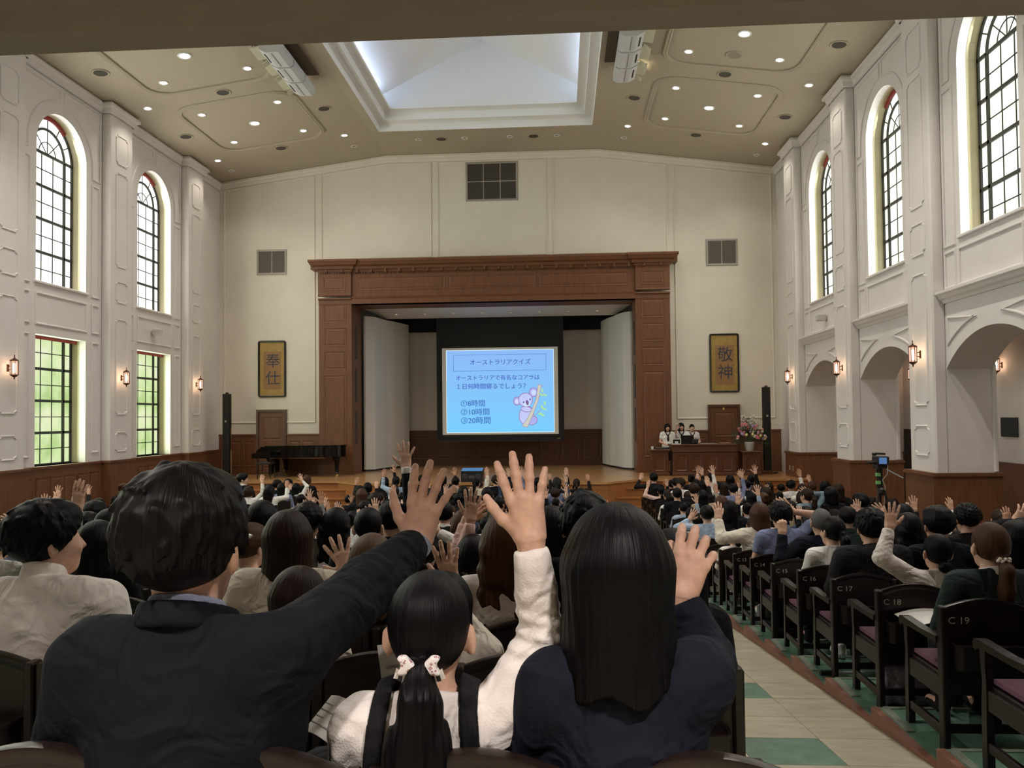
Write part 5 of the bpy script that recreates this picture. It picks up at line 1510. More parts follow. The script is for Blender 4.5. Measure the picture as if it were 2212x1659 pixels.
def body_geo(p, h=.0125, legs=True):
    J = arm_joints(p); HR = head_rot(p); bare = p['sl'] < .6
    def f(P):
        d = torso_sdf(P, p)
        d = smin(d, rcone(P, (p['hx'] * .5, .14, .93), (p['hx'], .165, 1.04), .060, .054), .03)
        hd = head_sdf((P - HEADC - np.array((p['hx'], 0, (p['hs'] - 1) * .06), np.float32)) @ HR / p['hs']) * p['hs']
        d = smin(d, hd, .018)
        for k in 'rl':
            sh, el, wr = J[k]; mid = el + (wr - el) * .55
            d = smin(d, rcone(P, sh, el, .048, .038), .03)
            d = smin(d, rcone(P, el, mid, .038, .033), .01)
        if legs:
            for s in (-1, 1):
                if p['st']:
                    d = smin(d, rcone(P, (s * .085, .165, .45), (s * .085, .16, .05), .078, .052), .03)
                    d = smin(d, rcone(P, (s * .085, .16, .05), (s * .085, .15, -.35), .050, .034), .015)
                    d = smin(d, rcone(P, (s * .085, .15, -.36), (s * .095, .29, -.37), .034, .028), .02)
                    continue
                d = smin(d, rcone(P, (s * .09, .19, .475), (s * .115, .56, .485), .078, .056), .03)
                d = smin(d, rcone(P, (s * .115, .56, .485), (s * .115, .57, .09), .052, .036), .015)
                d = smin(d, rcone(P, (s * .115, .56, .04), (s * .12, .70, .035), .036, .030), .02)
        return d
    ex = max(.32, *[abs(J[k][i][0]) + .08 for k in 'rl' for i in range(3)])
    zt = max(1.29, *[J[k][i][2] + .08 for k in 'rl' for i in range(3)]); yt = max(.78, *[J[k][i][1] + .08 for k in 'rl' for i in range(3)])
    parts = [net(f, (-ex, -.05, -.42 if p['st'] else 0), (ex, yt, zt), h)]
    hh = .0032 if h < .011 else .0042
    for k, s in (('r', 1), ('l', -1)):
        if p[k] is None: kind = 'flat'
        else: kind = p['hr'] if k == 'r' else p['hl']
        sh, el, wr = J[k]
        zd = wr - el
        if p[k] is None: yd = np.array((0, 0, -1.))
        else:
            tw = R(p['tr'] if k == 'r' else p['tl']); yd = np.array((math.sin(tw) * -s, math.cos(tw), .0))
        M = frame_from(zd, yd)
        v, q = hand_geo(kind, hh)
        v = v.copy(); sc = 1.0; v[:, 2] = np.where(v[:, 2] < 0, v[:, 2] * min(1, (np.linalg.norm(zd) + .01) / .25), v[:, 2])
        if s < 0: v = v * np.array((-1, 1, 1), np.float32); q = q[:, ::-1]
        hd_ = p['dr'] if k == 'r' else p['dl']
        if p[k] is None: MH = M
        else:
            zf = zd / np.linalg.norm(zd); MH = frame_from(np.array(hd_, float) if hd_ is not None else zf * .55 + np.array((0, .03, .45)), yd)
        b = np.clip((v[:, 2:3] + .035) / .05, 0, 1); hs_ = np.where(v[:, 2:3] > 0, 1 + (p['hs'] - 1) * .8, 1.0)
        parts.append((((v @ M.T) * (1 - b) + ((v * hs_) @ MH.T) * b + wr).astype(np.float32), q))
    return parts
def cloth_geo(p, h=.0125, fold=.004, seed=1, collar=False, hood=False, loose=0.0):
    J = arm_joints(p); sl = p['sl']
    def f(P):
        d = torso_sdf(P, p, .012 + loose)
        d = smin(d, rcone(P, (p['hx'] * .5, .145, .93), (p['hx'] * .7, .15, .985), .066, .060), .03)
        d = smax(d, (P[:, 2] - .982 + (P[:, 1] - .13) * .45), .006)
        for k in 'rl':
            sh, el, wr = J[k]
            cuff = el + (wr - el) * (sl if p[k] is not None or sl > .6 else .5)
            if sl < .6: cuff = sh + (el - sh) * .62
            a = rcone(P, sh, el if sl >= .6 else cuff, .064 + loose, .052 + loose)
            if sl >= .6: a = smin(a, rcone(P, el, cuff, .052 + loose, .040 + loose * .7), .02)
            ax = (cuff - (el if sl >= .6 else sh)); ax = ax / np.linalg.norm(ax)
            a = smax(a, ((P - cuff) @ ax.astype(np.float32)), .006)
            d = smin(d, a, .035)
        if hood: d = smin(d, ellip(P, (0, .055, .93), (.13, .055, .07)), .03)
        if fold:
            d = d + wob(P, fold, 26, seed) + wob(P, fold * .6, 60, seed + 7)
            for k in 'rl':
                sh, el, wr = J[k]; r_ = np.sqrt(((P - el.astype(np.float32)) ** 2).sum(1)); ax = (wr - sh); ax = (ax / np.linalg.norm(ax)).astype(np.float32)
                d = d + fold * 1.3 * np.exp(-(r_ / .11) ** 2) * np.sin((P @ ax) * 170)
        # hem
        d = smax(d, .44 - P[:, 2], .01)
        return d
    ex = max(.34, *[abs(J[k][i][0]) + .1 for k in 'rl' for i in range(3)])
    zt = max(1.12, *[J[k][i][2] + .06 for k in 'rl' for i in range(3)]); yt = max(.50, *[J[k][i][1] + .1 for k in 'rl' for i in range(3)])
    return [net(f, (-ex, -.06, .42), (ex, yt, zt), h)]
def trouser_geo(h=.018):
    def f(P):
        d = ellip(P, (0, .18, .49), (.185, .14, .10))
        for s in (-1, 1):
            d = smin(d, rcone(P, (s * .09, .19, .475), (s * .115, .56, .485), .09, .072), .03)
            d = smin(d, rcone(P, (s * .115, .56, .485), (s * .115, .57, .10), .068, .058), .015)
        return smax(d, .10 - P[:, 2], .005)
    return [net(f, (-.3, 0, .05), (.3, .72, .62), h)]
# ---- hair styles in head coordinates
def hair_geo(style, h=.0065, seed=0, strand=.0013):
    def strands(P):
        th = np.arctan2(P[:, 0], -(P[:, 1] + .0)); ph = np.arctan2(np.sqrt(P[:, 0] ** 2 + P[:, 1] ** 2), P[:, 2])
        return strand * (np.sin(th * 34 + 2.2 * np.sin(ph * 3 + seed) + seed) * .6 + np.sin(th * 61 + seed * 2 + ph * 2) * .4) * np.clip(ph * 1.6, 0, 1)
    def cap(P, t): return ellip(P, (0, -.017, .030), (.083 + t, .104 + t, .098 + t))
    def face(P, w=.070, top=.062): return ellip(P, (0, .150, -.055), (w, .115, top + .055))
    def f(P):
        x, y, z = P[:, 0], P[:, 1], P[:, 2]
        if style in ('short', 'crew', 'curly', 'wavy'):
            t = dict(short=.016, crew=.006, curly=.020, wavy=.022)[style]
            te = (t + .005) * np.clip((z + .052) / .075, 0, 1) if style != 'crew' else t
            d = cap(P, -.005) - te
            if style == 'short': d = d + wob(P, .0035, 75, seed + 4) * np.clip((z + .03) * 12, 0, 1)
            if style in ('short', 'wavy'): d = smin(d, ellip(P, (0, .045, .085), (.075, .05, .045)), .03)
            lowcut = np.where(y < .0, -.068 + .25 * (y + .06), -.05 + 1.1 * y)
            if style == 'crew': lowcut = lowcut + .018
            d = smax(d, (lowcut - z), .018)
            d = smax(d, -face(P), .012)
            if style == 'curly': d = d + wob(P, .006, 140, seed)
            if style == 'wavy': d = d + wob(P, .004, 70, seed) + wob(P, .003, 140, seed + 1)
            return d + strands(P)
        if style == 'tousled':
            rs = np.random.RandomState(3)
            te = .020 * np.clip((z + .10) / .085, 0, 1)
            d = cap(P, -.004) - te
            d = smin(d, ellip(P, (0, .05, .085), (.072, .05, .045)), .03)
            cr = np.array((.012, -.035, .135)); c0 = np.array((0, -.017, .03)); rr_ = np.array((.098, .119, .113))
            for i in range(170):
                u = rs.normal(size=3); u[2] = abs(u[2]) * .9 - .35; u /= np.linalg.norm(u)
                q = c0 + u * rr_ * (.97 + .03 * rs.rand())
                if q[2] < -.062 or (q[1] > .06 and q[2] < .05): continue
                n_ = u / rr_; n_ /= np.linalg.norm(n_); fl = q - cr; fl = fl - n_ * (fl @ n_); fl = fl / (np.linalg.norm(fl) + 1e-6) + rs.normal(size=3) * .32; fl -= n_ * (fl @ n_)
                a_ = q - fl * .022 - n_ * .008; b_ = q + fl * .030 + n_ * (.001 + .006 * rs.rand())
                sel = ((P - q.astype(np.float32)) ** 2).sum(1) < .065 ** 2
                if sel.any(): d[sel] = smin(d[sel], rcone(P[sel], a_, b_, .012, .0035), .006)
            lowcut = np.where(y < .0, -.092 + .25 * (y + .06), -.05 + 1.1 * y)
            d = smax(d, (lowcut - z), .02)
            return smax(d, -face(P), .012)
        if style in ('bob', 'bowl', 'longbob'):
            dn = dict(bob=-.135, bowl=-.075, longbob=-.185)[style]
            d = cap(P, .014)
            cur = np.sqrt((x / .100) ** 2 + ((y + .015) / .108) ** 2) - 1
            w = 1 + .10 * np.clip(-z / .15, 0, 1.2)
            cur = (np.sqrt((x / (.098 * w)) ** 2 + ((y + .018) / (.112 * w)) ** 2) - 1) * .1
            cur = smax(cur, z - .05, .04); cur = smax(cur, dn - z + .012 * np.sin(x * 60 + seed), .016)
            d = smin(d, cur, .03)
            d = smax(d, -smin(face(P, .066, .058), rbox(P, (0, .13, -.12), (.066, .10, .12), .03), .02), .014)
            return d + strands(P) * 1.1
        if style in ('long', 'longwavy'):
            d = cap(P, .015)
            w = 1 + .06 * np.clip(-z / .15, 0, 1)
            cur = (np.sqrt((x / (.097 * w)) ** 2 + ((y + .02) / (.108 * w)) ** 2) - 1) * .1
            cur = smax(cur, z - .05, .04); cur = smax(cur, -.14 - z, .03)
            bk = rbox(P, (0, -.075, -.19), (.105, .045, .20), .04)
            if style == 'longwavy': bk = bk + .008 * np.sin(z * 60 + x * 30 + seed) + .006 * np.sin(x * 90 + z * 25)
            bk = smax(bk, -.36 - z + .02 * np.sin(x * 55 + seed), .02)
            d = smin(smin(d, cur, .03), bk, .04)
            d = smax(d, -smin(face(P, .066, .058), rbox(P, (0, .14, -.16), (.068, .11, .18), .03), .02), .014)
            return d + strands(P) * 1.2
        if style in ('pony', 'lowpony', 'highpony', 'bun', 'lowbun', 'widepony'):
            d = ellip(P, (0, -.017, .030), (.085, .111, .106))
            lowcut = np.where(y < -.01, -.070, -.055 + 1.0 * (y + .01))
            d = smax(d, (lowcut - z), .016); d = smax(d, -face(P), .012)
            if 'pony' in style:
                tz = dict(pony=.0, lowpony=-.05, highpony=.06, widepony=-.04)[style]
                a = (0, -.128, tz)
                g = rcone(P, (0, -.10, tz), a, .026, .020)
                pts = [a, (.004, -.155, tz - .05), (.0, -.150, tz - .14), (-.006, -.135, tz - .24), (.0, -.128, tz - .31)]; rr = [.020, .034, .040, .034, .010] if style != 'widepony' else [.022, .042, .060, .058, .030]
                for i in range(4): g = smin(g, rcone(P, pts[i], pts[i + 1], rr[i], rr[i + 1]), .02)
                g = g + .003 * np.sin(x * 160 + seed) + .002 * np.sin(x * 260 + y * 120)
                d = smin(d, g, .014)
            else:
                bz = .075 if style == 'bun' else -.075
                d = smin(d, ellip(P, (0, -.118, bz), (.044, .036, .040)) + wob(P, .003, 90, seed), .012)
            return d + strands(P) * .8
    lo, hi = (-.15, -.21, -.16), (.15, .14, .19)
    if style in ('long', 'longwavy', 'pony', 'lowpony', 'highpony', 'longbob', 'widepony'): lo = (-.16, -.24, -.42)
    if style == 'bob': lo = (-.15, -.21, -.18)
    return [net(f, lo, hi, h, 1)]

# ---- materials of people
SKIN = mat('skin', (0.60, 0.365, 0.265), 0.5, noise=.10, nscale=45, bump=.06, bscale=250, spec=.35)
SKIN2 = mat('skin_pale', (0.64, 0.39, 0.275), 0.55, noise=.05, nscale=30, bump=.06, bscale=250, spec=.35)
SKIN3 = mat('skin_tan', (0.46, 0.245, 0.155), 0.55, noise=.06, nscale=30, bump=.06, bscale=250, spec=.35)
def hairmat(name, c, rough=.42):
    m = mat('hair_' + name, c, rough, spec=.10)
    nt, N, L, B = nodes_of(m)
    tc = N.new('ShaderNodeTexCoord'); sx = N.new('ShaderNodeSeparateXYZ'); L.new(tc.outputs['Object'], sx.inputs[0])
    at = N.new('ShaderNodeMath'); at.operation = 'ARCTAN2'; L.new(sx.outputs['X'], at.inputs[0]); L.new(sx.outputs['Y'], at.inputs[1])
    ml = N.new('ShaderNodeMath'); ml.operation = 'MULTIPLY'; ml.inputs[1].default_value = 16; L.new(at.outputs[0], ml.inputs[0])
    m2 = N.new('ShaderNodeMath'); m2.operation = 'MULTIPLY'; m2.inputs[1].default_value = 5; L.new(sx.outputs['Z'], m2.inputs[0])
    m3 = N.new('ShaderNodeMath'); m3.operation = 'MULTIPLY'; m3.inputs[1].default_value = 30; L.new(sx.outputs['X'], m3.inputs[0])
    cb = N.new('ShaderNodeCombineXYZ'); L.new(ml.outputs[0], cb.inputs[0]); L.new(m2.outputs[0], cb.inputs[1]); L.new(m3.outputs[0], cb.inputs[2])
    nz = N.new('ShaderNodeTexNoise'); nz.inputs['Scale'].default_value = 1.6; nz.inputs['Detail'].default_value = 3; L.new(cb.outputs[0], nz.inputs['Vector'])
    mx = N.new('ShaderNodeMix'); mx.data_type = 'RGBA'; mx.inputs['A'].default_value = (*[v * .45 for v in c], 1); mx.inputs['B'].default_value = (*[v * 1.7 for v in c], 1)
    L.new(nz.outputs['Fac'], mx.inputs['Factor']); L.new(mx.outputs['Result'], B.inputs['Base Color'])
    bp = N.new('ShaderNodeBump'); bp.inputs['Strength'].default_value = .45; bp.inputs['Distance'].default_value = .006
    L.new(nz.outputs['Fac'], bp.inputs['Height']); L.new(bp.outputs['Normal'], B.inputs['Normal'])
    return m
HAIR = {'black': hairmat('black', (.0036, .0032, .0032)), 'dark': hairmat('dark', (.0052, .0042, .0038)), 'darkbrown': hairmat('darkbrown', (.020, .0115, .0085)),
        'brown': hairmat('brown', (.055, .027, .016)), 'lightbrown': hairmat('lightbrown', (.10, .058, .034)), 'grey': hairmat('grey', (.10, .10, .10))}
def cloth(name, c, rough=.85, bump=.15):
    m = mat('fabric_' + name, c, rough, bump=bump, bscale=180, noise=.08, nscale=12, spec=.2)
    nt, N, L, B = nodes_of(m)
    b1 = [n for n in N if n.bl_idname == 'ShaderNodeBump'][0]
    tc = N.new('ShaderNodeTexCoord'); nz = N.new('ShaderNodeTexNoise'); nz.inputs['Scale'].default_value = 7; nz.inputs['Detail'].default_value = 2; nz.inputs['Distortion'].default_value = 1.6
    L.new(tc.outputs['Object'], nz.inputs['Vector'])
    b2 = N.new('ShaderNodeBump'); b2.inputs['Strength'].default_value = .9; b2.inputs['Distance'].default_value = .035
    L.new(nz.outputs['Fac'], b2.inputs['Height']); L.new(b1.outputs['Normal'], b2.inputs['Normal']); L.new(b2.outputs['Normal'], B.inputs['Normal'])
    return m
CLOTH = {'white': cloth('white', (.76, .745, .72)), 'cream': cloth('cream', (.71, .65, .55)), 'black': cloth('black', (.007, .007, .0078)), 'navy': cloth('navy', (.0033, .0042, .0075)),
         'charcoal': cloth('charcoal', (.016, .016, .0175)), 'grey': cloth('grey', (.20, .20, .20)), 'blue': cloth('blue', (.19, .22, .36)), 'denim': cloth('denim', (.035, .055, .10)),
         'pink': cloth('pink', (.74, .50, .45)), 'beige': cloth('beige', (.36, .29, .20)), 'green': cloth('green', (.018, .030, .026)), 'olive': cloth('olive', (.12, .11, .075)),
         'lightblue': cloth('lightblue', (.33, .42, .56)), 'floral': cloth('floral', (.17, .24, .30)), 'ivory': cloth('ivory', (.74, .69, .645)), 'navyblue': cloth('navyblue', (.0052, .0068, .0145))}
TROUSERS = np_mesh('trousers', trouser_geo())
SKIRT = None
def skirt_mesh():
    global SKIRT
    if SKIRT is None:
        def f(P):
            r = .165 + .10 * np.clip((.52 - P[:, 2]) / .5, 0, 1)
            th = np.arctan2(P[:, 1] - .16, P[:, 0])
            d = (np.sqrt((P[:, 0] / r) ** 2 + ((P[:, 1] - .16) / (r * .82)) ** 2) - 1) * .18 + .006 * np.sin(th * 18) * np.clip((.5 - P[:, 2]) * 3, 0, 1)
            return smax(smax(d, P[:, 2] - .55, .01), .02 - P[:, 2], .006)
        SKIRT = np_mesh('skirt', [net(f, (-.32, -.12, -.02), (.32, .46, .6), .014)])
    return SKIRT
HAIRMESH = {}
def hair_mesh(style, fine=False):
    k = (style, fine)
    if k not in HAIRMESH: HAIRMESH[k] = np_mesh('hair', hair_geo(style, .0042 if style == 'tousled' else (.005 if fine else .008), seed=len(HAIRMESH) + 1))
    return HAIRMESH[k]
BODY = {}; TOP = {}
def pkey(p): return repr(sorted((k, (tuple(map(tuple, v)) if isinstance(v, (list, tuple)) and v and isinstance(v[0], (list, tuple)) else v)) for k, v in p.items()))
SHOE = None
def shoe_mesh():
    global SHOE
    if SHOE is None:
        def f(P):
            d = smin(rcone(P, (0, -.02, .035), (0, .13, .030), .038, .034), rcone(P, (0, -.03, .05), (0, -.02, .10), .038, .040), .03)
            return smax(d, -P[:, 2], .008)
        SHOE = np_mesh('shoe', [net(f, (-.06, -.09, -.01), (.06, .19, .12), .007)])
    return SHOE
def person(x, y, z, p, style, haircol, top, label, scale=1.0, yaw=0.0, skin=None, fine=False, trousers='charcoal', fold=.0035, loose=0.0, group='audience', shoes=None, cat='person', hood=False, hairscale=1.0):
    t = empty('person', (x, y, z), R(yaw), label=label, category=cat, group=group)
    t.scale = (scale,) * 3
    k = pkey(p); h = .0105 if fine else .0150
    if (k, h) not in BODY: BODY[(k, h)] = np_mesh('body', body_geo(p, h))
    b = obj('body', BODY[(k, h)], SKIN, t)
    if skin is not None and skin is not SKIN: b.material_slots[0].link = 'OBJECT'; b.material_slots[0].material = skin
    kt = pkey({**p, 'dr': 0, 'dl': 0, 'hs': 0, 'head': 0, 'hr': 0, 'hl': 0, 'tr': 0, 'tl': 0}) + '%s%s%s' % (fold, loose, hood)
    if (kt, h) not in TOP: TOP[(kt, h)] = np_mesh('clothing', cloth_geo(p, h, fold, seed=len(TOP) + 3, loose=loose, hood=hood))
    obj('clothing', TOP[(kt, h)], top if not isinstance(top, str) else CLOTH[top], t)
    if p['st']: obj('skirt', skirt_mesh(), CLOTH[trousers], t)
    else: obj('trousers', TROUSERS, CLOTH[trousers], t)
    if style:
        o = obj('hair', hair_mesh(style, fine), HAIR[haircol], t, loc=(HEADC[0] + p['hx'], HEADC[1], HEADC[2] + (p['hs'] - 1) * .06), scale=(hairscale * p['hs'],) * 3)
        M = Matrix([list(map(float, r_)) for r_ in head_rot(p)]); o.rotation_euler = M.to_euler()
    if shoes:
        for s in (-1, 1): obj('shoe', shoe_mesh(), CLOTH[shoes], t, loc=(s * .118, .56, 0))
    return t
# ================================================================== THE AUDIENCE
man_suit = person(-0.744, 1.365, 1.300, pose(arm_r=((0.273, 0.4, 0.982), (0.336, 0.6, 1.036)),arm_l=None,hand_r='manopen',hand_l='open',head=(0, 0, 0),w=1.1,twist_r=-8,twist_l=0,sleeve=0.92, hs=1.13, dir_r=(0.22, 0.1, 1), dir_l=None, hx=-0.03), 'tousled', 'dark', 'navy', 'tousle-haired person in dark suit jacket, long right arm raised, close to us', scale=1.070, yaw=0, fine=True, fold=.004, loose=.012)
girl_pony = person(-0.277, 1.446, 1.300, pose(arm_r=((0.259, 0.18, 1.095), (0.234, 0.16, 1.318)),arm_l=None,hand_r='spread',hand_l='open',head=(0, 0, 0),w=0.88,twist_r=0,twist_l=0,sleeve=0.92, hs=1.1, dir_r=(-0.12, 0.05, 1), dir_l=None, hx=0.0), 'widepony', 'black', 'ivory', 'ponytailed child with red and white bow, ivory top, right arm raised', scale=0.900, yaw=0, fine=True, fold=.006, loose=.004)
woman_navy = person(0.119, 1.405, 1.300, pose(arm_r=((0.19, 0.3, 0.898), (0.139, 0.34, 1.024)),arm_l=None,hand_r='cup',hand_l='open',head=(0, 0, 0),w=0.82,twist_r=-12,twist_l=0,sleeve=0.92, hs=1.1, dir_r=(0.4, 0.25, 1), dir_l=None, hx=-0.01), 'longbob', 'black', 'navyblue', 'long-haired person in navy top beside the aisle, right hand raised', scale=1.008, yaw=0, fine=True, fold=.003, loose=.006)
man_white = person(-1.968, 2.660, 1.118, pose(arm_r=None,arm_l=None,hand_r='open',hand_l='open',head=(-38, 0, 0),w=1.2189999999999999,twist_r=0,twist_l=0,sleeve=0.92, hs=1.08, dir_r=None, dir_l=None, hx=0.0), 'tousled', 'black', 'ivory', 'short-haired person in crumpled white shirt, head turned to the right', scale=1.059, yaw=0, fine=True, fold=.010, loose=.014)
child_glasses = person(-0.970, 2.660, 1.118, pose(arm_r=None,arm_l=None,hand_r='open',hand_l='open',head=(-18, 0, 0),w=0.901,twist_r=0,twist_l=0,sleeve=0.92, hs=1.1, dir_r=None, dir_l=None, hx=0.0), 'bowl', 'darkbrown', 'cream', 'small bowl-haired child with glasses behind the suited arm', scale=0.862, yaw=0, fine=True)
girl_edge = person(0.411, 2.760, 1.118, pose(arm_r=None,arm_l=None,hand_r='open',hand_l='open',head=(0, 0, 0),w=0.8268000000000001,twist_r=0,twist_l=0,sleeve=0.92, hs=1.1, dir_r=None, dir_l=None, hx=0.0), 'long', 'black', 'black', 'long black-haired person right behind the raised hand by the aisle', scale=0.956, yaw=0, fine=True)
woman_cream = person(-1.326, 3.500, 1.017, pose(arm_r=((0.451, 0.108, 0.842), (0.265, 0.24, 0.945)),arm_l=None,hand_r='wide',hand_l='open',head=(0, 0, 0),w=1.1130000000000002,twist_r=0,twist_l=0,sleeve=0.92, hs=1.1, dir_r=None, dir_l=None, hx=0.0), 'bob', 'darkbrown', 'cream', 'dark-brown bobbed person in cream sweater, right hand spread wide', scale=1.026, yaw=0, fine=True, loose=.02)
man_glasses = person(0.112, 3.500, 1.017, pose(arm_r=None,arm_l=None,hand_r='open',hand_l='open',head=(-12, 0, 0),w=1.06,twist_r=0,twist_l=0,sleeve=0.92, hs=1.1, dir_r=None, dir_l=None, hx=0.0), 'tousled', 'black', 'black', 'wavy-haired person with black-framed glasses behind the navy top', scale=1.087, yaw=0, fine=True)
woman_brown = person(-0.275, 3.500, 1.017, pose(arm_r=None,arm_l=None,hand_r='open',hand_l='open',head=(0, 0, 0),w=1.06,twist_r=0,twist_l=0,sleeve=0.92, hs=1.1, dir_r=None, dir_l=None, hx=0.0), 'longwavy', 'brown', 'ivory', 'long wavy brown-haired person in white top, middle block', scale=1.009, yaw=0, fine=True)
woman_lightbrown = person(-0.912, 3.500, 1.017, pose(arm_r=None,arm_l=None,hand_r='open',hand_l='open',head=(0, 0, 0),w=1.06,twist_r=0,twist_l=0,sleeve=0.92, hs=1.1, dir_r=None, dir_l=None, hx=0.0), 'long', 'lightbrown', 'black', 'long light-brown-haired person beside the raised suit sleeve', scale=0.936, yaw=0, fine=True)
woman_bob = person(-2.797, 4.340, 0.916, pose(arm_r=None,arm_l=None,hand_r='open',hand_l='open',head=(0, 0, 0),w=1.06,twist_r=0,twist_l=0,sleeve=0.92, hs=1.1, dir_r=None, dir_l=None, hx=0.0), 'longbob', 'black', 'navy', 'straight black-bobbed person in dark jacket left of the suited man', scale=0.981, yaw=0, fine=True)
woman_white = person(-1.870, 4.340, 0.916, pose(arm_r=None,arm_l=None,hand_r='open',hand_l='open',head=(-20, 0, 0),w=1.06,twist_r=0,twist_l=0,sleeve=0.92, hs=1.1, dir_r=None, dir_l=None, hx=0.0), 'short', 'brown', 'white', 'short brown-haired person in white cardigan by the suited man', scale=0.964, yaw=0, fine=True)
child_pink = person(-0.523, 4.340, 0.916, pose(arm_r=((-0.067, 0.18, 1.069), (-0.019, 0.2, 1.342)),arm_l=((-0.151, 0.24, 1.037), (-0.059, 0.28, 1.325)),hand_r='spread',hand_l='flat',head=(0, 0, 0),w=1.06,twist_r=0,twist_l=40,sleeve=0.92, hs=1.1, dir_r=(0.1, 0.05, 1), dir_l=(0.75, 0.1, 0.7), hx=0.0), 'bowl', 'dark', 'pink', 'child in pink hoodie with both hands crossed overhead', scale=0.912, yaw=0, fine=True)
girl_tied = person(-0.951, 5.180, 0.816, pose(arm_r=((0.301, 0.18, 1.162), (0.078, 0.24, 1.259)),arm_l=None,hand_r='flat',hand_l='open',head=(0, 0, 0),w=1.06,twist_r=0,twist_l=0,sleeve=0.92, hs=1.1, dir_r=None, dir_l=None, hx=0.0), 'lowbun', 'black', 'white', 'child with tied-back hair, pale sleeve raised beside the suited hand', scale=0.889, yaw=0, fine=True)
girl_clasp = person(-0.425, 2.660, 1.118, pose(arm_r=((0.058, 0.26, 1.012), (0.005, 0.28, 1.168)),arm_l=None,hand_r='spread',hand_l='open',head=(0, 0, 0),w=1.06,twist_r=0,twist_l=0,sleeve=0.92, hs=1.1, dir_r=None, dir_l=None, hx=0.0), 'bowl', 'black', 'cream', 'small child with one open hand showing above the ponytailed child', scale=0.846, yaw=0, fine=True)
woman_long = person(-0.066, 4.340, 0.916, pose(arm_r=None,arm_l=None,hand_r='open',hand_l='open',head=(0, 0, 0),w=1.06,twist_r=0,twist_l=0,sleeve=0.92, hs=1.1, dir_r=None, dir_l=None, hx=0.0), 'long', 'black', 'black', 'long straight black-haired person between the raised arm and glasses', scale=1.040, yaw=0, fine=True)
person_long_left = person(-3.053, 5.180, 0.816, pose(arm_r=((0.13, 0.281, 1.147), (-0.101, 0.24, 1.06)),arm_l=None,hand_r='flat',hand_l='open',head=(0, 0, 0),w=1.06,twist_r=0,twist_l=0,sleeve=0.92, hs=1.1, dir_r=None, dir_l=None, hx=0.0), 'long', 'darkbrown', 'beige', 'long brown-haired person in beige top, hand up, beside suited man', scale=0.917, yaw=0, fine=True)
woman_wavy = person(-1.840, 6.020, 0.715, pose(arm_r=None,arm_l=None,hand_r='open',hand_l='open',head=(0, 0, 0),w=1.06,twist_r=0,twist_l=0,sleeve=0.92, hs=1.1, dir_r=None, dir_l=None, hx=0.0), 'longwavy', 'black', 'white', 'long wavy black-haired person in white top, middle block', scale=1.040, yaw=0, fine=True)
man_crew = person(-1.360, 5.180, 0.816, pose(arm_r=None,arm_l=None,hand_r='open',hand_l='open',head=(0, 0, 0),w=1.06,twist_r=0,twist_l=0,sleeve=0.92, hs=1.1, dir_r=None, dir_l=None, hx=0.0), 'crew', 'black', 'charcoal', 'crew-cut person with prominent ears in dark suit', scale=1.049, yaw=0, fine=True)
edge_person = person(-4.087, 5.180, 0.816, pose(arm_r=None,arm_l=None,hand_r='open',hand_l='open',head=(0, 0, 0),w=1.06,twist_r=0,twist_l=0,sleeve=0.92, hs=1.1, dir_r=None, dir_l=None, hx=0.0), 'short', 'black', 'white', 'short-haired person cut off by the left picture edge', scale=0.958, yaw=0, fine=True)
hidden_hand = person(-3.583, 5.180, 0.816, pose(arm_r=((0.062, 0.18, 0.96), (0.064, 0.22, 1.25)),arm_l=None,hand_r='flat',hand_l='open',head=(0, 0, 0),w=1.06,twist_r=0,twist_l=0,sleeve=0.92, hs=1.1, dir_r=(0.03, 0.12, 1), dir_l=None, hx=0.0), 'short', 'black', 'grey', 'person hidden behind the white shirt, grey sleeve and fist-like hand up', scale=1.037, yaw=0, fine=True)
woman_p17 = person(-2.458, 6.020, 0.715, pose(arm_r=None,arm_l=None,hand_r='open',hand_l='open',head=(0, 0, 0),w=1.06,twist_r=0,twist_l=0,sleeve=0.92, hs=1.1, dir_r=None, dir_l=None, hx=0.0), 'longbob', 'black', 'navy', 'black-haired person in front of the bobbed cream sweater, dark top', scale=1.090, yaw=0, fine=True)
person_p17b = person(-2.081, 6.020, 0.715, pose(arm_r=None,arm_l=None,hand_r='open',hand_l='open',head=(0, 0, 0),w=1.06,twist_r=0,twist_l=0,sleeve=0.92, hs=1.1, dir_r=None, dir_l=None, hx=0.0), 'wavy', 'black', 'grey', 'dark wavy-haired person in grey hooded top, middle block', scale=1.070, yaw=0, fine=True)
person_clip = person(-0.590, 6.860, 0.614, pose(arm_r=None,arm_l=None,hand_r='open',hand_l='open',head=(0, 0, 0),w=1.06,twist_r=0,twist_l=0,sleeve=0.92, hs=1.1, dir_r=None, dir_l=None, hx=0.0), 'bun', 'darkbrown', 'black', 'brown-haired person with a pale hair clip, middle block', scale=1.022, yaw=0, fine=True)
person_red = person(-1.018, 7.700, 0.513, pose(arm_r=None,arm_l=None,hand_r='open',hand_l='open',head=(0, 0, 0),w=1.06,twist_r=0,twist_l=0,sleeve=0.92, hs=1.1, dir_r=None, dir_l=None, hx=0.0), 'long', 'brown', 'black', 'reddish long-haired person in dark top, middle block', scale=1.025, yaw=0, fine=True)
man_suit2 = person(-1.341, 8.540, 0.412, pose(arm_r=None,arm_l=None,hand_r='open',hand_l='open',head=(0, 0, 0),w=1.06,twist_r=0,twist_l=0,sleeve=0.92, hs=1.1, dir_r=None, dir_l=None, hx=0.0), 'crew', 'black', 'charcoal', 'crew-cut person in dark suit with white collar, middle block', scale=1.116, yaw=0, fine=True)
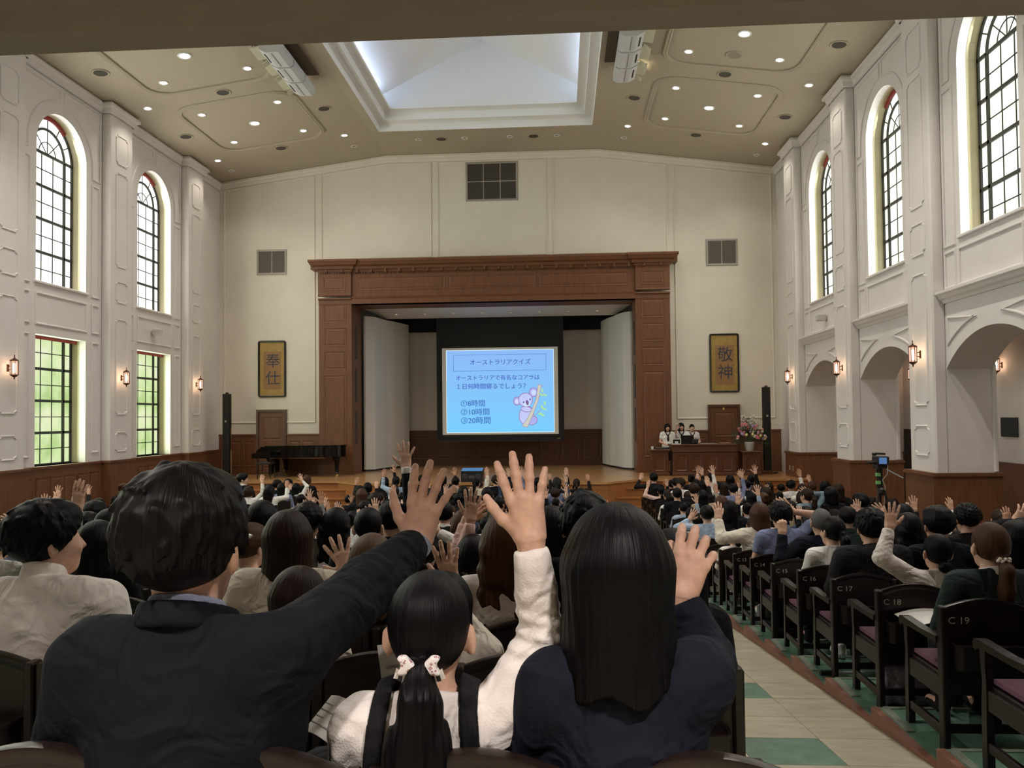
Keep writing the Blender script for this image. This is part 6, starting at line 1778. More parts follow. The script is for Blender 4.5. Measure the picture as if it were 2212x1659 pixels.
girl_l17 = person(-4.265, 6.860, 0.614, pose(arm_r=None,arm_l=None,hand_r='open',hand_l='open',head=(0, 0, 0),w=1.06,twist_r=0,twist_l=0,sleeve=0.92, hs=1.1, dir_r=None, dir_l=None, hx=0.0), 'long', 'black', 'navy', 'long black-haired person level with the white blouse on the left', scale=1.038, yaw=0, fine=True)
person_l15 = person(-5.009, 7.700, 0.513, pose(arm_r=((0.206, 0.22, 1.178), (-0.038, 0.24, 1.128)),arm_l=None,hand_r='wide',hand_l='open',head=(0, 0, 0),w=1.06,twist_r=0,twist_l=0,sleeve=0.92, hs=1.1, dir_r=None, dir_l=None, hx=0.0), 'short', 'black', 'navy', 'dark-haired person with big open hand beside the left dado', scale=1.016, yaw=0, fine=True)
person_l14 = person(-5.471, 8.540, 0.412, pose(arm_r=((0.273, 0.239, 1.158), (0.029, 0.24, 1.104)),arm_l=None,hand_r='spread',hand_l='open',head=(0, 0, 0),w=1.06,twist_r=0,twist_l=0,sleeve=0.92, hs=1.1, dir_r=None, dir_l=None, hx=0.0), 'short', 'black', 'navy', 'short black-haired person with hand up near the left wall', scale=1.120, yaw=0, fine=True)
person_l12 = person(-6.950, 9.380, 0.312, pose(arm_r=((0.114, 0.321, 1.112), (-0.113, 0.24, 1.046)),arm_l=None,hand_r='spread',hand_l='open',head=(0, 0, 0),w=1.06,twist_r=0,twist_l=0,sleeve=0.92, hs=1.1, dir_r=None, dir_l=None, hx=0.0), 'bob', 'brown', 'white', 'reddish bob-haired person far left with hand raised', scale=1.070, yaw=0, fine=False)
tall_arm = person(-1.386, 6.020, 0.715, pose(arm_r=((0.137, 0.2, 1.215), (0.103, 0.22, 1.5)),arm_l=None,hand_r='wide',hand_l='open',head=(0, 0, 0),w=1.06,twist_r=0,twist_l=0,sleeve=0.86, hs=1.1, dir_r=(-0.05, 0.08, 1), dir_l=None, hx=0.0), 'short', 'black', 'navy', 'person in dark suit and striped white cuff, arm stretched high above all', scale=1.080, yaw=0, fine=True)
woman_pearl = person(2.403, 4.340, 0.916, pose(arm_r=None,arm_l=None,hand_r='open',hand_l='open',head=(0, 0, 0),w=1.1236000000000002,twist_r=0,twist_l=0,sleeve=0.92, hs=1.1, dir_r=None, dir_l=None, hx=0.0), 'lowpony', 'brown', 'green', 'brown ponytailed person with pearl hair tie and white collar', scale=0.965, yaw=0, fine=True, loose=.012, shoes='black')
girl_cream = person(2.502, 5.180, 0.816, pose(arm_r=None,arm_l=((-0.411, 0.159, 1.068), (-0.313, 0.24, 1.283)),hand_r='open',hand_l='spread',head=(0, 0, 0),w=1.06,twist_r=0,twist_l=10,sleeve=0.92, hs=1.1, dir_r=None, dir_l=None, hx=0.0), 'lowbun', 'black', 'ivory', 'low-bun child in cream cardigan, left arm raised high', scale=0.893, yaw=0, fine=True, loose=.01, shoes='white')
man_hoodie = person(2.411, 6.020, 0.715, pose(arm_r=None,arm_l=None,hand_r='open',hand_l='open',head=(0, 0, 0),w=1.1872000000000003,twist_r=0,twist_l=0,sleeve=0.92, hs=1.1, dir_r=None, dir_l=None, hx=0.0), 'tousled', 'black', 'charcoal', 'short-haired person in black hooded top in chair C17', scale=1.025, yaw=0, fine=True, hood=True, loose=.014, shoes='white')
girl_white = person(2.399, 6.860, 0.614, pose(arm_r=None,arm_l=None,hand_r='open',hand_l='open',head=(20, 0, 0),w=1.06,twist_r=0,twist_l=0,sleeve=0.92, hs=1.1, dir_r=None, dir_l=None, hx=0.0), 'pony', 'dark', 'white', 'dark ponytailed person in white shirt by chair C16', scale=0.975, yaw=0, fine=True, shoes='black')
man_grey = person(2.577, 7.700, 0.513, pose(arm_r=None,arm_l=((-0.412, 0.077, 0.775), (-0.379, 0.13, 1.017)),hand_r='open',hand_l='fist',head=(0, 0, 0),w=1.1130000000000002,twist_r=0,twist_l=0,sleeve=0.92, hs=1.1, dir_r=None, dir_l=None, hx=0.0), 'crew', 'grey', 'navyblue', 'grey crew-cut person in navy shirt, arm bent behind the head', scale=1.034, yaw=0, fine=True, loose=.012, shoes='white')
person_blue = person(2.418, 8.540, 0.412, pose(arm_r=((0.385, 0.199, 1.104), (0.141, 0.24, 1.139)),arm_l=None,hand_r='open',hand_l='open',head=(0, 0, 0),w=1.1130000000000002,twist_r=0,twist_l=0,sleeve=0.4, hs=1.1, dir_r=None, dir_l=None, hx=0.0), 'tousled', 'black', 'blue', 'black wavy-haired person in light-blue shirt, bare right arm up', scale=1.088, yaw=0, fine=True, shoes='white')
woman_cream_r = person(2.400, 9.380, 0.312, pose(arm_r=None,arm_l=((-0.445, 0.101, 0.861), (-0.445, 0.24, 1.069)),hand_r='open',hand_l='open',head=(0, 0, 0),w=1.06,twist_r=0,twist_l=0,sleeve=0.92, hs=1.1, dir_r=None, dir_l=None, hx=0.0), 'bob', 'brown', 'cream', 'brown-bobbed person in cream sweater, left arm raised', scale=1.080, yaw=0, fine=False, loose=.015, shoes='black')
man_r11 = person(2.234, 11.900, 0.050, pose(arm_r=None,arm_l=((-0.455, 0.158, 0.923), (-0.246, 0.24, 1.032)),hand_r='open',hand_l='spread',head=(0, 0, 0),w=1.06,twist_r=0,twist_l=0,sleeve=0.92, hs=1.1, dir_r=None, dir_l=None, hx=0.0), 'short', 'dark', 'lightblue', 'dark-haired person in pale shirt by the aisle, hand raised', scale=1.037, yaw=0, fine=False, shoes='black')
curly_r = person(3.993, 7.700, 0.513, pose(arm_r=None,arm_l=None,hand_r='open',hand_l='open',head=(0, 0, 0),w=1.06,twist_r=0,twist_l=0,sleeve=0.92, hs=1.1, dir_r=None, dir_l=None, hx=0.0), 'curly', 'black', 'black', 'curly black-haired person beside the columns', scale=1.059, yaw=0, fine=True, shoes='white')
person_r17 = person(2.924, 6.020, 0.715, pose(arm_r=None,arm_l=None,hand_r='open',hand_l='open',head=(0, 0, 0),w=1.06,twist_r=0,twist_l=0,sleeve=0.92, hs=1.1, dir_r=None, dir_l=None, hx=0.0), 'short', 'black', 'navy', 'round dark-haired person in front of the cream cardigan', scale=1.038, yaw=0, fine=True, shoes='white')
person_r18 = person(3.014, 5.180, 0.816, pose(arm_r=None,arm_l=None,hand_r='open',hand_l='open',head=(0, 0, 0),w=1.06,twist_r=0,twist_l=0,sleeve=0.92, hs=1.1, dir_r=None, dir_l=None, hx=0.0), 'longbob', 'black', 'black', 'dark-haired person with gold ribbon at the right edge', scale=0.958, yaw=0, fine=True, shoes='white')
person_r16b = person(3.055, 6.860, 0.614, pose(arm_r=None,arm_l=None,hand_r='open',hand_l='open',head=(0, 0, 0),w=1.06,twist_r=0,twist_l=0,sleeve=0.92, hs=1.1, dir_r=None, dir_l=None, hx=0.0), 'longwavy', 'black', 'cream', 'wavy black-haired person in cream behind the raised cream arm', scale=0.993, yaw=0, fine=True, shoes='black')
person_r15b = person(4.103, 9.380, 0.312, pose(arm_r=None,arm_l=None,hand_r='open',hand_l='open',head=(0, 0, 0),w=1.06,twist_r=0,twist_l=0,sleeve=0.92, hs=1.1, dir_r=None, dir_l=None, hx=0.0), 'bob', 'black', 'black', 'dark round-headed person right of the tripod', scale=1.066, yaw=0, fine=False, shoes='black')
person_r_hand = person(3.611, 8.540, 0.412, pose(arm_r=((0.234, 0.194, 1.181), (-0.011, 0.24, 1.199)),arm_l=None,hand_r='wide',hand_l='open',head=(0, 0, 0),w=1.06,twist_r=30,twist_l=0,sleeve=0.92, hs=1.1, dir_r=None, dir_l=None, hx=0.0), 'wavy', 'dark', 'black', 'dark-haired person with hand spread sideways below the tripod', scale=0.991, yaw=0, fine=True, shoes='white')
hand_edge = person(3.564, 6.020, 0.715, pose(arm_r=None,arm_l=((-0.276, 0.19, 1.17), (-0.035, 0.24, 1.213)),hand_r='open',hand_l='open',head=(0, 0, 0),w=1.06,twist_r=0,twist_l=0,sleeve=0.92, hs=1.1, dir_r=None, dir_l=None, hx=0.0), 'short', 'black', 'navy', 'person at the right edge with a raised hand before the column', scale=0.960, yaw=0, fine=True, shoes='white')
person_r12 = person(3.748, 10.220, 0.211, pose(arm_r=((0.233, 0.379, 1.047), (0.028, 0.24, 1.008)),arm_l=None,hand_r='cup',hand_l='open',head=(0, 0, 0),w=1.06,twist_r=0,twist_l=0,sleeve=0.92, hs=1.1, dir_r=None, dir_l=None, hx=0.0), 'short', 'dark', 'green', 'dark-haired person with raised fist-like hand right of the grey head', scale=1.041, yaw=0, fine=False, shoes='white')
aisle_black = person(2.317, 19.460, 0.050, pose(arm_r=None,arm_l=((-0.453, 0.12, 0.893), (-0.334, 0.24, 1.077)),hand_r='open',hand_l='open',head=(0, 0, 0),w=1.06,twist_r=0,twist_l=0,sleeve=0.92, hs=1.1, dir_r=None, dir_l=None, hx=0.0), 'short', 'black', 'black', 'short-haired front-row person in black, left arm stretched up', scale=0.997, yaw=0, fine=False)
aisle_pink = person(2.280, 17.780, 0.050, pose(arm_r=None,arm_l=((-0.44, 0.149, 1.011), (-0.355, 0.24, 1.228)),hand_r='open',hand_l='flat',head=(0, 0, 0),w=1.06,twist_r=0,twist_l=0,sleeve=0.92, hs=1.1, dir_r=None, dir_l=None, hx=0.0), 'lowpony', 'black', 'pink', 'front person with pink sleeve stretched up by the aisle', scale=0.848, yaw=0, fine=False)
girl_blue = person(4.531, 14.420, 0.050, pose(arm_r=((0.329, 0.216, 1.137), (0.081, 0.24, 1.128)),arm_l=None,hand_r='spread',hand_l='open',head=(30, 0, 0),w=1.06,twist_r=0,twist_l=0,sleeve=0.92, hs=1.1, dir_r=None, dir_l=None, hx=0.0), 'pony', 'darkbrown', 'floral', 'brown ponytailed person in patterned blue top, arm raised', scale=1.057, yaw=0, fine=False)
bob_black = person(4.961, 14.420, 0.050, pose(arm_r=None,arm_l=None,hand_r='open',hand_l='open',head=(15, 0, 0),w=1.06,twist_r=0,twist_l=0,sleeve=0.92, hs=1.1, dir_r=None, dir_l=None, hx=0.0), 'bob', 'dark', 'black', 'dark bob-haired person in black before the wooden column base', scale=1.076, yaw=0, fine=False)
short_tripod = person(4.872, 12.740, 0.050, pose(arm_r=None,arm_l=None,hand_r='open',hand_l='open',head=(25, 0, 0),w=1.06,twist_r=0,twist_l=0,sleeve=0.92, hs=1.1, dir_r=None, dir_l=None, hx=0.0), 'short', 'black', 'black', 'short black-haired person just left of the tripod', scale=1.109, yaw=0, fine=False)
smiling = person(-7.947, 18.620, 0.050, pose(arm_r=None,arm_l=None,hand_r='open',hand_l='open',head=(-70, 0, 0),w=1.06,twist_r=0,twist_l=0,sleeve=0.92, hs=1.1, dir_r=None, dir_l=None, hx=0.0), 'short', 'dark', 'navy', 'smiling dark-haired person in suit turned right before the piano', scale=1.088, yaw=0, fine=False)
arm_black_white = person(-6.580, 18.620, 0.050, pose(arm_r=((0.308, 0.174, 1.159), (0.138, 0.24, 1.33)),arm_l=None,hand_r='wide',hand_l='open',head=(0, 0, 0),w=1.06,twist_r=0,twist_l=0,sleeve=0.8, hs=1.1, dir_r=None, dir_l=None, hx=0.0), 'bob', 'black', 'white', 'person in white short sleeve over black, arm straight up', scale=0.888, yaw=0, fine=False)
curly_suit = person(-7.054, 18.620, 0.050, pose(arm_r=((0.43, 0.077, 0.828), (0.322, 0.24, 0.984)),arm_l=None,hand_r='open',hand_l='open',head=(-30, 0, 0),w=1.06,twist_r=0,twist_l=0,sleeve=0.92, hs=1.1, dir_r=None, dir_l=None, hx=0.0), 'curly', 'dark', 'navy', 'curly dark-haired person in dark suit below the piano, hand up', scale=0.954, yaw=0, fine=False)
balding = person(-5.292, 15.260, 0.050, pose(arm_r=None,arm_l=((-0.354, 0.312, 0.791), (-0.144, 0.24, 0.906)),hand_r='open',hand_l='flat',head=(-40, 0, 0),w=1.06,twist_r=0,twist_l=0,sleeve=0.92, hs=1.1, dir_r=None, dir_l=None, hx=0.0), 'crew', 'dark', 'grey', 'balding person with glasses and large hand raised, left block', scale=0.943, yaw=0, fine=False)
OCC = [(22, -0.74), (22, -0.28), (22, 0.12), (21, -1.97), (21, -0.97), (21, 0.41), (20, -1.33), (20, 0.11), (20, -0.28), (20, -0.91), (19, -2.8), (19, -1.87), (19, -0.52), (18, -0.95), (21, -0.43), (19, -0.07), (18, -3.05), (17, -1.84), (18, -1.36), (18, -4.09), (18, -3.58), (17, -2.46), (17, -2.08), (16, -0.59), (15, -1.02), (14, -1.34), (16, -4.26), (15, -5.01), (14, -5.47), (13, -6.95), (17, -1.39), (19, 2.4), (18, 2.5), (17, 2.41), (16, 2.4), (15, 2.58), (14, 2.42), (13, 2.4), (10, 2.23), (15, 3.99), (17, 2.92), (18, 3.01), (16, 3.06), (13, 4.1), (14, 3.61), (17, 3.56), (12, 3.75), (1, 2.32), (3, 2.28), (7, 4.53), (7, 4.96), (9, 4.87), (2, -7.95), (2, -6.58), (2, -7.05), (6, -5.29)]
MAN_ARM = ((0.273, 0.4, 0.982), (0.336, 0.6, 1.036))
TALL_ARM = ((0.137, 0.2, 1.215), (0.103, 0.22, 1.5))
# ---- the rest of the audience, row by row
RND = random.Random(11)
def rp(r=None, l=None, hr='open', hl='open', yaw=0, **k): return pose(arm_r=r, arm_l=l, hand_r=hr, hand_l=hl, head=(yaw, 0, 0), hs=1.10, w=1.06, **k)
UP = [((.33, .24, .98), (.31, .28, 1.22)), ((.30, .26, 1.08), (.27, .30, 1.32)), ((.36, .30, .95), (.33, .38, 1.18)), ((.27, .25, 1.14), (.24, .28, 1.38))]
mir = lambda a: tuple((-x, y, z) for x, y, z in a)
DOWNP = [rp(yaw=v) for v in (0, -22, 18)]
UPP = [rp(r=UP[0], hr='spread'), rp(r=UP[1], hr='open', yaw=-15), rp(r=UP[2], hr='flat', yaw=12), rp(r=UP[3], hr='wide'), rp(l=mir(UP[0]), hl='spread', yaw=10), rp(l=mir(UP[2]), hl='open'), rp(r=UP[2], hr='cup', yaw=-8)]
STY = ['short', 'tousled', 'crew', 'wavy', 'curly', 'bob', 'bob', 'longbob', 'long', 'long', 'longwavy', 'pony', 'lowpony', 'highpony', 'bun', 'lowbun', 'bowl']
SWORD = dict(tousled='tousle-haired', short='short-haired', crew='crew-cut', wavy='wavy-haired', curly='curly-haired', bob='bob-haired', longbob='shoulder-haired', long='long-haired', longwavy='long-wavy-haired', pony='ponytailed', lowpony='low-ponytailed', highpony='high-ponytailed', bun='bun-haired', lowbun='low-bun-haired', bowl='bowl-haired')
HC = ['black'] * 6 + ['dark'] * 5 + ['darkbrown'] * 3 + ['brown']
TC = ['black'] * 5 + ['navy'] * 5 + ['white'] * 5 + ['charcoal'] * 3 + ['cream', 'ivory', 'grey', 'blue', 'denim', 'pink', 'beige', 'lightblue', 'olive', 'navyblue']
TWORD = dict(navyblue='navy-blue', lightblue='pale-blue')
NTHP = ['nearest', 'second from', 'third from', 'fourth from', 'fifth from', 'sixth from', 'seventh from', 'eighth from', 'ninth from', 'tenth from', 'eleventh from', 'twelfth from', 'thirteenth from']
count = 0
PLAN = {'C': (1, 16, 8), 'B': (1, 17, 11), 'A': (1, 13, 8)}
for block, (ra, rb, nk) in PLAN.items():
    for n in range(ra, rb + 1):
        for k in range(nk):
            x, y, z = seat_pos(block, n, k)
            if any(r_ == n and abs(x - ox) < .40 for r_, ox in OCC): continue
            pr = {'C': .74, 'B': .78, 'A': .58}[block]
            if n >= 12: pr *= .62
            if block == 'A' and (n <= 2 and k < 2): pr = .9
            if block == 'C' and n >= 15 and k < 2: continue
            if RND.random() > pr: continue
            up_ = RND.random() < .5
            st = RND.choice(STY); hc = RND.choice(HC); tc = RND.choice(TC); p = RND.choice(UPP) if up_ else RND.choice(DOWNP)
            sc = RND.choice((.82, .86, .92, .95, .97, 1.0, 1.02))
            if n >= 13: sc = min(sc, .93)
            lab = '%s person in %s top,%s %s block, %s row, %s %s aisle' % (SWORD[st], TWORD.get(tc, tc), ' hand raised,' if up_ else '', BLK[block], ROWW[n], NTHP[k], 'right' if block == 'B' else 'the')
            person(x + RND.uniform(-.02, .02), y + .03, z, p, st, hc, tc, lab, scale=sc, yaw=RND.uniform(-6, 6), skin=RND.choice((SKIN, SKIN2, SKIN3)), shoes=('white' if RND.random() < .5 else 'black') if (block == 'C' and k == 0) else None)
            chair(block, n, k)
            count += 1
# chairs under the people placed one by one, and the empty ones that show
def nearest_seat(n, x):
    best = None
    for b, m in (('A', 8), ('B', 11), ('C', 8)):
        for k in range(m):
            sx = seat_pos(b, n, k)[0]
            if best is None or abs(sx - x) < best[0]: best = (abs(sx - x), b, k)
    return best
for n in range(1, 21): chair('C', n, 0, n >= 8, 'C %d' % n)
for n in range(15, 21):
    for k in (1, 2): chair('C', n, k, True)
for n in (20, 21, 22):
    for k in range(6): chair('B', n, k, True, 'B 21' if (n == 21 and k == 0) else None)
for n, x in OCC:
    q = nearest_seat(n, x)
    if q[0] < .3: chair(q[1], n, q[2], n >= 17)
for b, n, k in (('A', 2, 1), ('A', 3, 0), ('A', 3, 1), ('A', 4, 0), ('A', 6, 0), ('A', 8, 0), ('B', 19, 1), ('B', 19, 4), ('B', 19, 5), ('B', 18, 3), ('A', 10, 0)): chair(b, n, k, n >= 18)

# ---- collars, cuffs and other things people wear
def collar(t, r, z0, z1, material, name='collar', h=.006, back=.45, hx=0.0):
    def f(P):
        c = np.array((hx, .148, 0), np.float32); q = P - c; q = q * np.array((1, .92, 1), np.float32)
        ax = np.sqrt(q[:, 0] ** 2 + (q[:, 1] - (P[:, 2] - .95) * .16) ** 2) + (P[:, 2] - z0) * .18
        d = np.abs(ax - r) - .008
        tl = P[:, 2] + q[:, 1] * back
        d = smax(d, tl - z1, .006); d = smax(d, z0 - tl, .006)
        return d
    o = obj(name, np_mesh(name, [net(f, (-.14, .0, z0 - .08), (.14, .30, z1 + .08), h, 1)]), material, t)
    return o
def cuff(t, el, wr, a, b, r, material):
    el, wr = np.array(el), np.array(wr); d = wr - el; A, B = el + d * a, el + d * b; ax = (d / np.linalg.norm(d)).astype(np.float32)
    def f(P):
        return smax(smax(rcone(P, A, B, r, r * .96), (P - B) @ ax, .003), -((P - A) @ ax), .003)
    lo = np.minimum(A, B) - r - .02; hi = np.maximum(A, B) + r + .02
    obj('cuff', np_mesh('cuff', [net(f, lo, hi, .005, 1)]), material, t)
LB = cloth('paleblue_shirt', (.30, .34, .46))
collar(man_suit, .071, .945, 1.012, LB, hx=-.020); collar(man_suit, .090, .944, .996, CLOTH['navy'], 'jacket_collar', hx=-.016)
cuff(man_suit, *MAN_ARM, .90, 1.06, .041, LB)
collar(man_white, .076, .930, 1.025, CLOTH['ivory'])
collar(woman_pearl, .078, .925, .985, CLOTH['white']); collar(man_suit2, .066, .945, 1.0, CLOTH['white']); collar(smiling, .066, .945, 1.0, CLOTH['white'])
collar(girl_cream, .068, .935, .985, CLOTH['ivory']); collar(man_hoodie, .078, .915, .975, CLOTH['charcoal'])
cuff(tall_arm, *TALL_ARM, .84, 1.02, .038, CLOTH['white'])
# glasses
def glasses(t, p_head, color=BLACK, hx=0.0, sc=1.16):
    mb = MB()
    for s in (-1, 1):
        mb.tube([(s * .033 + .024 * math.cos(R(a)), .104, .002 + .018 * math.sin(R(a))) for a in range(0, 361, 30)], .0022, 6)
        mb.tube([(s * .057, .102, .006), (s * .080, .07, .008), (s * .086, .0, .006), (s * .086, -.02, -.006)], .0025, 6)
    mb.tube([(-.009, .106, .004), (.009, .106, .004)], .0022, 6)
    o = mb.build('glasses', color, t); o.location = (HEADC[0] + hx, HEADC[1], HEADC[2] + .006); o.rotation_euler = (0, 0, R(p_head)); o.scale = (sc,) * 3
glasses(child_glasses, -18); glasses(man_glasses, -12); glasses(man_suit, 0, mat('glasses_silver', (.5, .5, .5), .3, metal=.9), -.03, 1.19); glasses(balding, -40)
# straps of the child's pinafore
def strap(t, xc, g, material, wd=.88):
    pp = dict(w=wd)
    def f(P):
        d = np.maximum(torso_sdf(P, pp, g + .010), -torso_sdf(P, pp, g - .004))
        return smax(smax(d, np.abs(P[:, 0] - xc - (P[:, 2] - .9) * -.10 * np.sign(xc)) - .021, .004), .45 - P[:, 2], .01)
    obj('strap', np_mesh('strap', [net(f, (xc - .1, -.03, .44), (xc + .1, .33, 1.02), .0055, 1)]), material, t)
for xc in (-.105, .105): strap(girl_pony, xc, .020, CLOTH['black'])
# bow in the child's hair
bowm = bpy.data.materials.new('bow_pattern'); bowm.use_nodes = True
_N, _L = bowm.node_tree.nodes, bowm.node_tree.links
_tc = _N.new('ShaderNodeTexCoord'); _ck = _N.new('ShaderNodeTexVoronoi'); _ck.inputs['Scale'].default_value = 85; _ck.distance = 'MANHATTAN'
_cr = _N.new('ShaderNodeValToRGB'); _cr.color_ramp.interpolation = 'CONSTANT'
for i_, (pos, c) in enumerate(((0, (.02, .02, .03)), (.16, (.75, .70, .68)), (.28, (.42, .05, .06)), (.42, (.02, .02, .03)), (.50, (.75, .70, .68)))):
    e_ = _cr.color_ramp.elements[i_] if i_ < 2 else _cr.color_ramp.elements.new(pos); e_.position = pos; e_.color = (*c, 1)
_L.new(_tc.outputs['Object'], _ck.inputs['Vector']); _L.new(_ck.outputs['Distance'], _cr.inputs['Fac']); _L.new(_cr.outputs['Color'], _N['Principled BSDF'].inputs['Base Color'])
stm = mat('bow_black', (.012, .012, .015), .6); stw = mat('bow_white', (.70, .66, .62), .6)
bow = empty('hair_bow', (0, -.150, -.035)); bow.parent = girl_pony; bow.location = (HEADC[0], HEADC[1] - .150, HEADC[2] - .030); bow.scale = (.8, .8, .8)
def lobe(s):
    def f(P):
        q = P * np.array((s, 1, 1), np.float32)
        d = rcone(q, (.008, 0, 0), (.042, 0, .012), .009, .026)
        d = smax(d, np.abs(P[:, 1]) - .012, .006); d = smax(d, q[:, 0] - .052 + .006 * np.sin(P[:, 2] * 120), .006)
        return d - .002
    return np_mesh('bow_loop', [net(f, (-.08, -.03, -.05), (.08, .03, .06), .0035, 1)])
for s in (-1, 1):
    obj('bow_loop', lobe(s), bowm, bow)
    for i_ in range(5):
        MB().add([(s * (.012 + i_ * .010), .004, -.004), (s * (.021 + i_ * .010), .004, -.004 + i_ * .002), (s * (.024 + i_ * .0115), .006, -.048 + i_ * .006), (s * (.013 + i_ * .0115), .006, -.050 + i_ * .006),
                  (s * (.012 + i_ * .010), .007, -.004), (s * (.021 + i_ * .010), .007, -.004 + i_ * .002), (s * (.024 + i_ * .0115), .009, -.048 + i_ * .006), (s * (.013 + i_ * .0115), .009, -.050 + i_ * .006)],
                 [(0, 1, 2, 3), (4, 5, 6, 7), (0, 1, 5, 4), (1, 2, 6, 5), (2, 3, 7, 6), (3, 0, 4, 7)]).build('bow_tail', stm if i_ % 2 else stw, bow)
MB().ball((0, -.004, .0), (.010, .012, .012), 10, 7).build('bow_knot', stm, bow, smooth=True)
# pearls, clips and ribbons
pearl = mat('pearl', (.70, .66, .58), .2, coat=.5)
for i_ in range(7):
    a = R(180 + 30 * (i_ - 0)); MB().ball((HEADC[0] + .030 * math.cos(a), HEADC[1] - .135 + .018 * math.sin(a) - .01, HEADC[2] - .048 + .012 * (i_ % 2)), .0115, 8, 6).build('pearl', pearl, woman_pearl, smooth=True)
mb = MB(); mb.tube([(.02, -.11, .02), (.05, -.12, .0), (.02, -.115, -.01), (.0, -.115, -.05)], .004, 6); mb.tube([(.02, -.115, -.01), (.045, -.115, -.02), (.06, -.10, .005)], .004, 6)
o = mb.build('hair_ribbon', mat('ribbon_gold', (.60, .48, .28), .5), person_r18); o.location = tuple(HEADC)
mb = MB(); mb.tube([(.015, -.115, -.03), (.02, -.118, .0), (.03, -.115, .02), (.015, -.112, .03)], .005, 6)
o = mb.build('hair_clip', mat('clip_cream', (.70, .58, .30), .4), person_clip); o.location = tuple(HEADC)
# collar-back badge line: handbag strap etc. are not visible

# ---- three pupils presenting on the stage
def scarf(t):
    def f(P):
        d = None
        for s in (-1, 1):
            e = rcone(P, (s * .085, .20, .955), (s * .012, .283, .845), .016, .018); d = e if d is None else smin(d, e, .01)
        d = smin(d, ellip(P, (0, .288, .74), (.034, .014, .095)), .02)
        return smin(d, rcone(P, (-.085, .20, .955), (.085, .20, .955), .001, .001) + .02, .005)
    obj('neckerchief', np_mesh('neckerchief', [net(f, (-.13, .15, .6), (.13, .34, 1.02), .007, 1)]), cloth('maroon', (.035, .010, .014)), t)
def face_parts(t, yaw):
    dk = mat('eye_dark', (.02, .014, .012), .4); lip = mat('lips', (.45, .13, .12), .5)
    M = Matrix.Rotation(R(yaw), 4, 'Z')
    for s in (-1, 1):
        o = MB().ball((s * .031, .0935, .004), (.014, .005, .006), 8, 6).build('eye', dk, t); o.location = tuple(HEADC); o.rotation_euler = (0, 0, R(yaw))
        o = MB().ball((s * .031, .098, .024), (.017, .004, .003), 8, 6).build('eyebrow', dk, t); o.location = tuple(HEADC); o.rotation_euler = (0, 0, R(yaw))
    o = MB().ball((0, .101, -.063), (.022, .006, .007), 8, 6).build('mouth', lip, t); o.location = tuple(HEADC); o.rotation_euler = (0, 0, R(yaw))
STD = lambda yaw, **k: pose(head=(yaw, 0, 0), sleeve=.4, low=True, **k)
for x, y, sc, st, hc, yaw, arm, lab, hy in ((3.28, 24.20, .945, 'bob', 'black', 180, None, 'pupil in sailor blouse standing left of the long desk', 0),
                                            (3.74, 24.42, .955, 'long', 'dark', 178, ((.25, .30, .80), (.16, .36, 1.02)), 'pupil with long dark hair behind the others, hand by her face', 8),
                                            (4.02, 24.15, .935, 'bun', 'black', 180, None, 'pupil in sailor blouse speaking behind the laptop', 0)):
    t = person(x, y, STAGE + .40 * sc, STD(hy, arm_r=arm, hand_r='open'), st, hc, 'white', lab, scale=sc, yaw=yaw, trousers='navy', group='pupils on the stage', skin=SKIN2, fine=False)
    scarf(t); face_parts(t, hy)
face_parts(smiling, -70)
# ================================================================== SMALL THINGS AMONG THE SEATS
paper = mat('paper', (.72, .70, .66), .7)
def sheet(loc, rot, w, h, lab, text=True):
    t = empty('programme', loc, label=lab, category='paper'); t.rotation_euler = rot
    n = 6; mb = MB(); vs = []; fs = []
    for i in range(n + 1):
        for j in (0, 1):
            u = i / n; vs.append(((u - .5) * w, (j - .5) * h, .018 * math.sin(u * math.pi)))
    for i in range(n + 1):
        for j in (0, 1): vs.append(((i / n - .5) * w, (j - .5) * h, .018 * math.sin(i / n * math.pi) + .002))
    k = 2 * (n + 1)
    for i in range(n):
        fs += [(2 * i, 2 * i + 1, 2 * i + 3, 2 * i + 2), (k + 2 * i, k + 2 * i + 2, k + 2 * i + 3, k + 2 * i + 1)]
    MB().add(vs, fs).build('sheet', paper, t, smooth=True)
    if text:
        for q in range(4): MB().box(-.35 * w, .35 * w - .04 * (q % 2), -.3 * h + q * .17 * h, -.27 * h + q * .17 * h, .0205, .0212).build('printed_line', mat('print_grey', (.35, .33, .32), .8), t)
x, y, z = seat_pos('C', 18, 0)
sheet((x + .02, y - .12, z + .63), (R(8), R(-4), R(10)), .30, .21, 'white programme lying in the rack behind chair C18', False)
x, y, z = seat_pos('B', 21, 2)
sheet((-.585, 1.92, 1.985), (R(35), R(12), R(-24)), .09, .11, 'small white leaflet between the suit and the ponytailed child')
x, y, z = seat_pos('B', 22, 2)
sheet((-.375, 1.80, 2.12), (R(80), R(-8), R(10)), .10, .19, 'pale programme held up beside the ponytailed child')
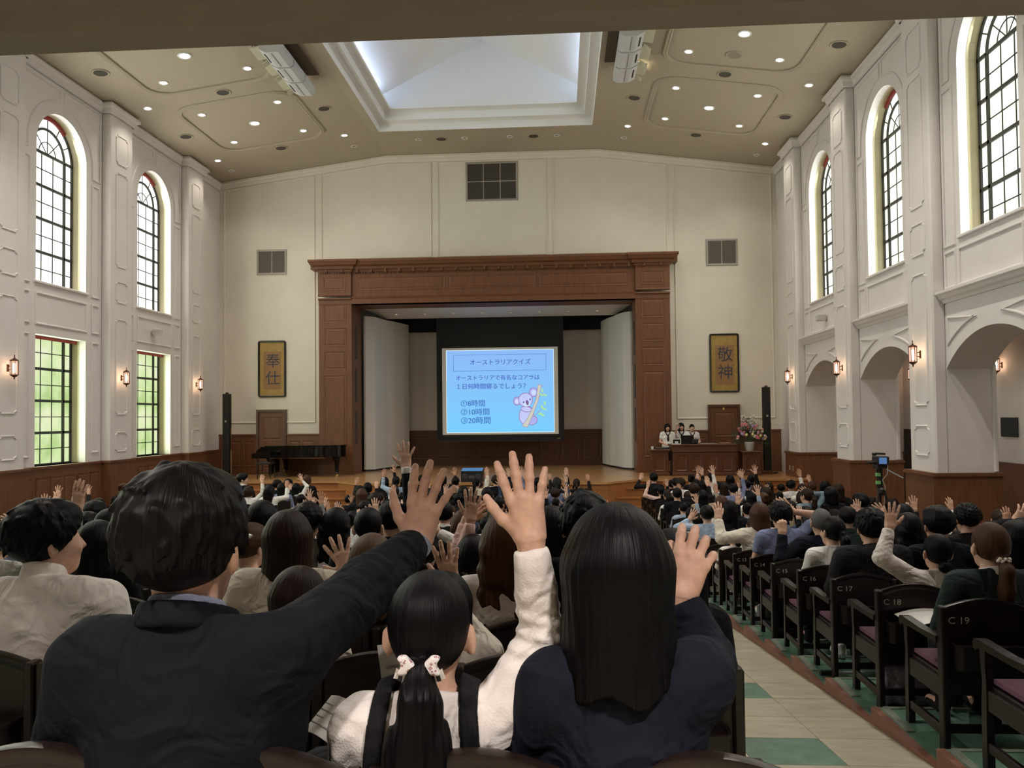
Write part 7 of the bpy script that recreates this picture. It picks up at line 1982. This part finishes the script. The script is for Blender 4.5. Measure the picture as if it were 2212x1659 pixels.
# white pole with black tip on the tier, bags below the seats
y17, z17 = row_y(17), ramp_z(row_y(17) - .30) + .006
t = empty('folded_stand', (2.0, y17 + .02, z17 + .03), label='white pole with black foot lying under chair C17', category='pole')
MB().tube([(0.06, 0, 0), (.75, .05, 0)], .012, 8).build('pole', WHITE, t); MB().tube([(-.03, -.003, 0), (.07, .003, 0)], .022, 8).build('foot', BLACK, t)
def bag(loc, size, m, lab, rzz=0):
    t = empty('bag', loc, rzz, label=lab, category='bag')
    def f(P): return rbox(P, (0, 0, size[2] / 2), (size[0] / 2, size[1] / 2, size[2] / 2), .04) + wob(P, .006, 40, 3)
    obj('pouch', np_mesh('pouch', [net(f, (-size[0], -size[1], -.03), (size[0], size[1], size[2] + .05), .012)]), m, t)
    MB().tube([(-.08, 0, size[2] - .02), (-.06, -.02, size[2] + .10), (.06, -.02, size[2] + .10), (.08, 0, size[2] - .02)], .008, 6).build('handle', m, t)
y18, z18 = row_y(18), ramp_z(row_y(18) - .30) + .006
bag((2.24, y18 + .06, z18), (.30, .16, .26), cloth('lavender', (.42, .36, .46)), 'lavender cloth bag under chair C18')
y15, z15 = row_y(15), ramp_z(row_y(15) - .30) + .006
bag((2.22, y15 + .08, z15), (.26, .16, .28), CLOTH['black'], 'black bag under chair C15')
y14, z14 = row_y(14), ramp_z(row_y(14) - .30) + .006
bag((2.26, y14 + .10, z14), (.24, .14, .22), CLOTH['grey'], 'grey bag under chair C14')
# unseen lamps added in the balcony soffit to brighten the last rows
k_ = 0
for x in (-3.4, -1.4, .6, 2.6):
    for y in (.4, -1.8):
        t = empty('soffit_fill_lamp', (x, y, 4.13), label='added fill lamp in the balcony soffit, %s row, %s from the left' % ('front' if y > 0 else 'rear', ORD[int((x + 3.4) / 2)]), category='ceiling light', group='added fill lamps in the balcony soffit')
        MB().lathe([(.07, 0), (.11, 0), (.11, -.012), (.07, -.006)], n=16, cap=False).build('trim_ring', WHITE, t)
        MB().lathe([(.0, -.003), (.07, -.003)], n=16, cap=False).build('lens', LAMP_MID, t)
        ld = bpy.data.lights.new('soffit_fill_beam', 'SPOT'); ld.energy = SOFFIT_FILL_W; ld.spot_size = R(115); ld.spot_blend = .8; ld.color = (1, .90, .85); ld.shadow_soft_size = .1
        lo = bpy.data.objects.new('soffit_fill_beam', ld); COL.objects.link(lo); lo.parent = t; lo.location = (0, 0, -.02)
